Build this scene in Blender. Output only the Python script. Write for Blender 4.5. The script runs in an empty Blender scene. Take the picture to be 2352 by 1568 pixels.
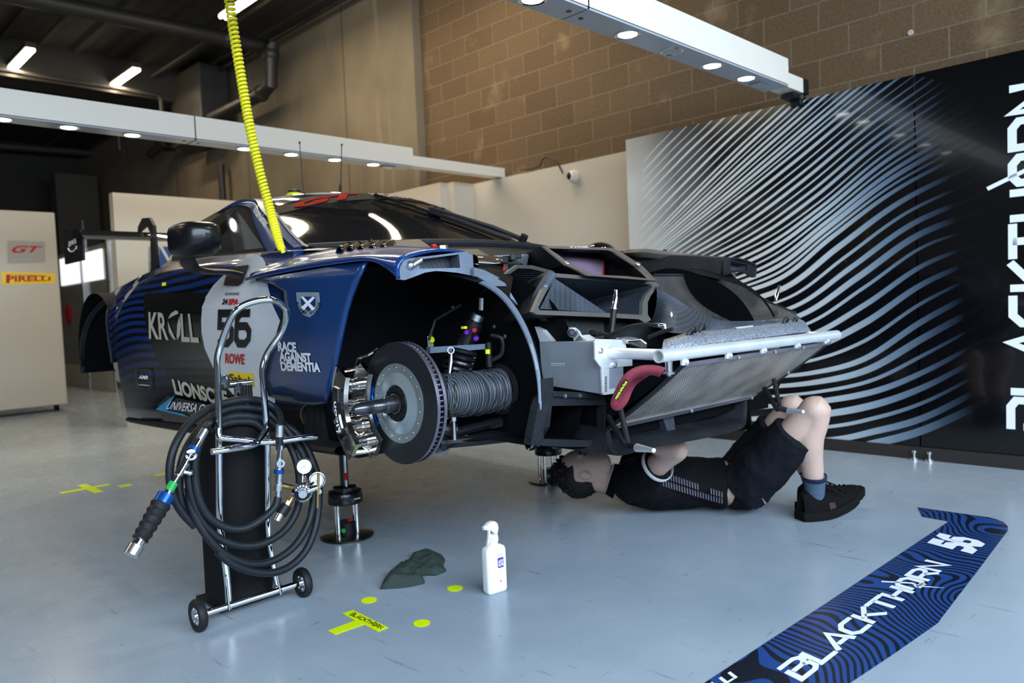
import bpy, bmesh, math, random
from mathutils import Vector, Matrix, noise
random.seed(7)
V = Vector
sc = bpy.context.scene
COL = sc.collection

# ------------------------------------------------------------------ camera
CAM_H, CAM_YAW, CAM_PITCH, CAM_ROLL, FPX = 0.95, 0.7834827, -0.04539292, -0.04218035, 1752.31337
FW = V((math.sin(CAM_YAW)*math.cos(CAM_PITCH), math.cos(CAM_YAW)*math.cos(CAM_PITCH), math.sin(CAM_PITCH)))
_rt = FW.cross(V((0, 0, 1))).normalized()
_up = _rt.cross(FW)
RT = _rt*math.cos(CAM_ROLL) + _up*math.sin(CAM_ROLL)
UP = -_rt*math.sin(CAM_ROLL) + _up*math.cos(CAM_ROLL)
C0 = V((0, 0, CAM_H))
cd = bpy.data.cameras.new('camera')
cam = bpy.data.objects.new('camera', cd)
COL.objects.link(cam)
M = Matrix((RT, UP, -FW)).transposed().to_4x4()
M.translation = C0
cam.matrix_world = M
cd.sensor_width = 36
cd.lens = 36*FPX/2352
cd.clip_start = 0.05
cd.dof.use_dof = True
cd.dof.focus_distance = 2.45
cd.dof.aperture_fstop = 2.8
sc.camera = cam

# ------------------------------------------------------------------ world, lights, exposure
sc.view_settings.view_transform = 'Standard'
sc.view_settings.look = 'None'
sc.view_settings.gamma = 1
sc.view_settings.use_curve_mapping = False
sc.view_settings.exposure = 0.46
w = bpy.data.worlds.new('sky')
sc.world = w
w.use_nodes = True
bg = w.node_tree.nodes['Background']
bg.inputs[0].default_value = (0.45, 0.62, 0.9, 1)
bg.inputs[1].default_value = 0.15
sc.cycles.use_denoising = True
sc.cycles.max_bounces = 8
sc.cycles.sample_clamp_indirect = 4

def area(name, loc, target, sx, sy, power, col, spread=None):
    l = bpy.data.lights.new(name, 'AREA')
    l.shape = 'RECTANGLE'
    l.size, l.size_y, l.energy, l.color = sx, sy, power, col
    if spread: l.spread = spread
    o = bpy.data.objects.new(name, l)
    COL.objects.link(o)
    o.location = loc
    o.rotation_euler = (V(target)-V(loc)).to_track_quat('-Z', 'Y').to_euler()
    return o
# daylight coming in through the open garage door behind the camera
area('door_daylight', (.2, -2.2, 2.35), (1.2, 1.4, 0.0), 8.6, 1.6, 490, (0.70, 0.855, 1.0))

# ------------------------------------------------------------------ helpers
def ray(x, y):
    return RT*((x-1176)/FPX) + UP*((784-y)/FPX) + FW
def PX(x, y, X): d = ray(x, y); return C0 + d*(X/d.x)
def PY(x, y, Y): d = ray(x, y); return C0 + d*(Y/d.y)
def PZ(x, y, Z): d = ray(x, y); return C0 + d*((Z-CAM_H)/d.z)
def PD(x, y, t): return C0 + ray(x, y)*t

def lerp(a, b, t): return a + (b-a)*t
def interp(t, pts):
    if t <= pts[0][0]: return pts[0][1]
    for (a, va), (b, vb) in zip(pts, pts[1:]):
        if t <= b: return va + (vb-va)*(t-a)/(b-a)
    return pts[-1][1]
def sinterp(t, pts):
    """smooth (Catmull-Rom) table lookup"""
    n = len(pts)
    if t <= pts[0][0]: return pts[0][1]
    if t >= pts[-1][0]: return pts[-1][1]
    for i in range(n-1):
        if t <= pts[i+1][0]:
            x0, y0 = pts[i]; x1, y1 = pts[i+1]
            m0 = (y1-pts[i-1][1])/(x1-pts[i-1][0]) if i > 0 else (y1-y0)/(x1-x0)
            m1 = (pts[i+2][1]-y0)/(pts[i+2][0]-x0) if i+2 < n else (y1-y0)/(x1-x0)
            h = x1-x0; s = (t-x0)/h
            return (2*s**3-3*s**2+1)*y0 + (s**3-2*s**2+s)*h*m0 + (-2*s**3+3*s**2)*y1 + (s**3-s**2)*h*m1
def smooth_path(pts, n=8, closed=False):
    pts = [V(p) for p in pts]
    out = []; m = len(pts)
    for i in range(m if closed else m-1):
        p0 = pts[i-1] if (i > 0 or closed) else pts[i]*2-pts[i+1]
        p1 = pts[i]; p2 = pts[(i+1) % m]
        p3 = pts[(i+2) % m] if (i+2 < m or closed) else p2*2-p1
        for k in range(n):
            t = k/n
            out.append(0.5*((2*p1) + (p2-p0)*t + (2*p0-5*p1+4*p2-p3)*t*t + (3*p1-p0-3*p2+p3)*t**3))
    if not closed: out.append(pts[-1])
    return out
def frame(d):
    d = d.normalized()
    a = V((0, 0, 1)) if abs(d.z) < .9 else V((1, 0, 0))
    x = a.cross(d).normalized()
    return x, d.cross(x).normalized()

class MB:
    def __init__(s): s.v = []; s.f = []; s.mi = []; s.cur = 0; s.smooth = []
    def add(s, vs, fs):
        o = len(s.v); s.v += [V(p) for p in vs]
        for f in fs: s.f.append([i+o for i in f]); s.mi.append(s.cur)
        return s
    def box(s, c, size, rot=None):
        c = V(c); sx, sy, sz = [k/2 for k in size]
        P = [V((x, y, z)) for x in (-sx, sx) for y in (-sy, sy) for z in (-sz, sz)]
        if rot is not None: P = [rot @ p for p in P]
        return s.add([c+p for p in P], [(0,1,3,2),(4,6,7,5),(0,4,5,1),(2,3,7,6),(0,2,6,4),(1,5,7,3)])
    def hexa(s, P):
        """8 corners: bottom loop 0-3, top loop 4-7"""
        return s.add(P, [(3,2,1,0),(4,5,6,7),(0,1,5,4),(1,2,6,5),(2,3,7,6),(3,0,4,7)])
    def tube(s, pts, r, n=10, closed=False, caps=True, scale=None):
        pts = [V(p) for p in pts]; m = len(pts)
        rs = r if isinstance(r, (list, tuple)) else [r]*m
        vs = []; x = None
        for i in range(m):
            a = pts[i-1] if (i > 0 or closed) else pts[i]
            b = pts[(i+1) % m] if (i < m-1 or closed) else pts[i]
            d = (b-a)
            if d.length < 1e-9: d = V((0, 0, 1))
            d.normalize()
            if x is None: x, y = frame(d)
            else:
                x = (x - d*x.dot(d))
                if x.length < 1e-6: x, _ = frame(d)
                x.normalize()
            y = d.cross(x)
            for k in range(n):
                t = 2*math.pi*k/n
                vs.append(pts[i] + (x*math.cos(t)+y*math.sin(t))*rs[i])
        fs = []
        for i in range(m if closed else m-1):
            j = (i+1) % m
            for k in range(n):
                l = (k+1) % n
                fs.append((i*n+k, i*n+l, j*n+l, j*n+k))
        if caps and not closed:
            fs.append(tuple(range(n))[::-1]); fs.append(tuple((m-1)*n+k for k in range(n)))
        return s.add(vs, fs)
    def cyl(s, a, b, r, r2=None, n=20, caps=True):
        return s.tube([a, b], [r, r if r2 is None else r2], n, caps=caps)
    def lathe(s, o, d, prof, n=32, closed=False, a0=0, a1=2*math.pi):
        """prof: list of (radius, height along d)"""
        o = V(o); d = V(d).normalized(); x, y = frame(d)
        full = abs(a1-a0-2*math.pi) < 1e-6
        cols = n if full else n+1
        vs = []
        for (r, h) in prof:
            for k in range(cols):
                t = a0+(a1-a0)*k/n
                vs.append(o + d*h + (x*math.cos(t)+y*math.sin(t))*r)
        fs = []; m = len(prof)
        for i in range(m if closed else m-1):
            j = (i+1) % m
            for k in range(n):
                l = (k+1) % cols
                fs.append((i*cols+k, i*cols+l, j*cols+l, j*cols+k))
        return s.add(vs, fs)
    def prism(s, poly, ext):
        n = len(poly); ext = V(ext)
        vs = [V(p) for p in poly] + [V(p)+ext for p in poly]
        fs = [tuple(range(n))[::-1], tuple(range(n, 2*n))] + [(i, (i+1) % n, n+(i+1) % n, n+i) for i in range(n)]
        return s.add(vs, fs)
    def loft(s, loops, closed=True, cap0=False, cap1=False):
        n = len(loops[0]); vs = [p for L in loops for p in L]; fs = []
        for i in range(len(loops)-1):
            for k in range(n if closed else n-1):
                l = (k+1) % n
                fs.append((i*n+k, i*n+l, (i+1)*n+l, (i+1)*n+k))
        if cap0: fs.append(tuple(range(n))[::-1])
        if cap1: fs.append(tuple((len(loops)-1)*n+k for k in range(n)))
        return s.add(vs, fs)
    def grid(s, fn, nu, nv):
        return s.loft([[fn(i/nu, j/nv) for j in range(nv+1)] for i in range(nu+1)], closed=False)
    def ball(s, c, r, n=14, m=8):
        c = V(c); R = V(r) if not isinstance(r, (int, float)) else V((r, r, r))
        loops = []
        for i in range(m+1):
            p = math.pi*i/m
            p = min(max(p, .02), math.pi-.02)
            loops.append([c+V((R.x*math.sin(p)*math.cos(2*math.pi*k/n), R.y*math.sin(p)*math.sin(2*math.pi*k/n), -R.z*math.cos(p))) for k in range(n)])
        return s.loft(loops, True, True, True)
    def build(s, name, m, parent=None, smooth=35, bevel=0, bseg=2, solid=0, soff=0, sub=0, tag_=None):
        me = bpy.data.meshes.new(name)
        off = parent_loc(parent)
        me.from_pydata([p-off for p in s.v], [], s.f)
        for mm in (m if isinstance(m, (list, tuple)) else [m]): me.materials.append(mm)
        if isinstance(m, (list, tuple)): me.polygons.foreach_set('material_index', s.mi)
        bm = bmesh.new(); bm.from_mesh(me)
        bmesh.ops.remove_doubles(bm, verts=bm.verts, dist=1e-6)
        bmesh.ops.recalc_face_normals(bm, faces=bm.faces)
        bm.to_mesh(me); bm.free()
        if smooth:
            me.polygons.foreach_set('use_smooth', [True]*len(me.polygons))
            me.set_sharp_from_angle(angle=math.radians(smooth))
        me.update()
        o = bpy.data.objects.new(name, me)
        COL.objects.link(o)
        if parent is not None: o.parent = parent
        if solid:
            md = o.modifiers.new('s', 'SOLIDIFY'); md.thickness = solid; md.offset = soff
        if bevel:
            md = o.modifiers.new('b', 'BEVEL'); md.width = bevel; md.segments = bseg; md.limit_method = 'ANGLE'; md.angle_limit = math.radians(40)
            md.harden_normals = False
        if sub:
            md = o.modifiers.new('u', 'SUBSURF'); md.levels = md.render_levels = sub
        return o
def parent_loc(p):
    t = V((0, 0, 0))
    while p is not None:
        t = t + V(p.location); p = p.parent
    return t
def tag(o, label=None, cat=None, group=None, kind=None):
    if label: o['label'] = label
    if cat: o['category'] = cat
    if group: o['group'] = group
    if kind: o['kind'] = kind
    return o
def thing(name, loc, label, cat, group=None):
    o = bpy.data.objects.new(name, None); COL.objects.link(o)
    o.empty_display_size = .1
    o.location = loc
    return tag(o, label, cat, group)
def struct(o): o['kind'] = 'structure'; return o

# ---- materials
def mat(name, col, rough=.5, metal=0.0, coat=0.0, var=.06, nscale=8.0, bump=0.0, bscale=60.0, spec=.5, emit=None, estr=0, trans=0, rvar=0.0, aniso=0):
    m = bpy.data.materials.new(name); m.use_nodes = True
    nt = m.node_tree; N = nt.nodes; L = nt.links
    b = N['Principled BSDF']
    b.inputs['Base Color'].default_value = (*col, 1)
    b.inputs['Roughness'].default_value = rough
    b.inputs['Metallic'].default_value = metal
    b.inputs['Coat Weight'].default_value = coat
    b.inputs['Coat Roughness'].default_value = .04
    b.inputs['Specular IOR Level'].default_value = spec
    b.inputs['Transmission Weight'].default_value = trans
    tc = N.new('ShaderNodeTexCoord')
    if var:
        no = N.new('ShaderNodeTexNoise'); no.inputs['Scale'].default_value = nscale; no.inputs['Detail'].default_value = 4
        L.new(tc.outputs['Object'], no.inputs['Vector'])
        mx = N.new('ShaderNodeMix'); mx.data_type = 'RGBA'
        mx.inputs[6].default_value = (*[c*(1-var) for c in col], 1)
        mx.inputs[7].default_value = (*[min(1, c*(1+var)) for c in col], 1)
        L.new(no.outputs['Fac'], mx.inputs[0]); L.new(mx.outputs[2], b.inputs['Base Color'])
        if rvar:
            mr = N.new('ShaderNodeMapRange'); mr.inputs[3].default_value = rough-rvar; mr.inputs[4].default_value = rough+rvar
            L.new(no.outputs['Fac'], mr.inputs[0]); L.new(mr.outputs[0], b.inputs['Roughness'])
    if bump:
        n2 = N.new('ShaderNodeTexNoise'); n2.inputs['Scale'].default_value = bscale; n2.inputs['Detail'].default_value = 3
        L.new(tc.outputs['Object'], n2.inputs['Vector'])
        bp = N.new('ShaderNodeBump'); bp.inputs['Strength'].default_value = bump; bp.inputs['Distance'].default_value = .01
        L.new(n2.outputs['Fac'], bp.inputs['Height']); L.new(bp.outputs[0], b.inputs['Normal'])
    if emit:
        b.inputs['Emission Color'].default_value = (*emit, 1); b.inputs['Emission Strength'].default_value = estr
    m.diffuse_color = (*col, 1)
    return m
class NT:
    """small node-tree writing helper"""
    def __init__(s, m): s.m = m; s.t = m.node_tree; s.N = s.t.nodes; s.L = s.t.links; s.b = s.N['Principled BSDF']
    def n(s, typ, **kw):
        o = s.N.new('ShaderNode'+typ)
        for k, v in kw.items():
            if k.startswith('i'):
                o.inputs[int(k[1:])].default_value = v
            else: setattr(o, k, v)
        return o
    def l(s, a, b): s.L.new(a, b)
    def math(s, op, a, b=None):
        o = s.N.new('ShaderNodeMath'); o.operation = op
        for i, v in enumerate((a, b)):
            if v is None: continue
            if isinstance(v, (int, float)): o.inputs[i].default_value = v
            else: s.l(v, o.inputs[i])
        return o.outputs[0]
    def ramp(s, fac, stops, interp='LINEAR'):
        o = s.N.new('ShaderNodeValToRGB'); cr = o.color_ramp; cr.interpolation = interp
        while len(cr.elements) < len(stops): cr.elements.new(.5)
        for e, (p, c) in zip(cr.elements, stops): e.position = p; e.color = (*c, 1) if len(c) == 3 else c
        s.l(fac, o.inputs[0]); return o.outputs[0]
    def mix(s, fac, a, b, blend='MIX'):
        o = s.N.new('ShaderNodeMix'); o.data_type = 'RGBA'; o.blend_type = blend
        for i, v in ((0, fac), (6, a), (7, b)):
            if isinstance(v, (int, float)): o.inputs[i].default_value = v
            elif isinstance(v, tuple): o.inputs[i].default_value = (*v, 1) if len(v) == 3 else v
            else: s.l(v, o.inputs[i])
        return o.outputs[2]

MT = {}
MT['white_board'] = mat('white_board', (.54, .495, .43), .35, var=.03, nscale=2)
MT['white_paint'] = mat('white_paint', (.86, .785, .685), .3, var=.02)
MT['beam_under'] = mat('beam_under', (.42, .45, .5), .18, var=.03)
MT['black_plastic'] = mat('black_plastic', (.008, .008, .010), .45, spec=.3)
MT['black_matte'] = mat('black_matte', (.006, .006, .007), .8, bump=.1, spec=.15)
MT['rubber'] = mat('rubber', (.009, .010, .012), .6, bump=.08, bscale=200, spec=.3)
MT['hose_rubber'] = mat('hose_rubber', (.008, .011, .015), .5, bump=.1, bscale=150, var=.25, spec=.3)
MT['steel'] = mat('steel', (.62, .63, .65), .3, 1, var=.08, rvar=.08)
MT['chrome'] = mat('chrome', (.82, .83, .85), .07, 1, var=.02)
MT['alu'] = mat('alu', (.78, .80, .83), .42, .55, var=.06, rvar=.1, nscale=14)
MT['alu_grey'] = mat('alu_grey', (.30, .33, .38), .45, .45, var=.1, rvar=.08)
MT['brass'] = mat('brass', (.55, .36, .14), .3, 1)
MT['led'] = mat('led', (1, 1, 1), .4, var=0, emit=(1, .98, .92), estr=14)
MT['led_off'] = mat('led_off', (.5, .52, .55), .35, var=.03)
MT['fluo'] = mat('fluo', (1, 1, 1), .4, var=0, emit=(1, .9, .66), estr=16)
MT['dark_pipe'] = mat('dark_pipe', (.018, .015, .013), .5)
MT['duct_grey'] = mat('duct_grey', (.035, .029, .024), .6, var=.2, nscale=3)
MT['white_ink'] = mat('white_ink', (.85, .87, .92), .35, var=0)
MT['grey_ink'] = mat('grey_ink', (.5, .47, .42), .35, var=0)
MT['black_ink'] = mat('black_ink', (.006, .006, .007), .4, var=0)
MT['red_ink'] = mat('red_ink', (.50, .015, .015), .4, var=0, spec=.2)
MT['yellow_ink'] = mat('yellow_ink', (.85, .6, .02), .4, var=0)
MT['hi_yellow'] = mat('hi_yellow', (.75, .9, .0), .5, var=.04)
MT['blue_ano'] = mat('blue_ano', (.01, .08, .35), .3, .6)
MT['green_band'] = mat('green_band', (.01, .3, .06), .4)
MT['purple_ano'] = mat('purple_ano', (.10, .015, .28), .3, .7)
MT['red_ano'] = mat('red_ano', (.28, .008, .03), .3, .6)
# ------------------------------------------------------------------ lettering
def text_geo(s, bold=.015, shear=0, spacing=1.0):
    """outline of a text line as flat geometry, normalised to u 0..1 (width), v 0..1 (cap height)"""
    cu = bpy.data.curves.new('t', 'FONT'); cu.body = s; cu.offset = bold; cu.shear = shear; cu.space_character = spacing
    cu.resolution_u = 4
    ob = bpy.data.objects.new('t', cu); COL.objects.link(ob)
    dg = bpy.context.evaluated_depsgraph_get()
    me = bpy.data.meshes.new_from_object(ob.evaluated_get(dg))
    vs = [v.co.copy() for v in me.vertices]; fs = [tuple(p.vertices) for p in me.polygons]
    bpy.data.objects.remove(ob); bpy.data.curves.remove(cu); bpy.data.meshes.remove(me)
    x0 = min(v.x for v in vs); x1 = max(v.x for v in vs)
    return [((v.x-x0)/(x1-x0), (v.y)/.729) for v in vs], fs

STROKES = {  # angular racing letters, box 1 x 1
 'B': [[(.0,1),(.62,1),(.8,.88),(.8,.66),(.62,.53),(.2,.53)], [(.62,.53),(.84,.4),(.84,.14),(.66,0),(.08,0),(.08,.72)]],
 'L': [[(.1,1),(.1,.04),(.8,.04)]],
 'A': [[(.0,0),(.5,1),(.84,0)], [(.25,.26),(.72,.26)]],
 'C': [[(.84,.94),(.3,.94),(.08,.74),(.08,.26),(.3,.06),(.84,.06)]],
 'K': [[(.1,0),(.1,1)], [(.8,1),(.16,.48)], [(.34,.6),(.84,0)]],
 'T': [[(-.05,.94),(.9,.94)], [(.42,.94),(.42,0)]],
 'H': [[(.1,0),(.1,1)], [(.1,.5),(.78,.5)], [(.78,0),(.78,1)]],
 'O': [[(.1,.14),(.1,.8),(.28,.94),(.6,.94),(.78,.8),(.78,.2),(.6,.06),(.3,.06)], [(.04,1.5),(.5,.45),(.42,.1),(.75,-.75)], [(.3,.2),(.72,.02)]],
 'R': [[(.1,0),(.1,.94),(.62,.94),(.8,.8),(.8,.58),(.62,.44),(.2,.44)], [(.5,.44),(.84,0)]],
 'N': [[(.1,0),(.1,.95),(.74,.05),(.74,1)]],
 '5': [[(.82,.92),(.12,.92),(.12,.56),(.62,.56),(.8,.44),(.8,.2),(.62,.08),(.06,.08)]],
 '6': [[(.78,.92),(.28,.92),(.1,.76),(.1,.22),(.26,.08),(.62,.08),(.8,.22),(.8,.42),(.62,.56),(.16,.56)]],
}
def stroke_geo(s, w=.17, gap=.12, adv=None):
    vs = []; fs = []; x = 0
    for ch in s:
        for si, pl in enumerate(STROKES[ch]):
            thin = w*(.55 if (ch == 'O' and si == 1) else 1)
            P = [V((a+x, b, 0)) for a, b in pl]
            n = len(P)
            L = []
            for i in range(n):
                d0 = (P[i]-P[i-1]).normalized() if i else (P[1]-P[0]).normalized()
                d1 = (P[i+1]-P[i]).normalized() if i < n-1 else d0
                n0 = V((-d0.y, d0.x, 0)); n1 = V((-d1.y, d1.x, 0))
                m = (n0+n1)
                m = m.normalized() if m.length > 1e-5 else n0
                k = min(1/max(m.dot(n0), .4), 1.8)
                ww = thin/2
                if ch == 'O' and si == 1 and i == n-1: ww *= .12
                L.append((P[i]+m*ww*k, P[i]-m*ww*k))
            o = len(vs)
            for a, b in L: vs += [a, b]
            for i in range(n-1): fs.append((o+2*i, o+2*i+1, o+2*i+3, o+2*i+2))
        x += .84+gap
    W = x-gap
    return [(v.x/W, v.y) for v in vs], fs

def quad_map(BL, BR, TR, TL, off=V((0, 0, 0))):
    BL, BR, TR, TL = map(V, (BL, BR, TR, TL))
    def f(u, v): return BL*(1-u)*(1-v)+BR*u*(1-v)+TR*u*v+TL*(1-u)*v+off
    return f
def put(geo, fn, name, m, parent=None, cuts=0):
    """geometry in the unit square laid on a surface through fn(u, v)"""
    vs, fs = geo
    if cuts:
        bm = bmesh.new()
        bv = [bm.verts.new((u, v, 0)) for u, v in vs]
        for f in fs:
            try: bm.faces.new([bv[i] for i in f])
            except ValueError: pass
        for k in range(-3, cuts+4):
            for nrm in ((1, 0, 0), (0, 1, 0)):
                g = bm.verts[:]+bm.edges[:]+bm.faces[:]
                bmesh.ops.bisect_plane(bm, geom=g, plane_co=V(nrm)*(k/cuts), plane_no=nrm)
        bm.verts.index_update()
        vs = [(v.co.x, v.co.y) for v in bm.verts]; fs = [tuple(v.index for v in f.verts) for f in bm.faces]
        bm.free()
    b = MB(); b.add([fn(u, v) for u, v in vs], fs)
    return b.build(name, m, parent, smooth=0)
def mark_geo(n, seed=1):
    """a row of small worn print marks, too fine to read"""
    r = random.Random(seed); vs = []; fs = []; x = 0
    while x < n:
        w_ = r.uniform(.45, .8); o = len(vs); h0 = r.uniform(0, .25); h1 = r.uniform(.75, 1)
        vs += [(x/n, h0), ((x+w_)/n, h0), ((x+w_)/n, h1), (x/n, h1)]; fs.append((o, o+1, o+2, o+3)); x += w_+r.uniform(.15, .4)
    return vs, fs
def rect_geo(n=1):
    return [(i/n, j/n) for i in range(n+1) for j in range(n+1)], [(i*(n+1)+j, (i+1)*(n+1)+j, (i+1)*(n+1)+j+1, i*(n+1)+j+1) for i in range(n) for j in range(n)]

# ------------------------------------------------------------------ room
def floor_mat():
    m = mat('painted_floor', (.36, .40, .43), .32, var=0, coat=.0); k = NT(m)
    tc = k.n('TexCoord'); 
    n1 = k.n('TexNoise', i2=1.3, i3=6.0); k.l(tc.outputs['Object'], n1.inputs['Vector'])
    base = k.ramp(n1.outputs['Fac'], [(.3, (.25, .31, .38)), (.7, (.34, .40, .47))])
    n2 = k.n('TexNoise', i2=9.0, i3=8.0); k.l(tc.outputs['Object'], n2.inputs['Vector'])
    base = k.mix(k.math('MULTIPLY', n2.outputs['Fac'], .35), base, (.40, .455, .52))
    # fine dark scratches and scuffs
    mp = k.n('Mapping'); mp.inputs['Rotation'].default_value = (0, 0, .75); mp.inputs['Scale'].default_value = (26, 2.6, 1)
    k.l(tc.outputs['Object'], mp.inputs['Vector'])
    n3 = k.n('TexNoise', i2=1.0, i3=5.0, i4=.7); k.l(mp.outputs[0], n3.inputs['Vector'])
    s1 = k.ramp(n3.outputs['Fac'], [(.63, (0, 0, 0)), (.70, (1, 1, 1))])
    mp2 = k.n('Mapping'); mp2.inputs['Rotation'].default_value = (0, 0, -.5); mp2.inputs['Scale'].default_value = (5, 34, 1)
    k.l(tc.outputs['Object'], mp2.inputs['Vector'])
    n4 = k.n('TexNoise', i2=1.0, i3=5.0, i4=.7); k.l(mp2.outputs[0], n4.inputs['Vector'])
    s2 = k.ramp(n4.outputs['Fac'], [(.64, (0, 0, 0)), (.70, (1, 1, 1))])
    n5 = k.n('TexNoise', i2=38.0, i3=2.0); k.l(tc.outputs['Object'], n5.inputs['Vector'])
    s3 = k.ramp(n5.outputs['Fac'], [(.72, (0, 0, 0)), (.77, (1, 1, 1))])
    sc_ = k.mix(1.0, k.mix(1.0, s1, s2, 'ADD'), s3, 'ADD')
    col = k.mix(k.math('MULTIPLY', sc_, .55), base, (.10, .11, .12))
    k.l(col, k.b.inputs['Base Color'])
    r = k.n('MapRange', i3=.16, i4=.36); k.l(n2.outputs['Fac'], r.inputs[0]); k.l(r.outputs[0], k.b.inputs['Roughness'])
    bp = k.n('Bump', i0=.04, i1=.01); k.l(n1.outputs['Fac'], bp.inputs['Height']); k.l(bp.outputs[0], k.b.inputs['Normal'])
    return m
def block_mat():
    m = mat('concrete_block', (.25, .17, .095), .85, var=0); k = NT(m)
    tc = k.n('TexCoord'); sep = k.n('SeparateXYZ'); k.l(tc.outputs['Object'], sep.inputs[0])
    cmb = k.n('CombineXYZ')
    k.l(k.math('ADD', sep.outputs[1], -5.862+.377*20-.377*.5), cmb.inputs[0])
    k.l(k.math('ADD', sep.outputs[2], -3.368+.1815*20), cmb.inputs[1])
    br = k.n('TexBrick'); br.offset = .5; br.squash = 1
    for nm, v in (('Scale', 1), ('Mortar Size', .006), ('Mortar Smooth', .3), ('Brick Width', .377), ('Row Height', .1815), ('Bias', 0)):
        br.inputs[nm].default_value = v
    br.inputs['Color1'].default_value = (.103, .062, .030, 1); br.inputs['Color2'].default_value = (.135, .083, .041, 1); br.inputs['Mortar'].default_value = (.17, .128, .088, 1)
    k.l(cmb.outputs[0], br.inputs['Vector'])
    n1 = k.n('TexNoise', i2=55.0, i3=5.0, i4=.75); k.l(tc.outputs['Object'], n1.inputs['Vector'])
    sp = k.ramp(n1.outputs['Fac'], [(.3, (.45, .42, .4)), (.5, (1, 1, 1)), (.7, (1.35, 1.3, 1.2))])
    c = k.mix(.8, br.outputs['Color'], sp, 'MULTIPLY')
    n2 = k.n('TexNoise', i2=2.2, i3=6.0); k.l(tc.outputs['Object'], n2.inputs['Vector'])
    patch = k.ramp(n2.outputs['Fac'], [(.6, (0, 0, 0)), (.75, (1, 1, 1))])
    c = k.mix(k.math('MULTIPLY', patch, .5), c, (.40, .29, .17))
    k.l(c, k.b.inputs['Base Color'])
    h = k.math('SUBTRACT', k.math('MULTIPLY', n1.outputs['Fac'], .5), br.outputs['Fac'])
    bp = k.n('Bump', i0=.5, i1=.01); k.l(h, bp.inputs['Height']); k.l(bp.outputs[0], k.b.inputs['Normal'])
    return m
def concrete_mat():
    m = mat('cast_concrete', (.3, .26, .2), .8, var=0); k = NT(m)
    tc = k.n('TexCoord')
    n1 = k.n('TexNoise', i2=1.6, i3=8.0); k.l(tc.outputs['Object'], n1.inputs['Vector'])
    mp = k.n('Mapping'); mp.inputs['Scale'].default_value = (3, 3.5, .35); k.l(tc.outputs['Object'], mp.inputs['Vector'])
    n2 = k.n('TexNoise', i2=1.5, i3=5.0); k.l(mp.outputs[0], n2.inputs['Vector'])
    c = k.ramp(n1.outputs['Fac'], [(.3, (.135, .105, .07)), (.7, (.20, .16, .11))])
    st = k.ramp(n2.outputs['Fac'], [(.6, (0, 0, 0)), (.72, (1, 1, 1))])
    c = k.mix(k.math('MULTIPLY', st, .45), c, (.33, .275, .20))
    sep = k.n('SeparateXYZ'); k.l(tc.outputs['Object'], sep.inputs[0])
    fr = k.math('FRACT', k.math('DIVIDE', k.math('ADD', sep.outputs[1], 20-8.2), 2.4))
    seam = k.math('LESS_THAN', fr, .012)
    c = k.mix(k.math('MULTIPLY', seam, .7), c, (.05, .04, .03))
    k.l(c, k.b.inputs['Base Color'])
    return m
MT['floor'] = floor_mat(); MT['block'] = block_mat(); MT['concrete'] = concrete_mat()
MT['ceiling'] = mat('ceiling_deck', (.026, .021, .017), .8, var=.25, nscale=.8)
MT['dark_wall'] = mat('dark_wall', (.055, .046, .037), .8, var=.2, nscale=1.2)
MT['shutter'] = mat('shutter_steel', (.085, .085, .075), .5, .3, var=.1)
MT['wall_plain'] = mat('wall_plain', (.09, .08, .07), .7, var=.08, nscale=1)

BX, PXW, ZC, ZB = 5.0, 4.605, 4.5, 2.13    # block wall, board plane, ceiling, board top
struct(MB().box((0, 6, -.05), (12, 24, .1)).build('floor', MT['floor'], smooth=0))
struct(MB().box((BX+.1, 1.0, 2.25), (.2, 10.3, 4.5)).build('wall_right', MT['block'], smooth=0))
struct(MB().box((BX+.05, 11.83, 2.25), (.3, 11.36, 4.5)).build('wall_right_rear', MT['concrete'], smooth=0))
struct(MB().box((-.2, 17.6, 2.25), (11, .2, 4.5)).build('wall_back', MT['dark_wall'], smooth=0))
struct(MB().box((-5.1, 6.6, 2.25), (.2, 22, 4.5)).build('wall_left', MT['wall_plain'], smooth=0))
b = MB(); b.box((-.2, -2.6, 3.85), (11, .2, 1.3))
struct(b.build('wall_front', MT['wall_plain'], smooth=0))
b = MB(); b.box((0, 6.6, ZC+.1), (10.6, 22.2, .2))
y = -3.5
for i in range(26):                     # ribs of the deck, running along the pit box
    b.box((-4.8+i*.4, 6.6, ZC-.02), (.09, 21.8, .05))
struct(b.build('ceiling', MT['ceiling'], smooth=0))
struct(MB().box((0, 11.2, ZC-.24), (10, .5, .48)).build('trim_1', MT['ceiling'], smooth=0))
struct(MB().box((0, 17.2, 3.75), (10, .5, 1.45)).build('trim_2', MT['ceiling'], smooth=0))
b = MB(); b.box((4.4, 15.7, 1.85), (.7, .35, 3.7))
struct(b.build('trim_3', MT['dark_wall'], smooth=0))
# rolling shutter at the back
b = MB()
def shut(u, v):
    ph = (v*26) % 1
    return V((lerp(.2, 3.95, u), 17.05-.03*abs(math.sin(v*26*math.pi)), 3.05*v))
b.grid(shut, 1, 26*6)
sh = struct(b.build('door_1', MT['shutter'], smooth=60))
b = MB(); b.box((4.02, 17.0, 1.6), (.1, .12, 3.2)); b.build('guide_rail', MT['dark_pipe'], sh, smooth=0)

# white low partition walls round the box
struct(MB().box((3.5, 7.46, ZB/2), (2.23, .1, ZB)).build('wall_low_back', MT['white_board'], smooth=0))
struct(MB().box((4.66, 6.45, ZB/2), (.1, 1.93, ZB)).build('wall_low_side', MT['white_board'], smooth=0))
struct(MB().box((4.83, 5.44, ZB/2), (.27, .09, ZB)).build('wall_low_return', MT['white_board'], smooth=0))
struct(MB().box((4.97, 4.4, ZB/2), (.05, 2.0, ZB)).build('wall_low_recess', MT['white_board'], smooth=0))

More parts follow.
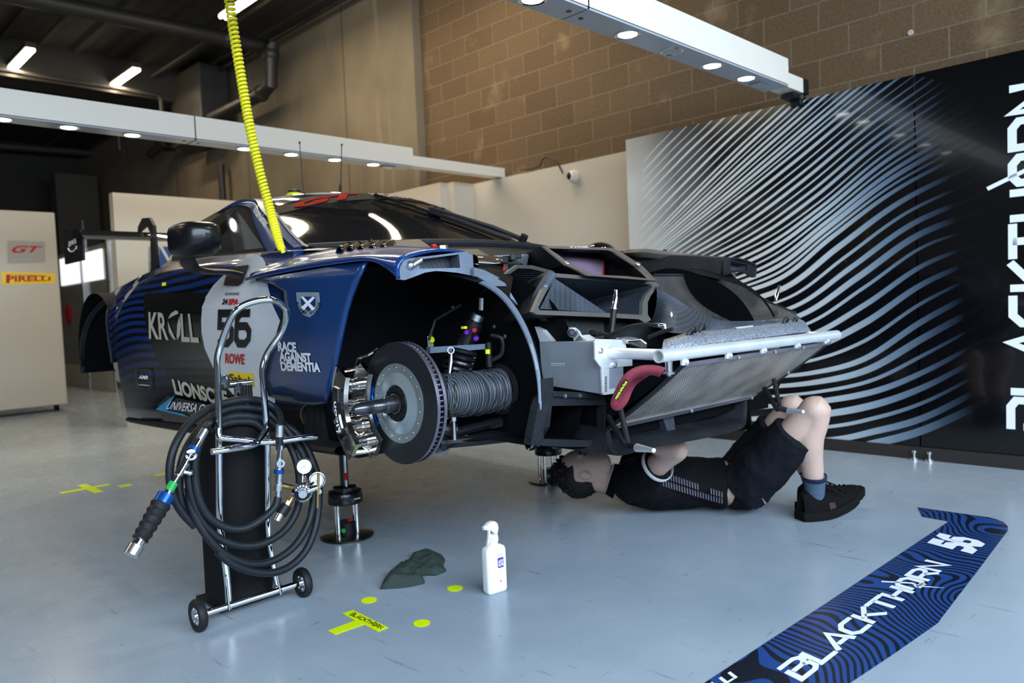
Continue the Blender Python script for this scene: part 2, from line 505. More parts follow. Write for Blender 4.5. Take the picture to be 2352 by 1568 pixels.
# team print on the rear partition, glimpsed under the rear wing
MT['print_grey2'] = mat('partition_print', (.22, .22, .22), .5, var=.02); MT['print_blue'] = mat('partition_blue', (.01, .05, .2), .5, var=.02)
pp_ = thing('partition_poster', (2.75, 7.40, 1.3), 'blue poster with a white diagonal cross seen under the rear wing', 'poster')
def pq_(x0, y0, x1, y1, d): return quad_map(PY(x0, y1, 7.408-d), PY(x1, y1, 7.408-d), PY(x1, y0, 7.408-d), PY(x0, y0, 7.408-d))
put(rect_geo(), pq_(341, 566, 366, 640, 0), 'strip', MT['print_grey2'], pp_); put(rect_geo(), pq_(366, 566, 412, 640, 0), 'sheet', MT['print_blue'], pp_)
put(text_geo('E', .03), pq_(345, 601, 362, 612, .002), 'lettering', MT['print_blue'], pp_)
for q_ in ([(.0, 1), (.16, 1), (1, .05), (1, 0), (.9, 0)], [(1, 1), (.84, 1), (0, .05), (0, 0), (.1, 0)]): put((q_, [tuple(range(5))]), pq_(366, 566, 412, 640, .002), 'cross', MT['white_board'], pp_)

# ------------------------------------------------------------------ big printed boards on the right wall
def board_mat():
    m = mat('board_print', (.004, .004, .005), .13, var=0, coat=.3); k = NT(m)
    tc = k.n('NewGeometry'); sep = k.n('SeparateXYZ'); k.l(tc.outputs['Position'], sep.inputs[0])
    # print fades from white at the rear end to black, the fade line leaning with height
    s = k.math('ADD', sep.outputs[1], k.math('MULTIPLY', sep.outputs[2], -.10))
    mr = k.n('MapRange', i1=2.15, i2=3.15); k.l(s, mr.inputs[0])
    c = k.ramp(mr.outputs[0], [(0, (.003, .003, .004)), (.3, (.012, .012, .014)), (.62, (.16, .16, .155)), (.85, (.48, .47, .44)), (1, (.60, .58, .54))])
    k.l(c, k.b.inputs['Base Color'])
    return m
def stripe_mat():
    m = mat('board_stripe', (.7, .72, .74), .16, var=0, coat=.3); k = NT(m)
    tc = k.n('NewGeometry'); sep = k.n('SeparateXYZ'); k.l(tc.outputs['Position'], sep.inputs[0])
    s = k.math('ADD', sep.outputs[1], k.math('MULTIPLY', sep.outputs[2], -.07))
    mr = k.n('MapRange', i1=.9, i2=2.4); k.l(s, mr.inputs[0])
    c = k.ramp(mr.outputs[0], [(0, (.003, .003, .004)), (.15, (.003, .004, .006)), (.25, (.035, .055, .09)), (.42, (.15, .21, .29)), (.62, (.42, .49, .55)), (1, (.66, .66, .64))])
    k.l(c, k.b.inputs['Base Color'])
    return m
MT['board'] = board_mat(); MT['stripe'] = stripe_mat()
SEAM_Y = 1.41
bd1 = thing('printed_board', (PXW, 2.4, 0), 'black and white wave printed wall board fading to white, left of the thin seam', 'wall board')
bd2 = thing('printed_board', (PXW, .2, 0), 'glossy black wall board with vertical white lettering at the right edge', 'wall board')
MB().box((PXW+.02, (SEAM_Y+3.36)/2+.002, ZB/2+.02), (.04, 3.36-SEAM_Y-.004, ZB-.04)).build('panel', MT['board'], bd1, smooth=0)
MB().box((PXW+.02, (SEAM_Y-1.8)/2-.002, ZB/2+.02), (.04, SEAM_Y+1.8-.004, ZB-.04)).build('panel', MT['board'], bd2, smooth=0)
KEYS = [
 [(1478,372),(1492,356),(1508,338),(1528,318),(1545,300)],
 [(1470,568),(1580,455),(1690,345),(1780,262),(1840,205)],
 [(1490,606),(1650,490),(1800,372),(1950,248),(2060,160)],
 [(1560,640),(1740,560),(1880,465),(2030,340),(2230,205)],
 [(1640,690),(1790,640),(1910,545),(2060,435),(2260,330)],
 [(1700,775),(1850,745),(1985,660),(2118,568),(2260,520)],
 [(1740,868),(1865,856),(1985,824),(2118,738),(2270,655)],
 [(1740,935),(1880,922),(2010,898),(2130,850),(2270,775)],
 [(1700,1015),(1900,1010),(2010,990),(2124,958),(2270,885)],
 [(1700,1060),(1900,1062),(2010,1045),(2124,1015),(2270,955)],
]
KN = [9, 9, 8, 7, 5, 4, 3, 3, 2]
def key_curve(s):
    i = min(int(s), len(KEYS)-2); t = s-i
    return [(lerp(a[0], b_[0], t), lerp(a[1], b_[1], t)) for a, b_ in zip(KEYS[i], KEYS[i+1])]
sl = []
for i, n in enumerate(KN):
    for j in range(n): sl.append(i+j/n)
sb = [MB(), MB()]
for q, s in enumerate(sl):
    P = [PX(x, y, PXW) for x, y in key_curve(s)]
    P = smooth_path([p for p in P], 10)
    base = interp(s, [(0, .010), (1, .013), (3, .015), (4.2, .026), (7, .03), (9, .034)])
    jit = 1+.35*math.sin(q*2.1)
    up_ = []; lo_ = []
    for i, p in enumerate(P):
        t = i/(len(P)-1)
        d = (P[min(i+1, len(P)-1)]-P[max(i-1, 0)]).normalized()
        nrm = V((0, -d.z, d.y))
        ww = base*jit*(.65+.4*math.sin(math.pi*(t+.12*math.sin(q))))
        if nrm.z < 0: nrm = -nrm
        up_.append(p+nrm*ww/2); lo_.append(p-nrm*ww/2)
    for side in (0, 1):
        quads_v = []; fs = []
        for i in range(len(P)-1):
            poly = [lo_[i], lo_[i+1], up_[i+1], up_[i]]
            ym = sum(p.y for p in poly)/4
            if (ym > SEAM_Y) != (side == 0): continue
            if max(p.z for p in poly) > ZB-.001:
                poly = [V((p.x, p.y, min(p.z, ZB-.001))) for p in poly]
            if min(p.z for p in poly) < .045:
                poly = [V((p.x, p.y, max(p.z, .045))) for p in poly]
            if max(p.y for p in poly) > 3.355 : continue
            o = len(quads_v); quads_v += [V((PXW-.0012, p.y, p.z)) for p in poly]; fs.append((o, o+1, o+2, o+3))
        sb[side].add(quads_v, fs)
sb[0].build('wave_stripes', MT['stripe'], bd1, smooth=0)
sb[1].build('wave_stripes', MT['stripe'], bd2, smooth=0)
# vertical lettering (reads upwards)
t0 = PX(2322, 985, PXW); t1 = PX(2318, 197, PXW)
hh = .20
put(stroke_geo('BLACKTHORN', .2, .1), quad_map((PXW-.0015, t0.y-hh, t0.z), (PXW-.0015, t1.y-hh, t1.z), (PXW-.0015, t1.y, t1.z), (PXW-.0015, t0.y, t0.z)), 'lettering', MT['white_ink'], bd2)
b = MB(); b.box((PXW-.012, .8, .035), (.02, 5.2, .07))
struct(b.build('baseboard_right', MT['dark_pipe'], smooth=0))
for i, (x, y) in enumerate(((2108, 1048), (2140, 1053))):
    p = PZ(x, y+4, 0.0); p.x = PXW-.045
    b = MB(); b.lathe((p.x, p.y, 0), (0, 0, 1), [(.0, .0), (.022, 0), (.022, .012), (.007, .014), (.007, .04), (.013, .041), (.013, .055), (0, .057)], 14)
    tag(b.build('board_foot', MT['steel'], smooth=40), 'small chrome screw foot of the black board, %s of the seam' % ('left' if i == 0 else 'right'), 'foot', 'screw feet at the board seam')
p = PX(2092, 75, BX)
tag(MB().lathe((BX, p.y, p.z), (-1, 0, 0), [(.016, 0), (.016, .006), (.006, .007), (.005, .002), (0, .002)], 16).build('wall_plug', MT['white_board']), 'small round pale plug in the block wall above the black board', 'wall plug')

# ------------------------------------------------------------------ light beams
def beam(label, y0, y1, zb, zt, xs, x_end, lamps, off_lamps, x_brk, y_small):
    r = thing('light_beam', ((xs[0]+x_end)/2, (y0+y1)/2, zb), label, 'light beam', 'overhead white light beams')
    segs = list(zip(xs, xs[1:]+[x_end]))
    for a, c in segs:
        b = MB(); b.box(((a+c)/2, (y0+y1)/2, (zb+zt)/2+.004), (c-a-.008, y1-y0, zt-zb-.008)); b.build('section', MT['white_paint'], r, smooth=0)
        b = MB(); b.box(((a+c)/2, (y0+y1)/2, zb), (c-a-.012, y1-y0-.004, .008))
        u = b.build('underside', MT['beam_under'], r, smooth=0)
    for x in xs[1:]:
        MB().box((x, (y0+y1)/2, (zb+zt)/2), (.008, y1-y0+.001, zt-zb+.001)).build('joint', MT['black_ink'], r, smooth=0)
        for dx in (-.05, .05):
            MB().cyl((x+dx, (y0+y1)/2+dx*.2, zb-.006), (x+dx, (y0+y1)/2+dx*.2, zb-.001), .011).build('screw', MT['black_ink'], r)
    for x in lamps+off_lamps:
        o = V((x, (y0+y1)/2, zb-.004))
        d = MB().lathe(o, (0, 0, -1), [(.058, 0), (.058, .004), (.052, .006), (.043, .003), (.043, .0)], 28).build('downlight', MT['chrome'], r)
        on = x in lamps
        MB().lathe(o, (0, 0, -1), [(.0, .002), (.043, .002)], 24).build('lens', MT['led' if on else 'led_off'], d)
        if on:
            l = bpy.data.lights.new('downlight_glow', 'SPOT'); l.energy = LED_W; l.spot_size = math.radians(110); l.spot_blend = .6; l.color = (1, .95, .85); l.shadow_soft_size = .04
            lo = bpy.data.objects.new('downlight_glow', l); COL.objects.link(lo); lo.location = o-V((0, 0, .02))
    zs = zb+(zt-zb)*.28 if False else zb+.01
    hs = (zt-zb)*.55
    ym = y_small
    b = MB(); b.box(((x_end+x_brk)/2, ym, zs+hs/2), (x_brk-x_end, (y1-y0)*.72, hs)); b.build('end_section', MT['white_paint'], r, smooth=0)
    b = MB(); b.box((x_brk+.035, ym, zs+hs/2), (.07, (y1-y0)*.8, hs*1.08)); b.box((x_brk-.02, ym, zs-.02), (.16, .09, .025)); b.box((x_brk+.03, ym, zs-.035), (.05, .07, .06))
    b.build('bracket', MT['black_plastic'], r, smooth=0, bevel=.006)
    MB().cyl((x_brk, ym-.05, zs-.02), (x_brk, ym-.03, zs-.02), .014).build('bolt', MT['steel'], r)
    b = MB(); b.box((x_end-.2, (y0+y1)/2+.01, zb-.008), (.10, .07, .012)); b.build('sensor_plate', MT['steel'], r, smooth=0)
    return r
LED_W = 6
z1, z2 = 2.13, 2.15
f1 = PZ(444.3, 322.9, z1); e1 = PZ(950.7, 382.9, z1)
f2 = PZ(1350, 20, z2); e2 = PZ(1812.6, 197, z2)
h1 = PY(949.6, 339.9, e1.y).z; h2 = PY(1810.6, 135, e2.y).z
u2 = PZ(1753, 209.7, z2).y
la1 = [PZ(x, y, z1).x for x, y in ((5, 272), (156, 292), (301, 310), (557, 342), (664, 355), (764, 367), (855, 377))]
la2 = [PZ(x, y, z2).x for x, y in ((1441, 77), (1636, 149), (1714, 178))]
lo2 = [PZ(1544, 115, z2).x]
beam('long white light beam across the back half of the pit box, behind the car roof', e1.y, e1.y+(u2-e2.y), z1, h1, [-2.2, f1.x], e1.x, la1, [], PZ(1190, 408, z1).x, e1.y+.07)
beam('bright white light beam overhead, nearest the black board', e2.y, u2, z2, h2, [-1.2, f2.x], e2.x, la2+[la2[0]-.62, la2[0]-1.2], lo2, PZ(1866, 212, z2).x, (e2.y+u2)/2+.01)
# cable and dome camera by the rear beam bracket
tag(MB().tube(smooth_path([(4.93, 4.75, 2.16), PX(1236, 383, 4.94), PX(1250, 362, 4.94), PX(1275, 368, 4.94), PX(1290, 392, 4.94), (4.94, 4.27, 2.06)], 6), .007, 6).build('cable', MT['dark_pipe']), 'thin dark cable looping over the white wall top by the beam bracket', 'cable')
p = PX(1312, 404, 4.9)
t = thing('dome_camera', (4.945, p.y, p.z), 'small white ball security camera with black lens on the white wall', 'security camera')
MB().lathe((4.945, p.y, p.z), (-1, -.1, 0), [(.05, 0), (.05, .02), (.046, .04), (.032, .065), (0.02, .07), (0, .07)], 22).build('housing', MT['white_paint'], t)
MB().ball((4.885, p.y+.005, p.z), (.022, .026, .032)).build('lens', MT['black_plastic'], t)

# ------------------------------------------------------------------ ceiling services
def fluo(a, c, label, el=20):
    a = V(a); c = V(c); t = thing('fluorescent_light', (a+c)/2, label, 'ceiling light', 'fluorescent lights on the dark ceiling')
    d = (c-a)
    MB().box((a+c)/2+V((0, 0, .05)), (.11, d.length+.04, .06)).build('housing', MT['duct_grey'], t, smooth=0)
    for s in (-.028, .028): MB().cyl(a+V((s, 0, 0)), c+V((s, 0, 0)), .02, n=12).build('tube', MT['fluo'], t)
    l = bpy.data.lights.new('tube_light', 'AREA'); l.shape = 'RECTANGLE'; l.size = .07; l.size_y = d.length; l.energy = el; l.color = (1, .82, .55)
    o = bpy.data.objects.new('tube_light', l); COL.objects.link(o); o.location = (a+c)/2-V((0, 0, .04))
    return t
ZL = 4.12
a = PZ(512, 40, ZL); fluo((a.x, a.y-1.5, ZL), (a.x, a.y, ZL), 'lit fluorescent batten at the top behind the yellow coiled hose')
a = PZ(18, 168, ZL); c = PZ(75, 115, ZL); fluo((a.x, c.y, ZL), (a.x, a.y, ZL), 'lit fluorescent batten at the far left of the ceiling')
a = PZ(250, 204, ZL); c = PZ(316, 160, ZL); fluo((a.x, c.y, ZL), (a.x, a.y, ZL), 'lit fluorescent batten second from the left, above the white beam')
fluo((2.98, 5.2, ZL), (2.98, 6.7, ZL), 'fluorescent batten reflected in the near half of the windscreen')
fluo((3.95, 3.9, ZL), (3.95, 5.4, ZL), 'fluorescent batten reflected near the middle of the windscreen')
fluo((-2.4, 5.3, ZL), (-2.4, 6.8, ZL), 'fluorescent batten far to the left over the trolley side')
fluo((.1, 5.3, ZL), (.1, 6.8, ZL), 'fluorescent batten over the left end of the rear beam')
def pipe(pts, r, label, m='dark_pipe', cat='pipe', n=12, col=None, bend=0):
    return tag(MB().tube(pts, r, n).build('ceiling_pipe', MT[m]), label, cat)
d1 = PX(640, 85, 4.65); XP = 4.55
e_ = [PX(x, y, XP) for x, y in ((605, 108), (622, 125), (621, 195), (600, 215), (520, 262))]
pp = [V((-2.0, e_[0].y, 4.05)), V((e_[0].x-.45, e_[0].y, e_[0].z)), e_[0], e_[1]+V((0, -.05, .05)), e_[1], e_[2], e_[3], V((XP, e_[3].y+1.4, e_[3].z-.02)), V((XP, e_[3].y+3.2, e_[3].z-.02))]
t = thing('drain_pipe', e_[1], 'thick black pipe bending down the concrete wall behind the hose', 'pipe')
MB().tube(pp, .085, 14).build('run', MT['dark_pipe'], t)
for q in (pp[1], pp[4], pp[6]):
    MB().ball(q, .1).build('coupling', MT['dark_pipe'], t)
# slim sprinkler pipes along the box
for (X_, Z_, r_, lb) in ((4.72, 4.32, .03, 'slim dark pipe along the top of the concrete wall'), (4.1, 4.3, .022, 'slim grey pipe under the ceiling left of the wall')):
    pipe([(X_, -3, Z_), (X_, 17, Z_)], r_, lb, 'dark_pipe' if r_ > .025 else 'duct_grey')
for (y_, z_, lb) in ((12.3, 4.05, 'thin dark pipe crossing the ceiling over the far battens'), (10.6, 3.98, 'thin dark pipe crossing under the ceiling beam')):
    pipe([(-4.6, y_, z_), (4.05, y_, z_), (4.1, y_, z_-.05), (4.1, y_, z_-.5)], .03, lb)
c = PX(520, 195, 4.6); c.y += .9
t = thing('duct_box', (4.62, c.y, c.z), 'dark grey duct box on the concrete wall behind the black pipe', 'duct')
MB().box((4.62, c.y, c.z), (.4, 1.0, .75)).build('box', MT['duct_grey'], t, smooth=0, bevel=.02)
MB().prism([(4.4, c.y-.6, c.z-.37), (4.85, c.y-.6, c.z-.37), (4.85, c.y-.1, c.z-.6), (4.4, c.y-.1, c.z-.6)], (0, .6, 0)).build('spigot', MT['dark_pipe'], t, smooth=0)
p0 = PY(0, 338, 16.3); p1 = PY(215, 352, 16.3)
pipe([(p0.x-1, 16.3, p0.z), p1], .07, 'horizontal brown pipe above the roller shutter', 'duct_grey')
p0 = PX(515, 400, 4.82)
pipe([(4.78, p0.y, 0), (4.78, p0.y, 3.1)], .045, 'vertical black downpipe on the concrete wall', 'dark_pipe')
p0 = PX(357, 345, 4.5)
t = thing('wall_camera', p0, 'dark camera on an arm on the concrete wall under the rear beam', 'camera')
MB().cyl(p0+V((0, .2, -.03)), p0+V((.02, -.35, .06)), .07, n=14).build('housing', MT['dark_pipe'], t)
MB().cyl(p0, p0+V((.3, .0, .05)), .03, n=10).build('arm', MT['dark_pipe'], t)

# ------------------------------------------------------------------ far left: white cabinet and mirror-like door leaf
cab = thing('white_cabinet', (1.9, 9.6, 0), 'tall white rolling cabinet at the far left with two stickers', 'cabinet')
MB().box((1.62, 9.75, 1.14), (1.7, .35, 2.13)).build('body', MT['white_board'], cab, smooth=0, bevel=.01)
for x in (.9, 1.7, 2.4): MB().cyl((x-.02, 9.75, .04), (x+.02, 9.75, .04), .04, n=14).build('caster', MT['black_plastic'], cab)
yf = 9.575-.003
def on_cab(x, y): return PY(x, y, yf)
def cabquad(x0, y0, x1, y1, sl=0.03): return quad_map(on_cab(x0, y1-.0), on_cab(x1, y1-(x1-x0)*sl), on_cab(x1, y0-(x1-x0)*sl*-1), on_cab(x0, y0))
MT['sticker_grey'] = mat('sticker_grey', (.36, .35, .34), .5, var=.02)
s1 = put(rect_geo(), cabquad(17, 552, 104, 605), 'sticker', MT['sticker_grey'], cab)
E_ = V((0, -.003, 0))
def cabq2(*a):
    f = cabquad(*a); return lambda u, v: f(u, v)+E_
put(text_geo('GT', .03, .35), cabq2(27, 563, 97, 580), 'lettering', MT['red_ink'], s1)
put(text_geo('WORLD CHALLENGE', 0), cabq2(33, 583, 88, 587), 'lettering', MT['grey_ink'], s1)
put(text_geo('powered by aws', 0), cabq2(28, 592, 80, 598), 'lettering', MT['grey_ink'], s1)
s2 = put(rect_geo(), cabquad(3, 624, 127, 654), 'sticker', MT['yellow_ink'], cab)
put(text_geo('PIRELLI', .03), cabq2(16, 632, 116, 647), 'lettering', MT['red_ink'], s2)
f_ = cabq2(14, 630, 116, 650)
put(([(0, 0), (.08, 0), (.08, 1), (0, 1), (.9, .82), (.9, 1)], [(0, 1, 2, 3), (2, 3, 4, 5)]), f_, 'lettering', MT['red_ink'], s2)
MT['mirror_leaf'] = mat('mirror_leaf', (.40, .39, .38), .22, .35, var=.08, nscale=1.5)
MT['reflection_glow'] = mat('reflection_glow', (.8, .8, .8), .3, var=0, emit=(.95, .97, 1), estr=.75)
g = thing('reflective_partition', (3.55, 12.5, 0), 'grey reflective partition far behind the rear wheel arch', 'partition')
MB().box((3.58, 12.9, 1.2), (.06, 3.4, 1.75)).build('glazing', MT['mirror_leaf'], g, smooth=0)
MB().box((3.56, 12.9, .17), (.08, 3.4, .34)).build('kick_panel', MT['white_board'], g, smooth=0)
MB().box((3.54, 12.6, 1.79), (.02, 2.0, .42)).build('reflection_glow', MT['reflection_glow'], g, smooth=0)  # added glowing sheet, painting in the bright daylight reflection on the partition
p = PX(156, 722, 3.53); MB().ball(p, (.03, .12, .16)).build('red_spot', MT['red_ink'], g)  # unidentified small red object, added as a plain red ball
for yy in (11.3, 12.45, 14.5): MB().box((3.55, yy, 1.1), (.09, .06, 2.2)).build('post', MT['steel'], g, smooth=0)

# ------------------------------------------------------------------ floor graphics
def decal_mat(name, blue, dark, scale, dist, ang=0):
    m = mat(name, blue, .3, var=0); k = NT(m)
    tc = k.n('TexCoord'); mp = k.n('Mapping'); mp.inputs['Rotation'].default_value = (0, 0, ang); k.l(tc.outputs['Object'], mp.inputs[0])
    n = k.n('TexNoise', i2=1.9, i3=1.0); k.l(mp.outputs[0], n.inputs['Vector'])
    n2 = k.n('TexNoise', i2=5.0, i3=0.0); k.l(mp.outputs[0], n2.inputs['Vector'])
    sep = k.n('SeparateXYZ'); k.l(mp.outputs[0], sep.inputs[0])
    ph = k.math('ADD', k.math('ADD', sep.outputs[0], k.math('MULTIPLY', n.outputs['Fac'], dist)), k.math('MULTIPLY', n2.outputs['Fac'], dist*.18))
    s = k.math('SINE', k.math('MULTIPLY', ph, scale))
    c = k.ramp(k.math('ADD', k.math('MULTIPLY', s, .5), .5), [(.0, dark), (.36, dark), (.44, blue), (1, blue)])
    k.l(c, k.b.inputs['Base Color'])
    return m
MT['decal_blue'] = decal_mat('floor_decal_print', (.012, .055, .23), (.004, .007, .016), 190, .75, .55)
fd = thing('floor_graphic', PZ(2150, 1350, 0), 'dark blue wave striped floor sticker with white lettering and number', 'floor sticker')
poly = [PZ(x, y, .0015) for x, y in ((2107.7,1165),(2118.6,1186),(2180,1197),(1900,1384),(1619,1568),(1480,1660),(1850,1660),(1953,1568),(2055,1500),(2151.5,1432.5),(2157,1428),(2161,1421),(2240,1318),(2315,1218),(2314.8,1208.7),(2305,1199),(2290,1193),(2271,1188))]
MB().prism(poly, (0, 0, .001)).build('film', MT['decal_blue'], fd, smooth=0)
def fq(*p, z=.0033): return quad_map(*[PZ(x, y, z) for x, y in p])
put(stroke_geo('BLACKTHORN', .2, .06), fq((1838, 1562), (2182, 1296), (2128, 1284), (1788, 1537)), 'lettering', MT['white_ink'], fd)
put(stroke_geo('56', .3, .14), fq((2226, 1271), (2259, 1245), (2166, 1224), (2136, 1247)), 'lettering', MT['white_ink'], fd)
put(text_geo('PIRELLI', .03), fq((1560, 1632), (1694, 1554), (1677, 1541), (1543, 1619)), 'lettering', MT['white_ink'], fd)
tm = thing('tape_marker', PZ(840, 1430, 0), 'fluorescent yellow T-shaped floor sticker with black lettering in front of the trolley', 'floor marker')
b = MB(); b.prism([PZ(x, y, .001) for x, y in ((786.9,1408.8),(811,1400.8),(892.2,1441),(868,1450.4),(835.9,1433.9),(769.9,1457.2),(753.2,1448.4),(815.4,1425.2))], (0, 0, .001)); b.build('film', MT['hi_yellow'], tm, smooth=0)
put(stroke_geo('BLACKTHORN', .17, .12), fq((803, 1411), (874, 1444), (882, 1438), (812, 1405.5), z=.003), 'lettering', MT['black_ink'], tm)
for (x, y, r, lb) in ((847.3, 1378, .026, 'yellow round floor dot between the green cloth and the T marker'), (1044.8, 1350.7, .027, 'yellow round floor dot just left of the white spray bottle'), (968.5, 1430.8, .026, 'yellow round floor dot right of the T marker, nearest the camera')):
    p = PZ(x, y, .001)
    tag(MB().lathe(p, (0, 0, 1), [(0, 0), (r, 0), (r, .001), (0, .001)], 36).build('floor_dot', MT['hi_yellow']), lb, 'floor marker', 'round yellow floor dots')
b = MB(); p = PZ(196, 1122, .001)
b.box((p.x, p.y, .0015), (.26, .05, .001)); b.box((p.x+.02, p.y-.02, .0016), (.05, .32, .001))
tag(b.build('floor_marker', MT['hi_yellow'], smooth=0), 'far yellow tape marker on the floor left of the trolley', 'floor marker')
for (x, y, lb) in ((288, 1115, 'small far yellow tape strip left of the hose lance'), (370, 1090, 'small far yellow tape strip just behind the hose lance')):
    p = PZ(x, y, .001); tag(MB().box((p.x, p.y, .0015), (.07, .06, .001)).build('floor_marker', MT['hi_yellow'], smooth=0), lb, 'floor marker')
# ------------------------------------------------------------------ race car : materials
def carbon(name, a, b_, rough=.35, sc_=260, ang=.78, coat=.4):
    m = mat(name, a, rough, 0, coat, var=0, spec=.2); k = NT(m)
    tc = k.n('TexCoord'); mp = k.n('Mapping'); mp.inputs['Rotation'].default_value = (ang, ang*.6, ang); k.l(tc.outputs['Object'], mp.inputs[0])
    ck = k.n('TexChecker'); ck.inputs['Scale'].default_value = sc_; k.l(mp.outputs[0], ck.inputs[0])
    ck.inputs[1].default_value = (*a, 1); ck.inputs[2].default_value = (*b_, 1)
    n = k.n('TexNoise', i2=6.0, i3=5.0); k.l(tc.outputs['Object'], n.inputs['Vector'])
    c = k.mix(k.ramp(n.outputs['Fac'], [(.45, (0, 0, 0)), (.75, (.5, .5, .5))]), ck.outputs['Color'], tuple(min(1, x*2.2) for x in b_))
    k.l(c, k.b.inputs['Base Color'])
    r = k.n('MapRange', i3=rough-.08, i4=rough+.2); k.l(n.outputs['Fac'], r.inputs[0]); k.l(r.outputs[0], k.b.inputs['Roughness'])
    return m
def paint_mat():
    m = mat('wave_paint', (.006, .03, .15), .22, .25, 1.0, var=0); k = NT(m)
    g = k.n('NewGeometry'); sep = k.n('SeparateXYZ'); k.l(g.outputs['Position'], sep.inputs[0])
    n = k.n('TexNoise', i2=1.2, i3=1.0); k.l(g.outputs['Position'], n.inputs['Vector'])
    e = k.math('POWER', 2.718, k.math('MULTIPLY', k.math('ADD', sep.outputs[1], -4.62), 3.6))
    ph = k.math('ADD', k.math('ADD', sep.outputs[2], k.math('MULTIPLY', e, .26)), k.math('MULTIPLY', n.outputs['Fac'], .22))
    s = k.math('ADD', k.math('MULTIPLY', k.math('SINE', k.math('MULTIPLY', ph, 150)), .5), .5)
    band = k.ramp(s, [(.0, (1, 1, 1)), (.38, (1, 1, 1)), (.48, (0, 0, 0)), (1, (0, 0, 0))])
    mr = k.n('MapRange', i1=2.55, i2=3.3); k.l(sep.outputs[1], mr.inputs[0])
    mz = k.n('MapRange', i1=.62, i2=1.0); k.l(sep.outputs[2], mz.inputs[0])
    lowc = k.mix(mz.outputs[0], (.004, .008, .022), (.008, .04, .22))  # bluer towards the top: brightness of the lit area put into the paint
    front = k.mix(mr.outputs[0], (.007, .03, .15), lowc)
    c = k.mix(k.math('MULTIPLY', band, mr.outputs[0]), front, (.002, .003, .006))
    k.l(c, k.b.inputs['Base Color'])
    return m
def corrugate(name, a, b_, axis, freq, rough=.4, metal=0.0):
    m = mat(name, a, rough, metal, var=0); k = NT(m)
    tc = k.n('TexCoord'); sep = k.n('SeparateXYZ'); k.l(tc.outputs['Object'], sep.inputs[0])
    s = k.math('ADD', k.math('MULTIPLY', k.math('SINE', k.math('MULTIPLY', sep.outputs[axis], freq)), .5), .5)
    k.l(k.ramp(s, [(.2, a), (.8, b_)]), k.b.inputs['Base Color'])
    bp = k.n('Bump', i0=.6, i1=.003); k.l(s, bp.inputs['Height']); k.l(bp.outputs[0], k.b.inputs['Normal'])
    return m
MT['paint'] = paint_mat()
MT['blue'] = mat('blue_paint', (.008, .042, .19), .25, .2, .45, var=.05, nscale=3)
MT['blue_panel'] = mat('blue_panel', (.007, .045, .17), .32, .2, .6, var=.05, nscale=3)
MT['carbon'] = carbon('carbon', (.006, .007, .009), (.014, .016, .020), .5, 260, .78, .0)
MT['carbon_grey'] = carbon('carbon_grey', (.022, .027, .036), (.055, .066, .088), .45, 220)
MT['carbon_cut'] = carbon('carbon_cut', (.10, .125, .17), (.15, .18, .23), .5, 330)
MT['carbon_edge'] = mat('carbon_edge', (.075, .068, .06), .55, var=.15, nscale=30)
MT['gloss_black'] = mat('gloss_black', (.006, .006, .007), .08, 0, 1, var=0)
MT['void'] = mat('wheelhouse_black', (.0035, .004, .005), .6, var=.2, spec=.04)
MT['glass'] = mat('tinted_glass', (.010, .010, .011), .03, 0, 0, var=0, spec=.6)
MT['glass'].node_tree.nodes['Principled BSDF'].inputs['Alpha'].default_value = .86
MT['side_glass'] = mat('side_glass', (.006, .006, .007), .04, 0, 0, var=0, spec=.12)
MT['side_glass'].node_tree.nodes['Principled BSDF'].inputs['Alpha'].default_value = .86
MT['banner'] = mat('banner_black', (.016, .014, .012), .65, 0, 0, var=.1, spec=.05)
MT['banner_red'] = mat('banner_red', (.42, .012, .012), .7, var=0, spec=.02)
MT['decal_white'] = mat('decal_white', (.62, .64, .68), .3, 0, .6, var=.02)
MT['decal_dark'] = mat('decal_dark', (.006, .0065, .008), .25, 0, .6, var=0)
MT['warm_ink'] = mat('warm_ink', (.48, .43, .35), .35, 0, .3, var=0)
MT['sky_ink'] = mat('sky_ink', (.02, .25, .5), .35, var=0)
MT['shield_grey'] = mat('shield_grey', (.22, .27, .31), .4, var=.02)
MT['mirror_black'] = mat('mirror_black', (.006, .006, .007), .3, 0, .15, var=.1, spec=.3)
MT['glint'] = mat('silver_trim', (.32, .32, .32), .6, .2, var=.3, nscale=90)

# ------------------------------------------------------------------ race car : body
CX = 2.35
car = thing('race_car', (CX, 3.2, 0), 'dark blue and black GT race car on jacks with nose and front wheel removed', 'race car')
TY = [2.2, 2.6, 3.0, 3.6, 4.1, 4.5, 5.1]
TZ = [.44, .55, .70, .85, 1.0, 1.10, 1.25]
TX = [[1.47,1.50,1.50,1.48,1.46,1.47,1.52],[1.46,1.50,1.50,1.47,1.45,1.46,1.51],[1.44,1.49,1.49,1.45,1.43,1.45,1.51],[1.42,1.46,1.46,1.43,1.41,1.44,1.53],
      [1.375,1.37,1.36,1.35,1.36,1.42,1.54],[1.36,1.35,1.33,1.33,1.36,1.43,1.56],[1.41,1.39,1.38,1.39,1.44,1.52,1.64]]
def Xs(y, z):
    return sinterp(y, [(yy, sinterp(z, list(zip(TZ, row)))) for yy, row in zip(TY, TX)])
def surf(x, y, off=.003):
    X = 1.44
    for _ in range(12):
        p = PX(x, y, X); X = lerp(X, Xs(p.y, p.z), .8)
    p = PX(x, y, X-off); return p
def pquad(*q, off=.003, fn=None):
    """bilinear quad in the photograph's frame dropped on the body side"""
    def f(u, v):
        bl, br, tr, tl = q
        x = bl[0]*(1-u)*(1-v)+br[0]*u*(1-v)+tr[0]*u*v+tl[0]*(1-u)*v
        y = bl[1]*(1-u)*(1-v)+br[1]*u*(1-v)+tr[1]*u*v+tl[1]*(1-u)*v
        return (fn or surf)(x, y, off)
    return f
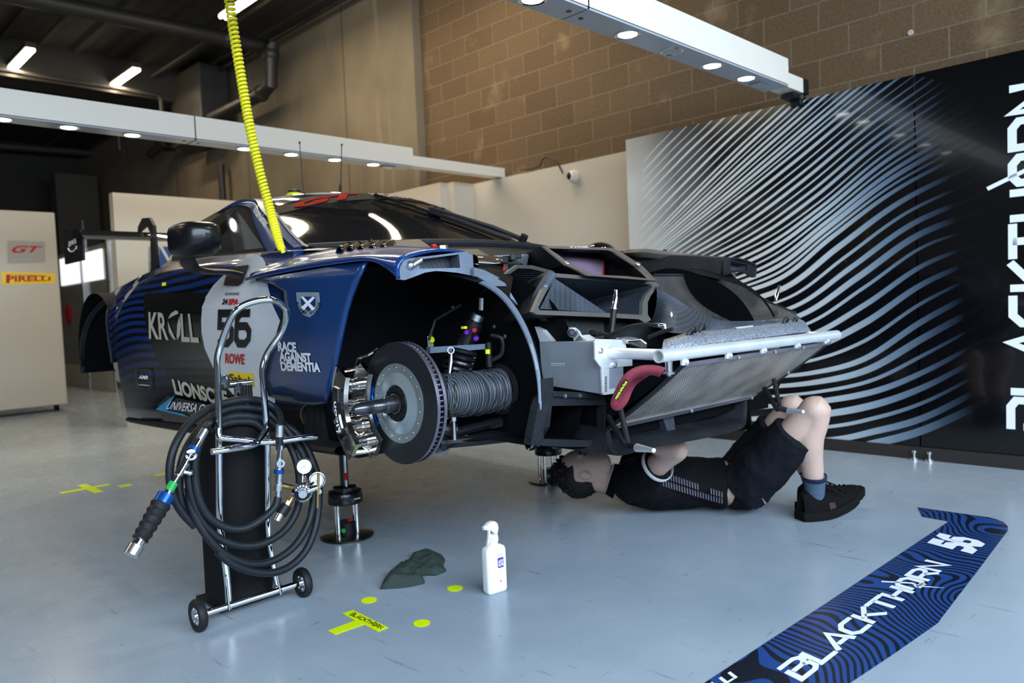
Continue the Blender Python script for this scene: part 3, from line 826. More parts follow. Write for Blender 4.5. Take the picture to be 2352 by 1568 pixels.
def ppoly(pts, name, m, parent, off=.0025, cuts=14, fn=None):
    x0 = min(p[0] for p in pts); x1 = max(p[0] for p in pts); y0 = min(p[1] for p in pts); y1 = max(p[1] for p in pts)
    g = ([((x-x0)/(x1-x0), (y-y0)/(y1-y0)) for x, y in pts], [tuple(range(len(pts)))])
    return put(g, lambda u, v: (fn or surf)(lerp(x0, x1, u), lerp(y0, y1, v), off), name, m, parent, cuts)
ZTOP = [(2.2, 1.165), (2.6, 1.195), (3.0, 1.215), (3.6, 1.238), (4.0, 1.235), (4.25, 1.21), (4.5, 1.165), (4.66, 1.145), (4.8, 1.105), (4.9, 1.03), (4.98, .90), (5.03, .80), (5.2, .78)]
ZBOT = .462
def archz(y): return .70+.41*max(0, 1-abs((y-4.64)/.34)**2.2)**.5
def side_grid(b, y0, y1, zl, n, m=14, mir=False):
    def f(u, v):
        y = lerp(y0, y1, u); z = lerp(zl(y), sinterp(y, ZTOP), v); x = Xs(y, z)
        return V((2*CX-x if mir else x, y, z))
    b.grid(f, n, m)
b = MB()
side_grid(b, 2.60, 4.30, lambda y: ZBOT, 26)
b.build('door_and_quarter', MT['paint'], car, smooth=60, solid=.02, soff=-1)
b = MB(); side_grid(b, 4.66, 4.98, archz, 14, 8); side_grid(b, 4.98, 5.03, lambda y: .665, 3)
b.build('rear_fender_tail', MT['carbon'], car, smooth=60, solid=.02, soff=-1)
b = MB(); side_grid(b, 4.30, 4.66, archz, 16, 8)
b.build('rear_fender', MT['paint'], car, smooth=60, solid=.02, soff=-1)
b = MB()
side_grid(b, 2.42, 4.30, lambda y: ZBOT, 12, 8, True); side_grid(b, 4.30, 4.98, archz, 14, 5, True); side_grid(b, 4.98, 5.03, lambda y: .665, 2, 8, True)
b.build('far_side_panel', MT['paint'], car, smooth=60)
# arch lip and dark wheelhouse at the rear
lip = [V((Xs(y, archz(y))-.004, y, archz(y))) for y in [4.302+.676*i/30 for i in range(31)]]
MB().tube(lip, .008, 6).build('arch_lip', MT['carbon'], car)
b = MB(); b.grid(lambda u, v: V((lerp(1.36, 1.75, v), lerp(4.29, 4.99, u), archz(lerp(4.301, 4.979, u))+.012)), 24, 1)
b.add([(1.38, 4.29, .46), (1.75, 4.29, .46), (1.75, 4.29, .75), (1.38, 4.29, .75), (1.75, 4.29, .45), (1.75, 4.99, .66), (1.75, 4.85, 1.1), (1.75, 4.29, 1.12), (1.38, 4.985, .665), (1.75, 4.985, .665), (1.75, 4.985, .75), (1.38, 4.985, .75)], [(0, 1, 2, 3), (4, 5, 6, 7), (8, 9, 10, 11)])
b.build('rear_wheelhouse', MT['void'], car, smooth=0)
MB().prism([(1.5, 4.5, 1.02), (1.5, 4.36, .98), (1.5, 4.34, .9)], (.02, 0, 0)).build('wheelhouse_tab', MT['alu_grey'], car, smooth=0)
# rear deck and tail
def deck(u, v):
    y = lerp(3.7, 5.03, u); z0 = sinterp(y, ZTOP); x0 = Xs(y, z0)
    s = lerp(-1, 1, v); x = CX+s*(CX-x0)
    return V((x, y, z0+.05*(1-abs(s)**3)))
b = MB(); b.grid(deck, 12, 20)
b.grid(lambda u, v: V((lerp(1.385, 2*CX-1.385, u), 5.03+.10*(1-abs(2*u-1)**6), lerp(.665, sinterp(5.03, ZTOP), v))), 24, 6)
b.build('rear_deck', MT['paint'], car, smooth=60)
# floor pan, skirt
b = MB(); b.box((CX, 3.6, .44), (1.5, 2.2, .03)); b.box((CX, 2.2, .53), (1.0, 1.0, .02))
b.hexa([V((1.46, 2.24, .45)), V((1.46, 2.61, .45)), V((1.7, 2.61, .45)), V((1.7, 2.24, .45)), V((1.50, 2.3, .70)), V((1.49, 2.61, .72)), V((1.7, 2.61, .72)), V((1.7, 2.3, .70))])
b.build('floor_pan', MT['carbon'], car, smooth=0)
sk = [(2.35, .49), (2.6, .50), (3.0, .49), (3.4, .475), (3.9, .455), (4.28, .44)]
b = MB()
def skirt(u, v):
    y = lerp(2.3, 4.29, u); xo = 1.40-.03*u; xi = 1.50
    P = [(xi, .475), (xo+.01, .452), (xo, .44), (xo+.02, .425), (1.7, .425)]
    t = v*4; i = min(int(t), 3); a = P[i]; c = P[i+1]
    return V((lerp(a[0], c[0], t-i), y, lerp(a[1], c[1], t-i)+.035*(1-u)**1.5))
b.grid(skirt, 12, 8)
b.build('side_skirt', MT['carbon'], car, smooth=30)

# greenhouse : pillars, glass, roof
def PP(x, y, p0, n): 
    d = ray(x, y); n = V(n); return C0 + d*((V(p0)-C0).dot(n)/d.dot(n))
TUM = ((1.5, 0, 1.17), (1, 0, -.85))
def tum(x, y, off=0): 
    p = PP(x, y, *TUM); p.x -= off; return p
RAIL = [(2.72, 1.545, 1.205), (2.93, 1.60, 1.285), (3.15, 1.67, 1.375), (3.35, 1.735, 1.45), (3.5, 1.79, 1.51), (3.65, 1.82, 1.535), (3.85, 1.83, 1.535), (4.1, 1.80, 1.47), (4.4, 1.74, 1.33), (4.65, 1.68, 1.22)]
def rail(y): return sinterp(y, [(a, b_) for a, b_, c in RAIL]), sinterp(y, [(a, c) for a, b_, c in RAIL])
CROWN = [(2.5, 1.215), (2.8, 1.36), (3.05, 1.465), (3.25, 1.535), (3.5, 1.578), (3.75, 1.58), (4.1, 1.54), (4.5, 1.42), (4.85, 1.28)]
# windscreen: u across (0 near .. 1 far), v from base to header
def ws(u, v):
    s = 2*u-1
    y = lerp(2.74, 3.36, v); 
    bow = (1-s*s)
    yb = y-.24*bow*(1-v)-.10*bow*v
    xr, zr = rail(y); xr += .035
    X = CX+s*(CX-xr)
    zc = sinterp(y-.24*(1-v)-.1*v, CROWN)+.015
    return V((X, yb, zr+.004+(zc-zr)*(1-abs(s)**2.05)))
b = MB(); b.grid(ws, 28, 16); b.build('windscreen', MT['glass'], car, smooth=80)
b = MB(); b.grid(lambda u, v: ws(u, lerp(.80, 1.0, v))+V((0, -.002, .003)), 28, 4); bn = b.build('sun_strip', MT['banner'], car, smooth=80)
put(text_geo('GT', .05, .4), lambda u, v: ws(lerp(.07, .36, u), lerp(.83, .97, v))+V((0, -.004, .007)), 'lettering', MT['banner_red'], bn, 10)
put(text_geo('WORLD CHALLENGE', .03, .3), lambda u, v: ws(lerp(.40, .88, u), lerp(.85, .955, v))+V((0, -.004, .007)), 'lettering', MT['grey_ink'], bn, 12)
b = MB()
def roofs(u, v):
    s = 2*u-1; y = lerp(3.36, 4.85, v); yb = y-.10*(1-s*s)*(1-min(1, v*3))
    yr = min(y, 4.65); xr, zr = rail(yr); xr += .035*max(0, 1-v*4)
    zc = sinterp(yb, CROWN)+.015*max(0, 1-v*3)
    return V((CX+s*(CX-xr), yb, zr+.004+(zc-zr)*(1-abs(s)**2.4)))
b.grid(roofs, 28, 20); b.build('roof', MT['gloss_black'], car, smooth=80)
# blue A pillar and roof rail band, near and far
def pillar(mir):
    b = MB()
    def f(u, v):
        y = lerp(2.66, 4.0, u)
        xr, zr = rail(y); w_ = interp(u, [(0, .085), (.3, .085), (.55, .06), (.8, .03), (1, .01)])
        t = v
        x = xr+.045-(.045+.02)*min(1, t*2)+ -.0*t; z = zr+.012-.0*t
        if t > .5: 
            k_ = (t-.5)*2; x = xr-.02-w_*.62*k_+.012*math.sin(k_*3.14); z = zr+.012-w_*k_
        return V((2*CX-x if mir else x, y-(.02*u if t > .5 else 0), z))
    b.grid(f, 24, 8)
    return b
pillar(False).build('roof_rail', MT['blue'], car, smooth=60)
pillar(True).build('roof_rail', MT['blue'], car, smooth=60)
tr = [V((rail(y)[0]+.03, y-.005, rail(y)[1]+.018)) for y in [2.70+.66*i/14 for i in range(15)]]
b = MB(); b.loft([[p+V((-.005, 0, -.003)), p+V((.006, 0, .003))] for p in tr], closed=False); b.build('pillar_trim', MT['glint'], car, smooth=0)
# side glass following the tumblehome, and its dark frame
win = [(478, 588), (560, 580), (652, 573), (648, 560), (628, 528), (603, 496), (580, 478), (563, 472), (545, 470), (525, 475), (495, 488), (455, 511), (425, 545), (402, 570), (396, 592)]
b = MB(); wp = [tum(x, y) for x, y in win]; b.add(wp, [tuple(range(len(wp)))]); b.build('side_window', MT['side_glass'], car, smooth=0)
b = MB(); wp2 = [2*CX for _ in wp]; b.add([V((2*CX-p.x, p.y, p.z)) for p in wp], [tuple(range(len(wp)))]); b.build('side_window', MT['side_glass'], car, smooth=0)
b = MB()
fr = [tum(x, y, .004) for x, y in ((652, 575), (648, 560), (628, 528), (603, 496), (580, 478), (563, 472), (545, 470))]
fi = [tum(x, y, .004) for x, y in ((612, 577), (598, 556), (580, 532), (565, 508), (553, 493), (545, 485), (530, 482))]
b.loft([fr, fi], closed=False)
b.loft([[tum(x, y, .004) for x, y in ((396, 600), (480, 596), (560, 586), (655, 578))], [tum(x, y, .004) for x, y in ((396, 588), (480, 584), (560, 574), (612, 568))]], closed=False)
b.build('window_frame', MT['black_matte'], car, smooth=0)
# belt ledge between door top and glass
b = MB(); b.grid(lambda u, v: V((lerp(Xs(lerp(2.45, 4.15, u), sinterp(lerp(2.45, 4.15, u), ZTOP)), 1.6, v), lerp(2.45, 4.15, u), sinterp(lerp(2.45, 4.15, u), ZTOP)+.012*math.sin(v*2))), 16, 4)
b.build('belt_ledge', MT['blue'], car, smooth=60)
b = MB(); b.grid(lambda u, v: V((2*CX-lerp(Xs(lerp(2.45, 4.15, u), sinterp(lerp(2.45, 4.15, u), ZTOP)), 1.6, v), lerp(2.45, 4.15, u), sinterp(lerp(2.45, 4.15, u), ZTOP)+.012*math.sin(v*2))), 16, 4)
b.build('belt_ledge', MT['blue'], car, smooth=60)
# cockpit: tub, cage, seat
b = MB(); b.box((CX, 3.5, .8), (1.3, 1.7, .6)); b.box((CX, 2.62, 1.13), (1.44, .35, .10))
b.build('cockpit_tub', MT['void'], car, smooth=0, bevel=.02)
b = MB()
for s in (-1, 1):
    b.tube(smooth_path([(CX+s*.66, 2.85, 1.1), (CX+s*.58, 3.2, 1.34), (CX+s*.5, 3.45, 1.48), (CX+s*.5, 3.9, 1.49), (CX+s*.6, 4.4, 1.15)], 6), .02, 8)
b.tube([(CX-.5, 3.45, 1.48), (CX+.5, 3.45, 1.48)], .02, 8); b.tube([(CX-.5, 3.9, 1.49), (CX+.5, 3.9, 1.49)], .02, 8)
b.tube([(CX-.5, 3.9, 1.49), (CX+.6, 4.4, 1.1)], .02, 8)
b.build('roll_cage', MT['black_plastic'], car)
b = MB(); b.box((CX+.36, 3.55, 1.2), (.42, .12, .5)); b.box((CX+.36, 3.5, 1.42), (.26, .2, .16)); b.build('seat', MT['black_matte'], car, smooth=0, bevel=.03)
# wiper
b = MB()
def wsp(u, v, h=.02): return ws(u, v)+V((0, -h*.7, h))
b.tube([wsp(.62, .03), wsp(.52, .28), wsp(.44, .52)], [.014, .012, .009], 8); 
b.tube([wsp(.66, .02, .03), wsp(.60, .16, .035), wsp(.47, .46, .03)], .011, 8)
b.tube([wsp(.615, .08, .012), wsp(.50, .46, .012), wsp(.395, .86, .012)], .008, 6)
b.box(wsp(.50, .46, .02), (.07, .05, .03)); b.cyl(wsp(.66, .0, .0), wsp(.66, .0, .05), .018)
b.build('wiper', MT['black_plastic'], car)
# roof antennas and lamps
for (x0, y0, x1, y1, r_) in ((697, 440, 688, 325, .003), (781, 448, 785, 330, .0035)):
    q = PY(x0, y0, 3.75); q2 = PY(x1, y1, 3.75)
    a = MB().tube([q-V((0, 0, .03)), q2], [r_, r_*.7], 6); a.cyl(q2-V((0, 0, .012)), q2, .005)
    if x0 > 750: a.tube([q-V((0, 0, .03)), q, lerp(q, q2, .17), lerp(q, q2, .22)], [.011, .010, .008, .003], 8)
    a.build('antenna', MT['black_plastic'], car)
q = PY(676, 444, 3.7); MB().lathe(q-V((0, 0, .02)), (0, 0, 1), [(.045, 0), (.045, .012), (.035, .02), (.03, .034), (0, .04)], 20).build('roof_beacon', MT['hi_yellow'], car)
MB().lathe(q, (0, 0, 1), [(.036, 0.002), (.034, .014), (0, .022)], 20).build('beacon_cap', MT['black_plastic'], car)

# near front fender: rear panel, top, latch face
def fsurf(x, y, off=0):
    p = PX(x, y, 1.36)
    for _ in range(8):
        X = 1.352+.040*max(0, (.95-p.z)/.3)**1.6+.022*max(0, min(1.3, (p.y-2.25)/.35))**2
        p = PX(x, y, X-off)
    return p
fl = [(590, 641), (625, 652), (651, 668), (655, 700), (650, 735), (637, 780), (620, 830), (613, 868), (622, 910)]
fr_ = [(842, 598), (822, 640), (806, 680), (795, 715), (786, 755), (777, 800), (768, 845), (758, 885), (749, 923)]
b = MB(); b.loft([[fsurf(lerp(a[0], c[0], k/16), lerp(a[1], c[1], k/16)+(0 if i < 8 else 4*math.sin(k/16*3.14))) for k in range(17)] for i, (a, c) in enumerate(zip(fl, fr_))], closed=False)
fp = b.build('fender_rear_panel', MT['blue_panel'], car, smooth=70, solid=.012, soff=-1)
b = MB()   # dark duct behind it
b.loft([[fsurf(a[0], a[1], -.02), fsurf(a[0]-10, a[1], -.09)] for a in fl], closed=False); b.build('vent_duct', MT['void'], car, smooth=0)
b = MB(); b.prism([fsurf(622, 905), fsurf(635, 918), fsurf(720, 930), fsurf(752, 924), fsurf(700, 912)], (.10, 0, -.012)); b.build('fender_fin', MT['carbon_grey'], car, smooth=0)
# fender top, lofted from outer edge to inner edge
# rows: outer low edge, crest, inner edge at shared stations
ow = [PX(x, y, X) for x, y, X in ((565, 645, 1.415), (615, 634, 1.385), (700, 618, 1.36), (770, 607, 1.345), (842, 599, 1.33), (880, 612, 1.325), (914, 641, 1.32))]
cr = [PX(x, y, X) for x, y, X in ((572, 636, 1.425), (625, 618, 1.405), (700, 602, 1.385), (770, 591, 1.37), (842, 583, 1.36), (880, 584, 1.35), (926, 590, 1.335))]
iw = [PX(x, y, X) for x, y, X in ((585, 632, 1.44), (645, 602, 1.49), (735, 578, 1.58), (790, 571, 1.62), (880, 568, 1.64), (960, 568, 1.64), (1072, 577, 1.60))]
b = MB(); ro = [smooth_path(r, 5) for r in (ow, cr, iw)]
def ft(u, v):
    i = min(int(u*(len(ro[0])-1)+1e-6), len(ro[0])-1)
    o, c, n = ro[0][i], ro[1][i], ro[2][i]
    if v < .5: 
        t = v*2; p = lerp(o, c, t); p = p+V((-.010*math.sin(t*3.14), 0, .004*math.sin(t*3.14)))
    else:
        t = (v-.5)*2; p = lerp(c, n, t); p = p+V((0, 0, .014*math.sin(t*3.14)))
    return p
b.grid(ft, len(ro[0])-1, 14); b.build('fender_top', MT['blue'], car, smooth=80, solid=.008, soff=-1)
b = MB()    # inner skirt of the fender down into the engine bay
b.loft([[p, p+V((.03, 0, -.10))] for p in ro[2]], closed=False); b.build('fender_inner', MT['void'], car, smooth=0)
# carbon latch face (front end of the fender) with its pocket
YF = PX(914, 641, 1.32).y
def lf(x, y, d=0): p = PY(x, y, YF+.0); return V((p.x, p.y+d, p.z))
outer = [(914, 641), (918, 615), (924, 603), (932, 594), (1000, 586), (1072, 577), (1075, 583), (1086, 585), (1089, 634), (1075, 631), (1050, 626), (1020, 623), (1000, 622), (975, 626), (950, 636), (930, 643)]
pocket = [(964, 617), (962, 596), (1000, 591), (1054, 584), (1057, 615), (1000, 616)]
b = MB()
# face split round the pocket
bm = bmesh.new()
from mathutils.geometry import tessellate_polygon
def holed(outer, inner, fn, thick, name, m, parent, depth_inner=None, bevel=0):
    polys = [[V((x, y, 0)) for x, y in outer], [V((x, y, 0)) for x, y in inner]]
    flat = [p for P in polys for p in P]
    tri = tessellate_polygon(polys)
    F = [fn(p.x, p.y, 0) for p in flat]; B_ = [fn(p.x, p.y, thick) for p in flat]
    n = len(flat); b = MB()
    no = len(outer)
    fs = [tuple(t) for t in tri]+[tuple(i+n for i in t[::-1]) for t in tri]
    for s, e in ((0, no), (no, n)):
        k = e-s
        for i in range(k): fs.append((s+i, s+(i+1) % k, n+s+(i+1) % k, n+s+i))
    b.add(F+B_, fs)
    return b.build(name, m, parent, smooth=30, bevel=bevel)
latch = holed(outer, pocket, lf, .010, 'fender_latch_face', MT['carbon_cut'], car)
b = MB(); pc = [lf(x, y, .0) for x, y in pocket]; pb = [lf(x, y, .05) for x, y in pocket]
b.loft([pc, pb], True, cap1=True); b.build('latch_pocket', MT['carbon_grey'], car, smooth=0)
b = MB(); p = lf(940, 606, -.004); b.cyl(p+V((0, 0, -.008)), p+V((.035, -.006, .012)), .010); b.ball(p+V((.0, 0, -.004)), .013); b.build('latch_pin', MT['steel'], car)
# louvres on the fender top
for i, x in enumerate((776, 799, 823, 849, 874)):
    a = PX(x, 588-i*.6, 1.42+.012*i); c = PX(x+22, 570-i*1.2, 1.56)
    b = MB()
    d = c-a
    L = []
    for k in range(9):
        t = k/8*math.pi
        L.append([a+d*s_+V((0, -.045*math.cos(t)*.5-.01, .034*math.sin(t)*(1-.25*s_)-.004)) for s_ in (0, .25, .5, .75, 1)])
    b.loft(L, closed=False); b.build('fender_louvre', MT['gloss_black'], car, smooth=60, solid=.004)
b = MB(); q = [PX(x, y, X) for x, y, X in ((893, 582, 1.47), (990, 572, 1.56), (966, 556, 1.70), (888, 560, 1.68))]
b.hexa([p+V((0, 0, -.03)) for p in q]+[p+V((0, 0, .012)) for p in q]); b.build('louvre_ramp', MT['carbon_edge'], car, smooth=30, bevel=.008)
b = MB(); b.tube(smooth_path([ws(u, 0)+V((0, -.03, .0)) for u in [i/16 for i in range(17)]], 2), .018, 8); b.build('cowl_seal', MT['rubber'], car)
b = MB(); b.grid(lambda u, v: ws(u, 0)+V((0, -.03-.2*v, -.01-.06*v)), 16, 4); b.build('cowl', MT['carbon'], car, smooth=60)

# ------------------------------------------------------------------ race car : lettering and marks on the side
bod = car
ppoly([(462,735),(464,705),(472,682),(490,655),(510,635),(532,617),(552,601),(572,590),(590,586),(603,591),(610,604),(612,622),(616,660),(626,700),(645,740),(640,790),(632,850),(632,925),(560,922),(535,905),(512,878),(490,845),(470,800),(463,765)], 'number_roundel', MT['decal_white'], car, .003)
ppoly([(329,690),(334,672),(400,672),(478,672),(464,705),(462,735),(463,765),(470,800),(490,845),(512,878),(535,905),(500,912),(440,893),(392,868),(372,846),(352,806),(338,760),(331,720)], 'sponsor_panel', MT['decal_dark'], car, .003)
rd = lambda s, q, m, nm='lettering', **k: put(text_geo(s, k.get('bold', .02), k.get('sh', 0)), pquad(*q, off=.0065), nm, m, car, k.get('cuts', 6))
put(stroke_geo('56', .22, .12), pquad((497, 794), (571, 796), (577, 712), (500, 713), off=.0065), 'race_number', MT['black_ink'], car, 6)
rd('KRLL', ((0, 0),)*4, MT['warm_ink']) if False else None
rd('KR', ((342, 776), (387, 779), (380, 716), (341, 714)), MT['warm_ink'])
rd('LL', ((417, 783), (457, 785), (446, 718), (414, 718)), MT['warm_ink'])
ppoly([(386, 732), (392, 720), (402, 713), (408, 714), (410, 720), (400, 724)], 'lettering', MT['warm_ink'], car, .0065, 6)
ppoly([(385, 737), (390, 750), (398, 768), (404, 781), (396, 776), (388, 762)], 'lettering', MT['warm_ink'], car, .0065, 6)
ppoly([(412, 726), (415, 745), (413, 770), (407, 781), (406, 770), (407, 745)], 'lettering', MT['warm_ink'], car, .0065, 6)
rd('CROWDSTRIKE', ((516, 678), (549, 677), (549, 671), (516, 672)), MT['black_ink'], bold=.02, sh=.2)
rd('24', ((509, 698), (522, 698), (523, 686), (511, 686)), MT['black_ink'], bold=.05, sh=.2)
rd('SPA', ((523, 699), (546, 699), (547, 686), (524, 686)), MT['red_ink'], bold=.05, sh=.2)
rd('ROWE', ((517, 833), (561, 836), (561, 813), (517, 811)), MT['red_ink'], bold=.035)
ppoly([(521, 853), (582, 857), (585, 891), (527, 878)], 'sponsor_patch', MT['yellow_ink'], car, .0055, 5)
put(text_geo('Sabelt', .02), pquad((527, 874), (581, 886), (581, 866), (527, 857), off=.009), 'lettering', MT['black_ink'], car, 5)
rd('LIONSCRE', ((402, 903), (526, 932), (520, 898), (394, 870)), MT['warm_ink'], bold=.04)
# skirt lettering
def skf(x, y, off): return PX(x, y, 1.415-off)
ppoly([(357, 940), (401, 907), (383, 942), (420, 950), (434, 958)], 'sponsor_mark', MT['sky_ink'], car, .02, 5, skf)
put(text_geo('UNIVERSA CVS', .0, .35), pquad((381, 939), (484, 950), (484, 929), (389, 920), off=.022, fn=skf), 'lettering', MT['white_ink'], car, 5)
ppoly([(330, 962), (352, 941), (384, 909), (455, 924), (560, 946), (560, 985)], 'skirt_plate', MT['decal_dark'], car, .012, 8, skf)
ppoly([(575, 922), (632, 925), (700, 935), (700, 1040), (620, 1010), (575, 990)], 'lower_sill', MT['decal_dark'], car, .004, 6)
put(text_geo('THE F', .0, .2), pquad((438, 958), (454, 960), (454, 955), (438, 953), off=.022, fn=skf), 'lettering', MT['grey_ink'], car, 2)
# small framed badge
MT['badge_dim'] = mat('badge_dim', (.05, .05, .05), .5, var=0)
for q in (((310, 851), (344, 850), (345, 848), (310, 849)), ((310, 851), (312, 851), (315, 889), (313, 889)), ((343, 850), (345, 850), (348, 893), (346, 893)), ((313, 889), (346, 893), (346, 894), (313, 891)), ((311, 874), (346, 877), (346, 878), (311, 875))):
    put(rect_geo(), pquad(*q, off=.006), 'badge_frame', MT['badge_dim'], car, 2)
rd('AMR', ((318, 869), (340, 871), (340, 863), (318, 861)), MT['white_ink'], bold=.03, sh=.3)
put(mark_geo(9, 3), pquad((318, 885), (342, 887), (342, 883), (318, 881), off=.0065), 'lettering', MT['grey_ink'], car, 2)
ppoly([(372, 649), (381, 648), (381, 655), (372, 657)], 'yellow_marker', MT['hi_yellow'], car, .006, 2)
# on the fender panel
for i, (s, q) in enumerate((('RACE', ((639, 805), (681, 808), (679, 786), (637, 784))), ('AGAINST', ((642, 828), (715, 831), (713, 811), (640, 807))), ('DEMENTIA', ((646, 850), (736, 853), (734, 833), (643, 830))))):
    put(text_geo(s, .05), pquad(*q, off=.003, fn=fsurf), 'lettering', MT['white_ink'], fp, 4)
sh_ = [(680, 671), (733, 671), (735, 690), (732, 708), (722, 721), (711, 729), (698, 724), (687, 712), (682, 694)]
ppoly(sh_, 'team_shield', MT['shield_grey'], fp, .002, 4, fsurf)
ppoly([(690, 681), (724, 681), (725, 700), (708, 715), (692, 700)], 'team_shield', MT['blue_ano'], fp, .0035, 3, fsurf)
for q in ([(690, 681), (697, 681), (724, 709), (717, 713)], [(718, 681), (724, 683), (698, 712), (691, 706)]):
    ppoly(q, 'team_shield', MT['white_ink'], fp, .005, 3, fsurf)
def arc_text(s, c, r, a0, a1, h, m, parent):
    for i, ch in enumerate(s):
        a = math.radians(lerp(a0, a1, i/(len(s)-1)))
        ux, uy = math.cos(a), math.sin(a)       # outward (image axes, y down)
        base = (c[0]+ux*r, c[1]+uy*r); up = (-ux*h, -uy*h); rt = (uy*h*.36, -ux*h*.36)
        q = ((base[0]-rt[0], base[1]-rt[1]), (base[0]+rt[0], base[1]+rt[1]), (base[0]+rt[0]+up[0], base[1]+rt[1]+up[1]), (base[0]-rt[0]+up[0], base[1]-rt[1]+up[1]))
        put(text_geo(ch, .01), pquad(*q, off=.004, fn=fsurf), 'lettering', m, parent)
arc_text('ECURIE', (708, 694), 28, 175, 105, 6.5, MT['black_ink'], fp)
arc_text('ECOSSE', (708, 694), 28, 75, 5, 6.5, MT['black_ink'], fp)
# names on the roof rail
put(text_geo('Romain Leroux', .015), lambda u, v: V((rail(lerp(3.42, 3.12, u))[0]-.045+.03*v, lerp(3.42, 3.12, u), rail(lerp(3.42, 3.12, u))[1]-.022+.03*v)), 'lettering', MT['white_ink'], car, 6)

# mirror
MIRX = 1.17
def mp_(x, y, X=MIRX): return PX(x, y, X)
b = MB()
secs = []
mY = mp_(455, 545).y
def mring(xl, xr, yt, yb, X):
    L = []
    for k in range(20):
        a = 2*math.pi*k/20; cx = (xl+xr)/2; cy = (yt+yb)/2
        e = 2.6
        ca, sa = math.cos(a), math.sin(a)
        L.append(PX(cx+(xr-xl)/2*math.copysign(abs(ca)**(2/e), ca), cy+(yb-yt)/2*math.copysign(abs(sa)**(2/e), sa), X))
    return L
# housing: rounded teardrop, seen from ahead; lofted along the car's length
c0 = mp_(450, 545)
def ring_y(y, x0, x1, z0, z1):
    L = []
    for k in range(22):
        a = 2*math.pi*k/22; ca, sa = math.cos(a), math.sin(a); e = 2/3.6
        L.append(V(((x0+x1)/2+(x1-x0)/2*math.copysign(abs(ca)**e, ca), y, (z0+z1)/2+(z1-z0)/2*math.copysign(abs(sa)**e, sa))))
    return L
ym = c0.y
lft = PY(391, 545, ym+.06).x; rgt = PY(510, 540, ym-.03).x; top = PY(440, 507, ym).z; bot = PY(450, 590, ym).z
b.loft([ring_y(ym-.075, lft+.07, rgt-.05, lerp(bot, top, .45), lerp(bot, top, .75)), ring_y(ym-.06, lft+.03, rgt-.02, lerp(bot, top, .25), lerp(bot, top, .9)), ring_y(ym-.025, lft+.006, rgt, lerp(bot, top, .08), top-.003), ring_y(ym+.03, lft, rgt, bot, top), ring_y(ym+.09, lft, rgt-.002, bot+.002, top-.002)], True, True, True)
mi = b.build('mirror_housing', MT['mirror_black'], car, smooth=60)
st = [PX(430, 578, 1.17), PX(432, 602, 1.185), PX(446, 617, 1.22), PX(475, 623, 1.28), PX(520, 625, 1.36), PX(548, 630, 1.40)]
b = MB(); path = smooth_path(st, 6); L = []
for i, p in enumerate(path):
    t = i/(len(path)-1); d = (path[min(i+1, len(path)-1)]-path[max(i-1, 0)]).normalized()
    side = V((0, 1, 0)); nn = d.cross(side).normalized()
    hw = lerp(.078, .045, t); th = lerp(.014, .010, t)
    L.append([p+side*hw*math.cos(a)+nn*th*math.sin(a) for a in [2*math.pi*k/12 for k in range(12)]])
b.loft(L, True, True, True); b.build('mirror_arm', MT['black_plastic'], car, smooth=60)
ppoly([(530, 613), (572, 608), (557, 648), (546, 656), (513, 655), (518, 636)], 'mirror_base', MT['black_plastic'], car, .012, 3)
b = MB(); b.ball((2*CX-1.17, ym+.0, (top+bot)/2), (.11, .08, .06)); b.tube([(2*CX-1.19, ym, bot), (2*CX-1.25, ym, bot-.06), (2*CX-1.45, ym, bot-.08)], .02, 8); b.build('mirror_housing', MT['gloss_black'], car)

# rear wing
YW = 5.25
ep = [PX(x, y, 1.45) for x, y in ((147, 537), (187, 506), (190, 597), (149, 607))]
wx0 = PY(189, 540, YW).x
e1_ = [V((1.43, 5.08, 1.565)), V((1.43, 5.08, 1.31)), V((1.40, 5.42, 1.32)), V((1.40, 5.42, 1.50))]
q = [PX(187, 506, 1.45), PX(191, 597, 1.45), PX(149, 607, 1.41), PX(146, 540, 1.41)]
MB().prism(q, (.012, 0, 0)).build('wing_endplate', MT['black_plastic'], car, smooth=0)
def epm(x, y, off=0): return PP(x, y, q[0]+V((-.003-off, 0, 0)), (q[1]-q[0]).cross(q[2]-q[0]))
put(text_geo('aws', .02), pquad((157, 567), (175, 558), (175, 540), (157, 549), off=0, fn=epm), 'lettering', MT['grey_ink'], car)
b = MB(); 
arc = [(156, 570), (161, 577), (168, 577), (175, 569)]
b.tube(smooth_path([epm(x, y, .001) for x, y in arc], 5), .004, 6); b.tube([epm(173, 566, .001), epm(176, 565, .001), epm(175.5, 572, .001)], .003, 6); b.build('lettering', MT['grey_ink'], car)
zt_ = PY(250, 532, 5.2).z; zb_ = PY(250, 556, 5.2).z
b = MB()
prof = [(5.02, zt_-.045), (5.06, zt_-.01), (5.15, zt_), (5.28, zt_+.005), (5.36, zt_+.02), (5.36, zt_+.012), (5.25, zt_-.03), (5.12, zt_-.06), (5.05, zt_-.06)]
b.loft([[V((x, y, z)) for y, z in prof] for x in (1.43, CX, 2*CX-1.43)], True, True, True)
b.build('wing_plane', MT['gloss_black'], car, smooth=60)
MB().prism([(2*CX-1.43, 5.08, zt_+.06), (2*CX-1.43, 5.08, zt_-.2), (2*CX-1.40, 5.42, zt_-.2), (2*CX-1.40, 5.42, zt_+.0)], (.012, 0, 0)).build('wing_endplate', MT['black_plastic'], car, smooth=0)
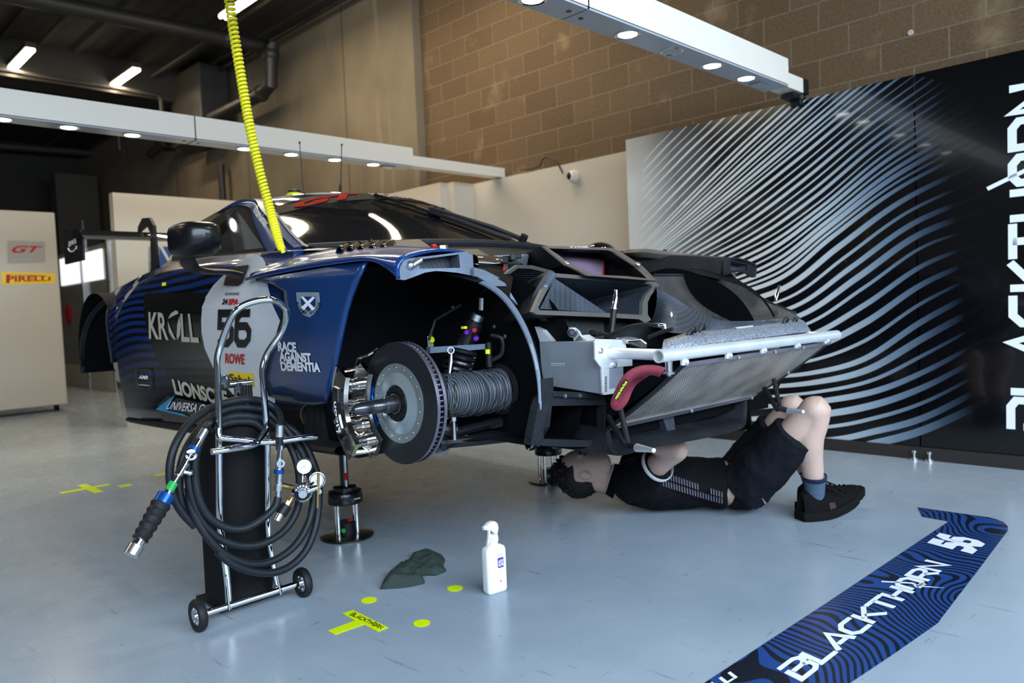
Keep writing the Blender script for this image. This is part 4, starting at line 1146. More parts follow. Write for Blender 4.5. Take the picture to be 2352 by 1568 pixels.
for s, px in ((0, 325), (1, None)):
    xx = PY(330, 520, 5.1).x if not s else 2*CX-PY(330, 520, 5.1).x
    sw = [V((xx, 4.98, 1.14)), V((xx, 4.92, 1.3)), V((xx, 4.94, zt_+.02)), V((xx, 5.0, zt_+.075)), V((xx, 5.12, zt_+.085)), V((xx, 5.2, zt_+.04)), V((xx, 5.22, zt_)), V((xx, 5.12, zt_+.02)), V((xx, 5.05, zt_+.035)), V((xx, 5.0, zt_-.02)), V((xx, 5.02, 1.3)), V((xx, 5.12, 1.14))]
    MB().prism(sw, (.018, 0, 0)).build('wing_support', MT['black_plastic'], car, smooth=0)
# ------------------------------------------------------------------ race car : front wheelhouse
AX = V((1.40, 1.912, .668)); AY, AZ = AX.y, AX.z
def cyl_pt(X, r, deg): t = math.radians(deg); return V((X, AY-r*math.cos(t), AZ+r*math.sin(t)))
def xo_(d): return sinterp(d, [(-22, 1.60), (40, 1.60), (62, 1.585), (75, 1.50), (90, 1.40), (110, 1.36), (150, 1.365), (180, 1.39), (205, 1.41)])
def ro_(d): return sinterp(d, [(-22, .385), (0, .405), (40, .415), (70, .405), (100, .43), (130, .435), (160, .43), (180, .42), (205, .40)])
XI = 1.77; XW = 1.80
b = MB()
b.loft([[cyl_pt(lerp(xo_(d), interp(d, [(-22, 1.625), (48, 1.625), (72, XW)]), k/4), ro_(d)+.0, d) for k in range(5)] for d in range(-22, 206, 4)], closed=False)
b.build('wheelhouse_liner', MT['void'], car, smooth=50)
lipm = [cyl_pt(xo_(d)-.004, ro_(d)+.006, d) for d in range(-20, 62, 3)]
b = MB(); NL = len(lipm)-1
def fl_(i): return .3+.7*i/NL
b.loft([[p+V((-.004, .008, -.003))*fl_(i), p+V((-.005, 0, 0))*fl_(i), p+V((.002, -.007, .004))*fl_(i), p+V((.010, -.008, .004))*fl_(i), p+V((.010, .0, 0))] for i, p in enumerate(lipm)], True, True, True)
b.build('liner_flange', MT['carbon_cut'], car, smooth=40)
# inner wall with two openings
wall_o = [cyl_pt(XW, ro_(d), d) for d in range(-22, 206, 6)]
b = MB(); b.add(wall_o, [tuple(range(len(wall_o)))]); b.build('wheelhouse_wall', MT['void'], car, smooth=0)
# chin of the bodywork behind and below the front wheel
b = MB(); b.hexa([V((1.45, 2.22, .475)), V((1.46, 2.42, .46)), V((1.85, 2.42, .46)), V((1.85, 2.22, .475)), V((1.42, 2.30, .66)), V((1.45, 2.45, .68)), V((1.85, 2.45, .68)), V((1.85, 2.30, .66))])
b.build('sill_block', MT['void'], car, smooth=0)
q = PX(705, 958, 1.47); b = MB(); b.lathe(q+V((.02, .0, 0)), (-.8, -.35, -.15), [(.05, -.12), (.052, 0), (.046, .002), (.045, -.1)], 24); b.build('exhaust_outlet', mat('burnt_steel', (.28, .24, .2), .4, .9, var=.3), car)

# brake : disc ring with vanes, bell, hub
MT['disc_iron'] = mat('disc_iron', (.012, .014, .018), .42, .3, var=.3, nscale=20)
MT['disc_edge'] = mat('disc_edge', (.20, .185, .24), .45, .8, var=.15, nscale=30)
MT['bell'] = mat('bell_alloy', (.22, .26, .265), .38, .55, var=.05)
MT['bell_cone'] = mat('bell_cone', (.33, .39, .42), .35, .6, var=.05)
MT['hub_steel'] = mat('hub_steel', (.10, .105, .12), .28, .9, var=.2, nscale=20)
R0 = .189
b = MB(); b.cur = 0
for x0, x1 in ((0, .011), (.026, .037)):
    b.cur = 0; b.lathe(AX, (1, 0, 0), [(R0, x0), (.122, x0)], 72); b.lathe(AX, (1, 0, 0), [(.122, x1), (R0, x1)], 72)
    b.cur = 1; b.lathe(AX, (1, 0, 0), [(R0, x0), (R0, x1)], 72)
b.cur = 1
for k in range(72):
    t0 = 2*math.pi*k/72; t1 = t0+.30; dt = .022
    P = []
    for (r, t) in ((R0-.003, t0-dt/2), (R0-.003, t0+dt/2), (.125, t1+dt/2), (.125, t1-dt/2)):
        P.append((r*math.cos(t), r*math.sin(t)))
    b.hexa([AX+V((.011, y, z)) for y, z in P]+[AX+V((.026, y, z)) for y, z in P])
disc = b.build('brake_disc', [MT['disc_iron'], MT['disc_edge']], car, smooth=30)
b = MB(); b.lathe(AX, (1, 0, 0), [(.1235, .004), (.1235, -.0035), (.098, -.003), (.0975, -.001)], 64); bell = b.build('disc_bell', MT['bell'], disc, smooth=30)
b = MB(); b.lathe(AX, (1, 0, 0), [(.0975, -.001), (.06, -.013), (.056, -.010), (.054, .02), (0, .02)], 64); b.build('bell_cone', MT['bell_cone'], disc, smooth=25)
b = MB()
for k in range(18):
    t = 2*math.pi*(k+.5)/18; c = AX+V((-.0035, .1105*math.cos(t), .1105*math.sin(t))); b.lathe(c, (-1, 0, 0), [(.0035, 0), (.003, .002), (0, .0025)], 10)
b.build('bell_rivets', MT['steel'], disc)
b = MB(); b.lathe(AX, (1, 0, 0), [(.055, -.006), (.052, -.012), (.036, -.012), (.034, .0), (.0, .0)], 48)
for k in range(16):
    t = 2*math.pi*k/16; c = AX+V((-.012, .0445*math.cos(t), .0445*math.sin(t))); b.lathe(c, (-1, 0, 0), [(.0075, -.002), (.0075, .004), (.0045, .004), (.004, -.002)], 10)
b.build('hub_flange', MT['black_plastic'], car)
b = MB(); b.lathe(AX, (-1, 0, 0), [(.033, .005), (.033, .016), (.0275, .018), (.026, .052), (.0215, .056), (.0205, .092), (.0195, .094), (.0205, .096), (.0195, .098), (.0205, .10), (.0195, .102), (.0205, .104), (.020, .135), (.0165, .152), (.009, .164), (0, .168)], 36)
b.build('hub_spindle', MT['hub_steel'], car, smooth=30)
# caliper
MT['nickel'] = mat('nickel_caliper', (.62, .57, .53), .12, 1, var=.1, nscale=25)
cal = None
CA = 180+2; 
def cp(X, r, d): return cyl_pt(X, r, d)
def arc_body(b, x0, x1, r0, r1, d0, d1, n=14):
    L = []
    for i in range(n+1):
        d = lerp(d0, d1, i/n); f = 1-abs(2*i/n-1)**4*.25
        rr0 = r0+(r1-r0)*.25*(1-f); rr1 = r1-(r1-r0)*.8*(1-f)
        L.append([cp(x0, rr0+.004, d), cp(x0, rr1-.006, d), cp(x0+.006, rr1, d), cp(x1, rr1, d), cp(x1, rr0, d)])
    b.loft(L, True, True, True)
b = MB(); arc_body(b, 1.302, 1.316, .150, .224, 148, 232)
cal = b.build('brake_caliper', MT['nickel'], car, smooth=30)
b = MB(); arc_body(b, 1.372, 1.388, .135, .222, 142, 238); b.build('caliper_bridge', MT['nickel'], cal, smooth=30)
b = MB(); arc_body(b, 1.445, 1.50, .130, .222, 145, 235); b.build('caliper_inner_half', MT['nickel'], cal, smooth=30)
for d, rr in ((161, .176), (183, .172), (205, .172), (223, .178)):
    b = MB(); c = cp(1.31, rr, d); b.lathe(c, (1, 0, 0), [(.0, 0), (.017, 0), (.022, .006), (.022, .02), (.019, .024), (.019, .045), (.022, .05), (.022, .064)], 20); b.build('piston_bore', MT['nickel'], cal, smooth=30)
b = MB()
for d in (150, 172, 194, 214, 229):
    c0_, c1_ = cp(1.31, .205, d), cp(1.38, .212, d); b.tube([c0_, c1_], [.009, .007], 8)
for d0, d1 in ((150, 172), (172, 194), (194, 214), (214, 229)):
    b.tube([cp(1.312, .2, d0), cp(1.375, .205, d1)], .006, 6)
b.tube([cp(1.378, .222, d) for d in range(140, 240, 6)], .005, 6); b.tube([cp(1.306, .222, d) for d in range(148, 233, 6)], .005, 6)
b.tube([cp(1.378, .222, 142), cp(1.39, .20, 132), cp(1.42, .205, 126)], .005, 6)
b.build('caliper_ribs', MT['nickel'], cal)
b = MB(); arc_body(b, 1.296, 1.302, .178, .223, 165, 214); fpl = b.build('caliper_face', MT['gloss_black'], cal, smooth=30)
put(text_geo('alcon', .02), lambda u, v: cp(1.2945, lerp(.187, .205, v), lerp(208, 178, u)), 'lettering', MT['white_ink'], cal)
for d in (172, 204):
    b = MB()
    pts = [cp(1.392, r, d+dd) for r, dd in ((.124, -10), (.152, -12), (.158, 0), (.152, 12), (.124, 10), (.132, 0))]
    b.prism(pts, (.008, 0, 0)); b.build('brake_pad', MT['blue_ano'], cal, smooth=0, bevel=.002)

# suspension seen through the arch
MT['duct_cloth'] = corrugate('duct_cloth', (.018, .022, .03), (.11, .125, .15), 0, 800, .5, .2)
def px_(x, y, X): return PX(x, y, X)
a0 = V((1.44, 1.905, .675)); a1 = px_(1052, 905, 1.60); a2 = px_(1095, 902, 1.68); a3 = px_(1150, 893, XI)
b = MB(); path = smooth_path([V((1.56, 1.90, .675)), a1, a2, a3], 10)
b.tube(path, [.072+.004*math.sin(i*2.4) for i in range(len(path))], 24)
b.build('brake_cooling_hose', MT['duct_cloth'], car, smooth=60)
b = MB(); b.tube([V((1.445, 1.908, .672)), V((1.565, 1.903, .675))], [.085, .078], 28); b.build('cooling_duct', MT['carbon'], car)
b = MB(); b.tube([V((1.545, 1.904, .675)), V((1.558, 1.9035, .675))], .082, 28); b.build('hose_clamp', MT['chrome'], car)
b = MB(); b.lathe(a3+V((-.012, 0, 0)), (1, 0, 0), [(.07, 0), (.086, .004), (.086, .01), (.07, .012)], 28)
for k in range(24):
    t = 2*math.pi*k/24; b.ball(a3+V((-.013, .079*math.cos(t), .079*math.sin(t))), .003, 6, 4)
b.build('hose_flange', MT['black_plastic'], car)
def rod(name, m, pts, r, n=8): return MB().tube([px_(*p) for p in pts], r, n).build(name, MT[m], car)
b = MB(); q = [px_(988, 797, 1.55), px_(1122, 789, 1.70), px_(1122, 801, 1.70), px_(988, 811, 1.55)]; b.prism(q, (.0, .02, 0)); b.build('anti_roll_blade', mat('blade_alloy', (.16, .2, .27), .3, .7), car, smooth=0)
p = px_(1036, 804, 1.585); b = MB(); b.lathe(p, (-.7, -.7, 0), [(.008, 0), (.012, 0), (.012, .008), (.008, .008)], 18, True); b.tube([p+V((0, 0, -.012)), p+V((-.003, 0, -.035)), px_(1031, 866, 1.57)], [.004, .007, .005], 8); b.build('drop_link', MT['steel'], car)
rod('drop_link', 'steel', [(1090, 820, 1.68), (1075, 860, 1.66)], .006)
MT['damper_black'] = mat('damper_black', (.008, .008, .01), .25, .2)
b = MB(); d0 = px_(1098, 722, 1.69); d1 = px_(1064, 800, 1.66); d2 = px_(1045, 860, 1.63)
b.tube([d0, lerp(d0, d1, .2), lerp(d0, d1, .21), d1], [.020, .020, .030, .032], 20); b.build('damper', MT['damper_black'], car)
b = MB(); b.tube([d0, lerp(d0, d1, .17)], .0215, 18); b.build('damper_cap', MT['steel'], car)
L = []; dd = (d2-d1).normalized(); fx, fy = frame(dd)
for i in range(90): 
    t = i/89; a = t*math.pi*2*4.5; L.append(lerp(d1, d2, t)+(fx*math.cos(a)+fy*math.sin(a))*.045)
MB().tube(L, .009, 8).build('damper_spring', MT['damper_black'], car)
for (x, y, m) in ((1072, 763, 'purple_ano'), (1089, 758, 'red_ano'), (1093, 777, 'purple_ano'), (1058, 792, 'purple_ano')):
    p = px_(x, y, 1.645); b = MB(); b.lathe(p, (-.65, -.75, 0), [(.010, -.02), (.010, .004), (.007, .006), (.007, .014), (0, .014)], 16); b.build('damper_adjuster', MT[m], car)
b = MB(); b.box(px_(1066, 752, 1.635), (.014, .014, .008)); b.build('damper_tag', MT['yellow_ink'], car, smooth=0)
rod('damper_reservoir', 'steel', [(1106, 684, 1.72), (1105, 712, 1.72)], .009)
b = MB(); p = px_(1122, 800, 1.70); b.tube([p+V((0, 0, .02)), p+V((0, 0, -.06))], .011, 12); 
b.tube(smooth_path([px_(1128, 770, 1.74), px_(1152, 778, 1.76), px_(1152, 812, 1.76), px_(1128, 828, 1.73)], 5), .008, 8); b.build('rocker_bracket', MT['black_plastic'], car)
rod('bracket_bolt', 'hi_yellow', [(1120, 802, 1.69), (1120, 812, 1.69)], .008)
p = px_(992, 780, 1.72); b = MB(); b.lathe(p, (-1, -.4, 0), [(.011, 0), (0, .001)], 16); b.build('paint_mark', MT['hi_yellow'], car, smooth=0)
b = MB(); b.prism([px_(x, y, 1.73) for x, y in ((981, 772), (992, 770), (995, 795), (983, 797))], (.002, 0, 0)); b.build('label_plate', MT['grey_ink'], car, smooth=0)
for pts, r_ in (([(1010, 1005, 1.52), (1060, 990, 1.62), (1150, 968, XI)], .016), ([(1010, 1018, 1.52), (1100, 1010, 1.65), (1190, 1000, XI)], .018), ([(1000, 985, 1.50), (1048, 988, 1.56)], .02)):
    rod('lower_wishbone', 'black_plastic', pts, r_, 10)
b = MB(); p = px_(1043, 988, 1.53); b.cyl(p+V((0, 0, -.03)), p+V((0, 0, .03)), .007); b.cyl(p+V((0, 0, .03)), p+V((0, 0, .042)), .011, n=6); b.build('wishbone_bolt', MT['steel'], car)
MB().cyl(px_(1008, 1037, 1.5), px_(1024, 1030, 1.54), .014).build('wishbone_bolt', MT['steel'], car)
rod('brake_line', 'dark_pipe', [(1058, 700, 1.72), (1000, 735, 1.7), (985, 780, 1.66)], .005)
b = MB(); b.tube([px_(1044, 880, 1.5), px_(1043, 905, 1.5), px_(1047, 930, 1.5), px_(1034, 972, 1.5)], .0018, 5); b.build('lock_wire', MT['brass'], car)
for (x, y) in ((1146, 848), (1160, 772), (1153, 895), (1130, 930), (1040, 705), (1135, 750)):
    b = MB(); b.lathe(px_(x, y, XI-.003), (-1, 0, 0), [(.008, 0), (.008, .003), (.004, .005), (0, .004)], 10); b.build('panel_bolt', MT['steel'], car)
b = MB(); b.add([px_(*p) for p in ((1010, 1040, 1.5), (1060, 1012, 1.58), (1120, 1008, 1.62), (1130, 1010, 1.62), (1205, 1022, 1.58), (1210, 1034, 1.56), (1240, 1000, 1.72), (1100, 985, 1.74))], [(0, 1, 2, 3, 4, 5, 6, 7)]); b.build('undertray_edge', MT['carbon'], car, smooth=0)

# ------------------------------------------------------------------ race car : front chassis
MT['mesh_grey'] = None
def mesh_mat():
    m = mat('radiator_mesh', (.3, .29, .28), .4, .8, var=0); k = NT(m)
    tc = k.n('TexCoord'); mp = k.n('Mapping'); mp.inputs['Rotation'].default_value = (.65, 0, 0); k.l(tc.outputs['Object'], mp.inputs[0])
    br = k.n('TexBrick'); br.offset = .5
    for nm, v in (('Scale', 1), ('Mortar Size', .0016), ('Mortar Smooth', .15), ('Brick Width', .013), ('Row Height', .0072)): br.inputs[nm].default_value = v
    br.inputs['Color1'].default_value = (.012, .012, .013, 1); br.inputs['Color2'].default_value = (.03, .03, .03, 1); br.inputs['Mortar'].default_value = (.66, .60, .54, 1)
    k.l(mp.outputs[0], br.inputs['Vector'])
    n = k.n('TexNoise', i2=9.0, i3=3.0); k.l(tc.outputs['Object'], n.inputs['Vector'])
    c = k.mix(k.math('MULTIPLY', k.ramp(n.outputs['Fac'], [(.4, (0, 0, 0)), (.65, (1, 1, 1))]), .5), br.outputs['Color'], (.09, .075, .06))
    k.l(c, k.b.inputs['Base Color']); k.b.inputs['Metallic'].default_value = .25
    bp = k.n('Bump', i0=.7, i1=.002); k.l(br.outputs['Fac'], bp.inputs['Height']); k.l(bp.outputs[0], k.b.inputs['Normal'])
    return m
MT['mesh_grey'] = mesh_mat()
def weave_mat(name, a, c_, scale):
    m = mat(name, a, .4, .4, var=0); k = NT(m)
    tc = k.n('TexCoord'); v = k.n('TexVoronoi', i2=scale); k.l(tc.outputs['Object'], v.inputs['Vector'])
    c = k.ramp(v.outputs['Distance'], [(.2, a), (.55, c_)]); k.l(c, k.b.inputs['Base Color'])
    bp = k.n('Bump', i0=.6, i1=.003); k.l(v.outputs['Distance'], bp.inputs['Height']); k.l(bp.outputs[0], k.b.inputs['Normal'])
    return m
MT['heat_cloth'] = weave_mat('heat_cloth', (.60, .66, .75), (.20, .23, .29), 190)
MT['filter_pleat'] = corrugate('filter_pleat', (.13, .07, .14), (.36, .27, .38), 0, 700, .6)
MT['pale_mark'] = mat('pale_mark', (.5, .55, .62), .5, var=0)
# side rail and end plate
q = [PX(1238, 785, 1.78), PX(1372, 783, 1.78), PX(1386, 800, 1.78), PX(1386, 906, 1.78), PX(1245, 884, 1.78)]
b = MB(); b.prism(q, (.10, 0, 0)); b.build('chassis_rail', MT['alu_grey'], car, smooth=0, bevel=.003)
b = MB(); b.prism([V((2*CX-p.x, p.y, p.z)) for p in q], (-.10, 0, 0)); b.build('chassis_rail', MT['alu_grey'], car, smooth=0)
YP = 1.405
pl = [PY(x, y, YP) for x, y in ((1367, 786), (1372, 778), (1437, 780), (1440, 808), (1453, 822), (1453, 840), (1420, 843), (1391, 846), (1391, 902), (1385, 903), (1383, 846), (1368, 826))]
b = MB(); b.prism(pl, (0, .008, 0)); b.build('rail_end_plate', MT['alu'], car, smooth=0, bevel=.0015)
b = MB(); b.prism([PY(x, y, YP+.002) for x, y in ((1384, 846), (1400, 846), (1400, 893), (1452, 888), (1452, 898), (1388, 907))], (0, .012, 0)); b.build('rail_end_flange', MT['alu'], car, smooth=0, bevel=.0015)
for (x, y) in ((1378, 805), (1410, 837)):
    p = PY(x, y, YP); b = MB(); b.lathe(p, (0, -1, 0), [(.009, 0), (.009, .006), (.005, .007), (.004, .003), (0, .003)], 12); b.build('plate_bolt', MT['steel'], car)
for i, yy in enumerate(range(8)):
    p = PY(1391, 866+i*4.6, YP-.001); b = MB(); b.box(p, (.012, .002, .003)); b.build('weld_bead', MT['steel'], car, smooth=0)
put(mark_geo(13, 5), lambda u, v: PX(lerp(1265, 1296, u), lerp(836, 833, v), 1.7785), 'part_mark', MT['pale_mark'], car)
put(mark_geo(13, 8), lambda u, v: PX(lerp(1265, 1296, u), lerp(840, 837, v), 1.7785), 'part_mark', MT['pale_mark'], car)
# crash tube
CT0 = V((1.76, 1.2, .797)); CT1 = V((2.965, 1.2, .789))
b = MB(); d = (CT1-CT0).normalized(); b.lathe(CT0, d, [(.0145, .05), (.0145, 0), (.0185, 0), (.0185, (CT1-CT0).length), (.0145, (CT1-CT0).length), (.0145, (CT1-CT0).length-.05), (0, (CT1-CT0).length-.05)], 28)
b.build('crash_tube', MT['alu'], car)
b = MB(); b.tube([V((1.815, 1.41, .800)), V((1.82, 1.2, .796))], .0165, 22); b.tube([V((1.815, 1.412, .800)), V((1.815, 1.396, .800))], [.027, .018], 22)
b.build('tube_stub', MT['alu'], car)
MB().tube([V((2*CX-1.82, 1.41, .800)), V((2*CX-1.86, 1.2, .79))], .0165, 18).build('tube_stub', MT['alu'], car)
b = MB(); p = CT0+V((.05, 0, -.018)); b.cyl(p, p+V((0, 0, -.03)), .0105); b.lathe(p+V((0, 0, -.03)), (0, 0, -1), [(.017, 0), (.017, .005), (.007, .006), (.007, .011), (0, .011)], 18); b.build('tow_post', MT['steel'], car)
for x in (1570, 1671, 1751, 1829, 1896):
    t_ = (x-1512)/(1925-1512); X_ = PY(x, 818-t_*49, 1.2).x
    b = MB(); b.box((X_, 1.198, .775), (.03, .010, .026)); b.cyl((X_, 1.185, .772), (X_, 1.193, .772), .006); b.build('tube_tab', MT['alu'], car, smooth=0, bevel=.002)
# radiator mesh, leaning forward
TL, TR, BRr, BLl = PY(1577, 833, 1.225), PY(1905, 784, 1.225), PY(1722, 914, 1.5), PY(1395, 986, 1.5)
b = MB()
def rad(u, v): 
    p = quad_map(BLl, BRr, TR, TL)(u, v); return p+V((0, -.012*math.sin(math.pi*v), 0))
b.grid(rad, 10, 10); b.build('radiator_mesh', MT['mesh_grey'], car, smooth=60)
MT['mesh_frame'] = corrugate('mesh_frame', (.30, .29, .33), (.62, .60, .66), 0, 700, .35, .8)
b = MB()
for (u0, u1, v0, v1) in ((0, 1, .955, 1), (0, 1, 0, .07)):
    b.loft([[rad(lerp(u0, u1, k/10), v0)+V((0, -.006, -.002)) for k in range(11)], [rad(lerp(u0, u1, k/10), v1)+V((0, -.006, .001)) for k in range(11)]], closed=False)
b.build('radiator_frame', MT['mesh_frame'], car, smooth=0, solid=.003)
b = MB(); b.tube([rad(-.003, k/10)+V((-.004, 0, 0)) for k in range(11)], .007, 8); b.build('radiator_seal', MT['rubber'], car); b = MB(); b.tube([rad(1.0, k/10)+V((.004, 0, 0)) for k in range(11)], .006, 8); b.build('radiator_seal', MT['rubber'], car)
for (u, v) in ((.02, .035), (.5, .03), (.98, .03), (.95, .5), (.30, .978), (.55, .978), (.77, .978)):
    b = MB(); b.lathe(rad(u, v)+V((0, -.008, -.003)), (0, -1, -.5), [(.008, 0), (.008, .003), (.004, .006), (0, .006)], 10); b.build('mesh_fastener', MT['steel'], car)
b = MB(); b.add([TL+V((0, .012, 0)), TR+V((0, .012, 0)), BRr+V((0, .03, 0)), BLl+V((0, .03, 0))], [(0, 1, 2, 3)]); 
b.add([TL+V((-.01, .01, -.01)), BLl+V((-.01, .02, .01)), BLl+V((-.02, .35, .02)), TL+V((-.02, .30, 0))], [(0, 1, 2, 3)]); b.build('radiator_core', MT['void'], car, smooth=0)
# woven heat shield above the tube
hs = [[PY(x, y, 1.26) for x, y in ((1520, 803), (1600, 792), (1700, 781), (1790, 770), (1862, 760))], [PY(x, y, 1.33) for x, y in ((1524, 782), (1600, 769), (1700, 758), (1780, 748), (1846, 738))], [PY(x, y, 1.42) for x, y in ((1580, 764), (1620, 757), (1700, 750), (1770, 742), (1832, 732))]]
b = MB(); b.loft(hs, closed=False); b.build('heat_shield', MT['heat_cloth'], car, smooth=60, solid=.006)
for x, y in ((1583, 765), (1611, 752), (1824, 737), (1803, 735), (1590, 758)):
    p = PY(x, y, 1.34); b = MB(); b.tube(smooth_path([p+V((-.015, 0, -.012)), p+V((0, -.006, .008)), p+V((.015, 0, -.006))], 4), .007, 8); b.build('shield_clip', MT['black_plastic'], car)
b = MB(); q_ = [PY(x, y, 1.36) for x, y in ((1688, 752), (1730, 747), (1731, 755), (1700, 756))]; b.prism(q_, (0, .01, 0)); b.build('shield_patch', MT['alu'], car, smooth=0)
# bonnet exit scoop
MT['carbon_warm'] = carbon('carbon_warm', (.022, .021, .021), (.06, .058, .058), .42, 200, .6, .3)
back = [PY(x, y, Y) for x, y, Y in ((1502, 632, 1.80), (1560, 632, 1.85), (1625, 635, 1.85), (1690, 648, 1.80), (1735, 676, 1.72), (1780, 700, 1.62), (1828, 718, 1.50))]
front = [PY(x, y, Y) for x, y, Y in ((1508, 662, 1.62), (1550, 684, 1.56), (1596, 712, 1.48), (1650, 734, 1.42), (1712, 737, 1.40), (1780, 732, 1.41), (1830, 724, 1.44))]
bk = smooth_path(back, 4); fk = smooth_path(front, 4)
b = MB()
def scoop(u, v):
    i = min(int(u*(len(bk)-1)+1e-6), len(bk)-1); p = lerp(bk[i], fk[i], v)
    dep = .13*math.sin(math.pi*min(1, u*1.15))**.7*(1-(2*v-1)**4)
    return p+V((0, .12*dep, -dep*.75))
b.grid(scoop, len(bk)-1, 14); b.build('exit_scoop', MT['carbon_warm'], car, smooth=70)
b = MB(); b.tube(bk, .006, 8); b.build('scoop_rim', MT['carbon'], car)
low = smooth_path([PY(x, y, Y) for x, y, Y in ((1494, 742, 1.62), (1515, 752, 1.52), (1545, 764, 1.45), (1600, 764, 1.40), (1700, 755, 1.385), (1770, 748, 1.385), (1834, 738, 1.40))], 4)
b = MB(); b.loft([[lerp(fk[i], low[i], k/6)+V((0, -.012*math.sin(k/6*3.14), 0)) for k in range(7)] for i in range(len(fk))], closed=False)
b.build('scoop_outer', MT['carbon_grey'], car, smooth=70)
b = MB(); b.loft([[bk[i], bk[i]+V((.02, .06, -.02)), bk[i]+V((.05, .1, -.18))] for i in range(len(bk))], closed=False); b.build('scoop_back', MT['carbon'], car, smooth=60)
# intake mouths
def mouth(outer, inner, Y0, lean, thick, depth, shrink, dx, dz, wall, edge, name, tilt_c):
    def f(x, y, d=0):
        Y = Y0+lean*(tilt_c-y)/100
        p = PY(x, y, Y); return V((p.x, p.y+d, p.z))
    holed(outer, inner, f, thick, name+'_rim', edge, car)
    c = [f(x, y, thick) for x, y in inner]; cen = sum(c, V((0, 0, 0)))/len(c)
    bk_ = [cen+(p-cen)*shrink+V((dx, depth, dz)) for p in c]
    b = MB(); b.loft([c, [lerp(p, q, .5) for p, q in zip(c, bk_)], bk_], True); b.build(name+'_duct', wall, car, smooth=20)
    b = MB(); b.add(bk_, [tuple(range(len(bk_)))]); b.build(name+'_end', MT['void'], car, smooth=0)
    o = [f(x, y, thick) for x, y in outer]; oc = sum(o, V((0, 0, 0)))/len(o)
    b = MB(); b.loft([o, [oc+(p-oc)*.9+V((dx*.6, depth*.8, dz)) for p in o]], True); b.build(name+'_shell', MT['carbon'], car, smooth=20)
    return f
MT['edge_beige'] = mat('duct_edge', (.095, .09, .086), .5, var=.12, nscale=40)
mouth([(1263,626),(1506,647),(1514,655),(1503,668),(1494,680),(1488,694),(1488,722),(1496,735),(1482,741),(1468,733),(1384,728),(1233,722),(1224,716)],
      [(1272,636),(1494,653),(1499,660),(1483,679),(1476,695),(1475,723),(1384,718),(1240,712),(1236,706)], 1.62, .12, .014, .30, .5, .12, -.03, MT['carbon_grey'], MT['edge_beige'], 'intake', 680)
b = MB(); f0 = lambda x, y, Y: PY(x, y, Y); b.add([f0(1274, 640, 1.66), f0(1240, 709, 1.62), f0(1393, 719, 1.64), f0(1274, 640, 1.66)+V((.25, .2, -.02))], [(0, 1, 2), (0, 2, 3)]); b.build('intake_vane', MT['carbon_grey'], car, smooth=0, solid=.003)
mouth([(1248,565),(1285,565),(1405,569),(1421,575),(1476,611),(1510,645),(1440,640),(1350,633),(1330,622),(1302,609),(1281,592)],
      [(1260,570),(1395,574),(1413,580),(1463,612),(1494,640),(1440,634),(1362,630),(1340,619),(1311,607),(1288,589)], 1.75, .35, .012, .34, .95, .27, -.0, MT['carbon'], MT['carbon_edge'], 'airbox', 600)
put(stroke_geo('BLACKTHORN', .2, .1), lambda u, v: PY(lerp(1310, 1352, u), lerp(569, 566.2, v), 1.75+.35*.33-.004), 'lettering', MT['white_ink'], car)
fq_ = [PY(x, y, Y) for x, y, Y in ((1278, 581, 2.02), (1387, 589, 2.02), (1384, 634, 1.86), (1350, 634, 1.86))]
b = MB(); b.add(fq_, [(0, 1, 2, 3)]); b.build('air_filter', MT['filter_pleat'], car, smooth=0, solid=.01)
b = MB(); b.tube([fq_[0], fq_[1], fq_[2]], .007, 6); b.build('filter_frame', MT['red_ink'], car)
mouth([(1150,636),(1188,608),(1222,609),(1272,622),(1262,640),(1200,693),(1194,690)], [(1160,636),(1190,616),(1220,617),(1252,625),(1196,680)], 1.82, -.1, .012, .22, .6, .05, -.06, corrugate('ribbed_carbon', (.015, .018, .024), (.09, .11, .14), 2, 900, .35), MT['edge_beige'], 'side_intake', 650)
b = MB(); b.tube(smooth_path([PY(x, y, 1.66) for x, y in ((1268, 630), (1240, 672), (1225, 712))], 5), [.018]*11, 10); b.build('intake_flank', MT['carbon_grey'], car)
b = MB(); b.prism([PY(x, y, 1.64) for x, y in ((1244, 724), (1400, 730), (1398, 775), (1310, 782))], (0, .03, 0)); b.build('intake_belly', corrugate('belly_carbon', (.008, .009, .012), (.03, .033, .04), 0, 700, .4), car, smooth=0)
b = MB(); b.prism([PY(x, y, 1.62) for x, y in ((1398, 730), (1478, 740), (1520, 752), (1560, 765), (1530, 800), (1445, 790), (1400, 780))], (0, .02, 0)); b.build('nose_bulkhead', MT['carbon'], car, smooth=0)
for p_, r_ in ((PY(1481, 734, 1.605), (.014, .006, .012)), (PY(1303, 606, 1.74), (.014, .01, .010)), (PY(1466, 608, 1.70), (.013, .01, .010))): MB().ball(p_, r_).build('rim_fastener', MT['steel'], car)
# bonnet pins
for x0, y0, x1, y1, Y in ((1404, 768, 1415, 666, 1.48), (1781, 690, 1790, 656, 1.46)):
    a = PY(x0, y0, Y); c = PY(x1, y1, Y); b = MB()
    if x0 < 1500:
        m_ = lerp(a, c, .56); b.tube([a, m_], .010, 12); b.build('bonnet_pin_base', MT['black_plastic'], car)
        b = MB(); b.tube([m_, m_+(c-m_)*.08, m_+(c-m_)*.1, m_+(c-m_)*.6, m_+(c-m_)*.7, c], [.013, .013, .009, .009, .007, .006], 14)
    else: b.tube([a, lerp(a, c, .4), c], [.006, .009, .006], 12)
    b.build('bonnet_pin', MT['chrome'], car)
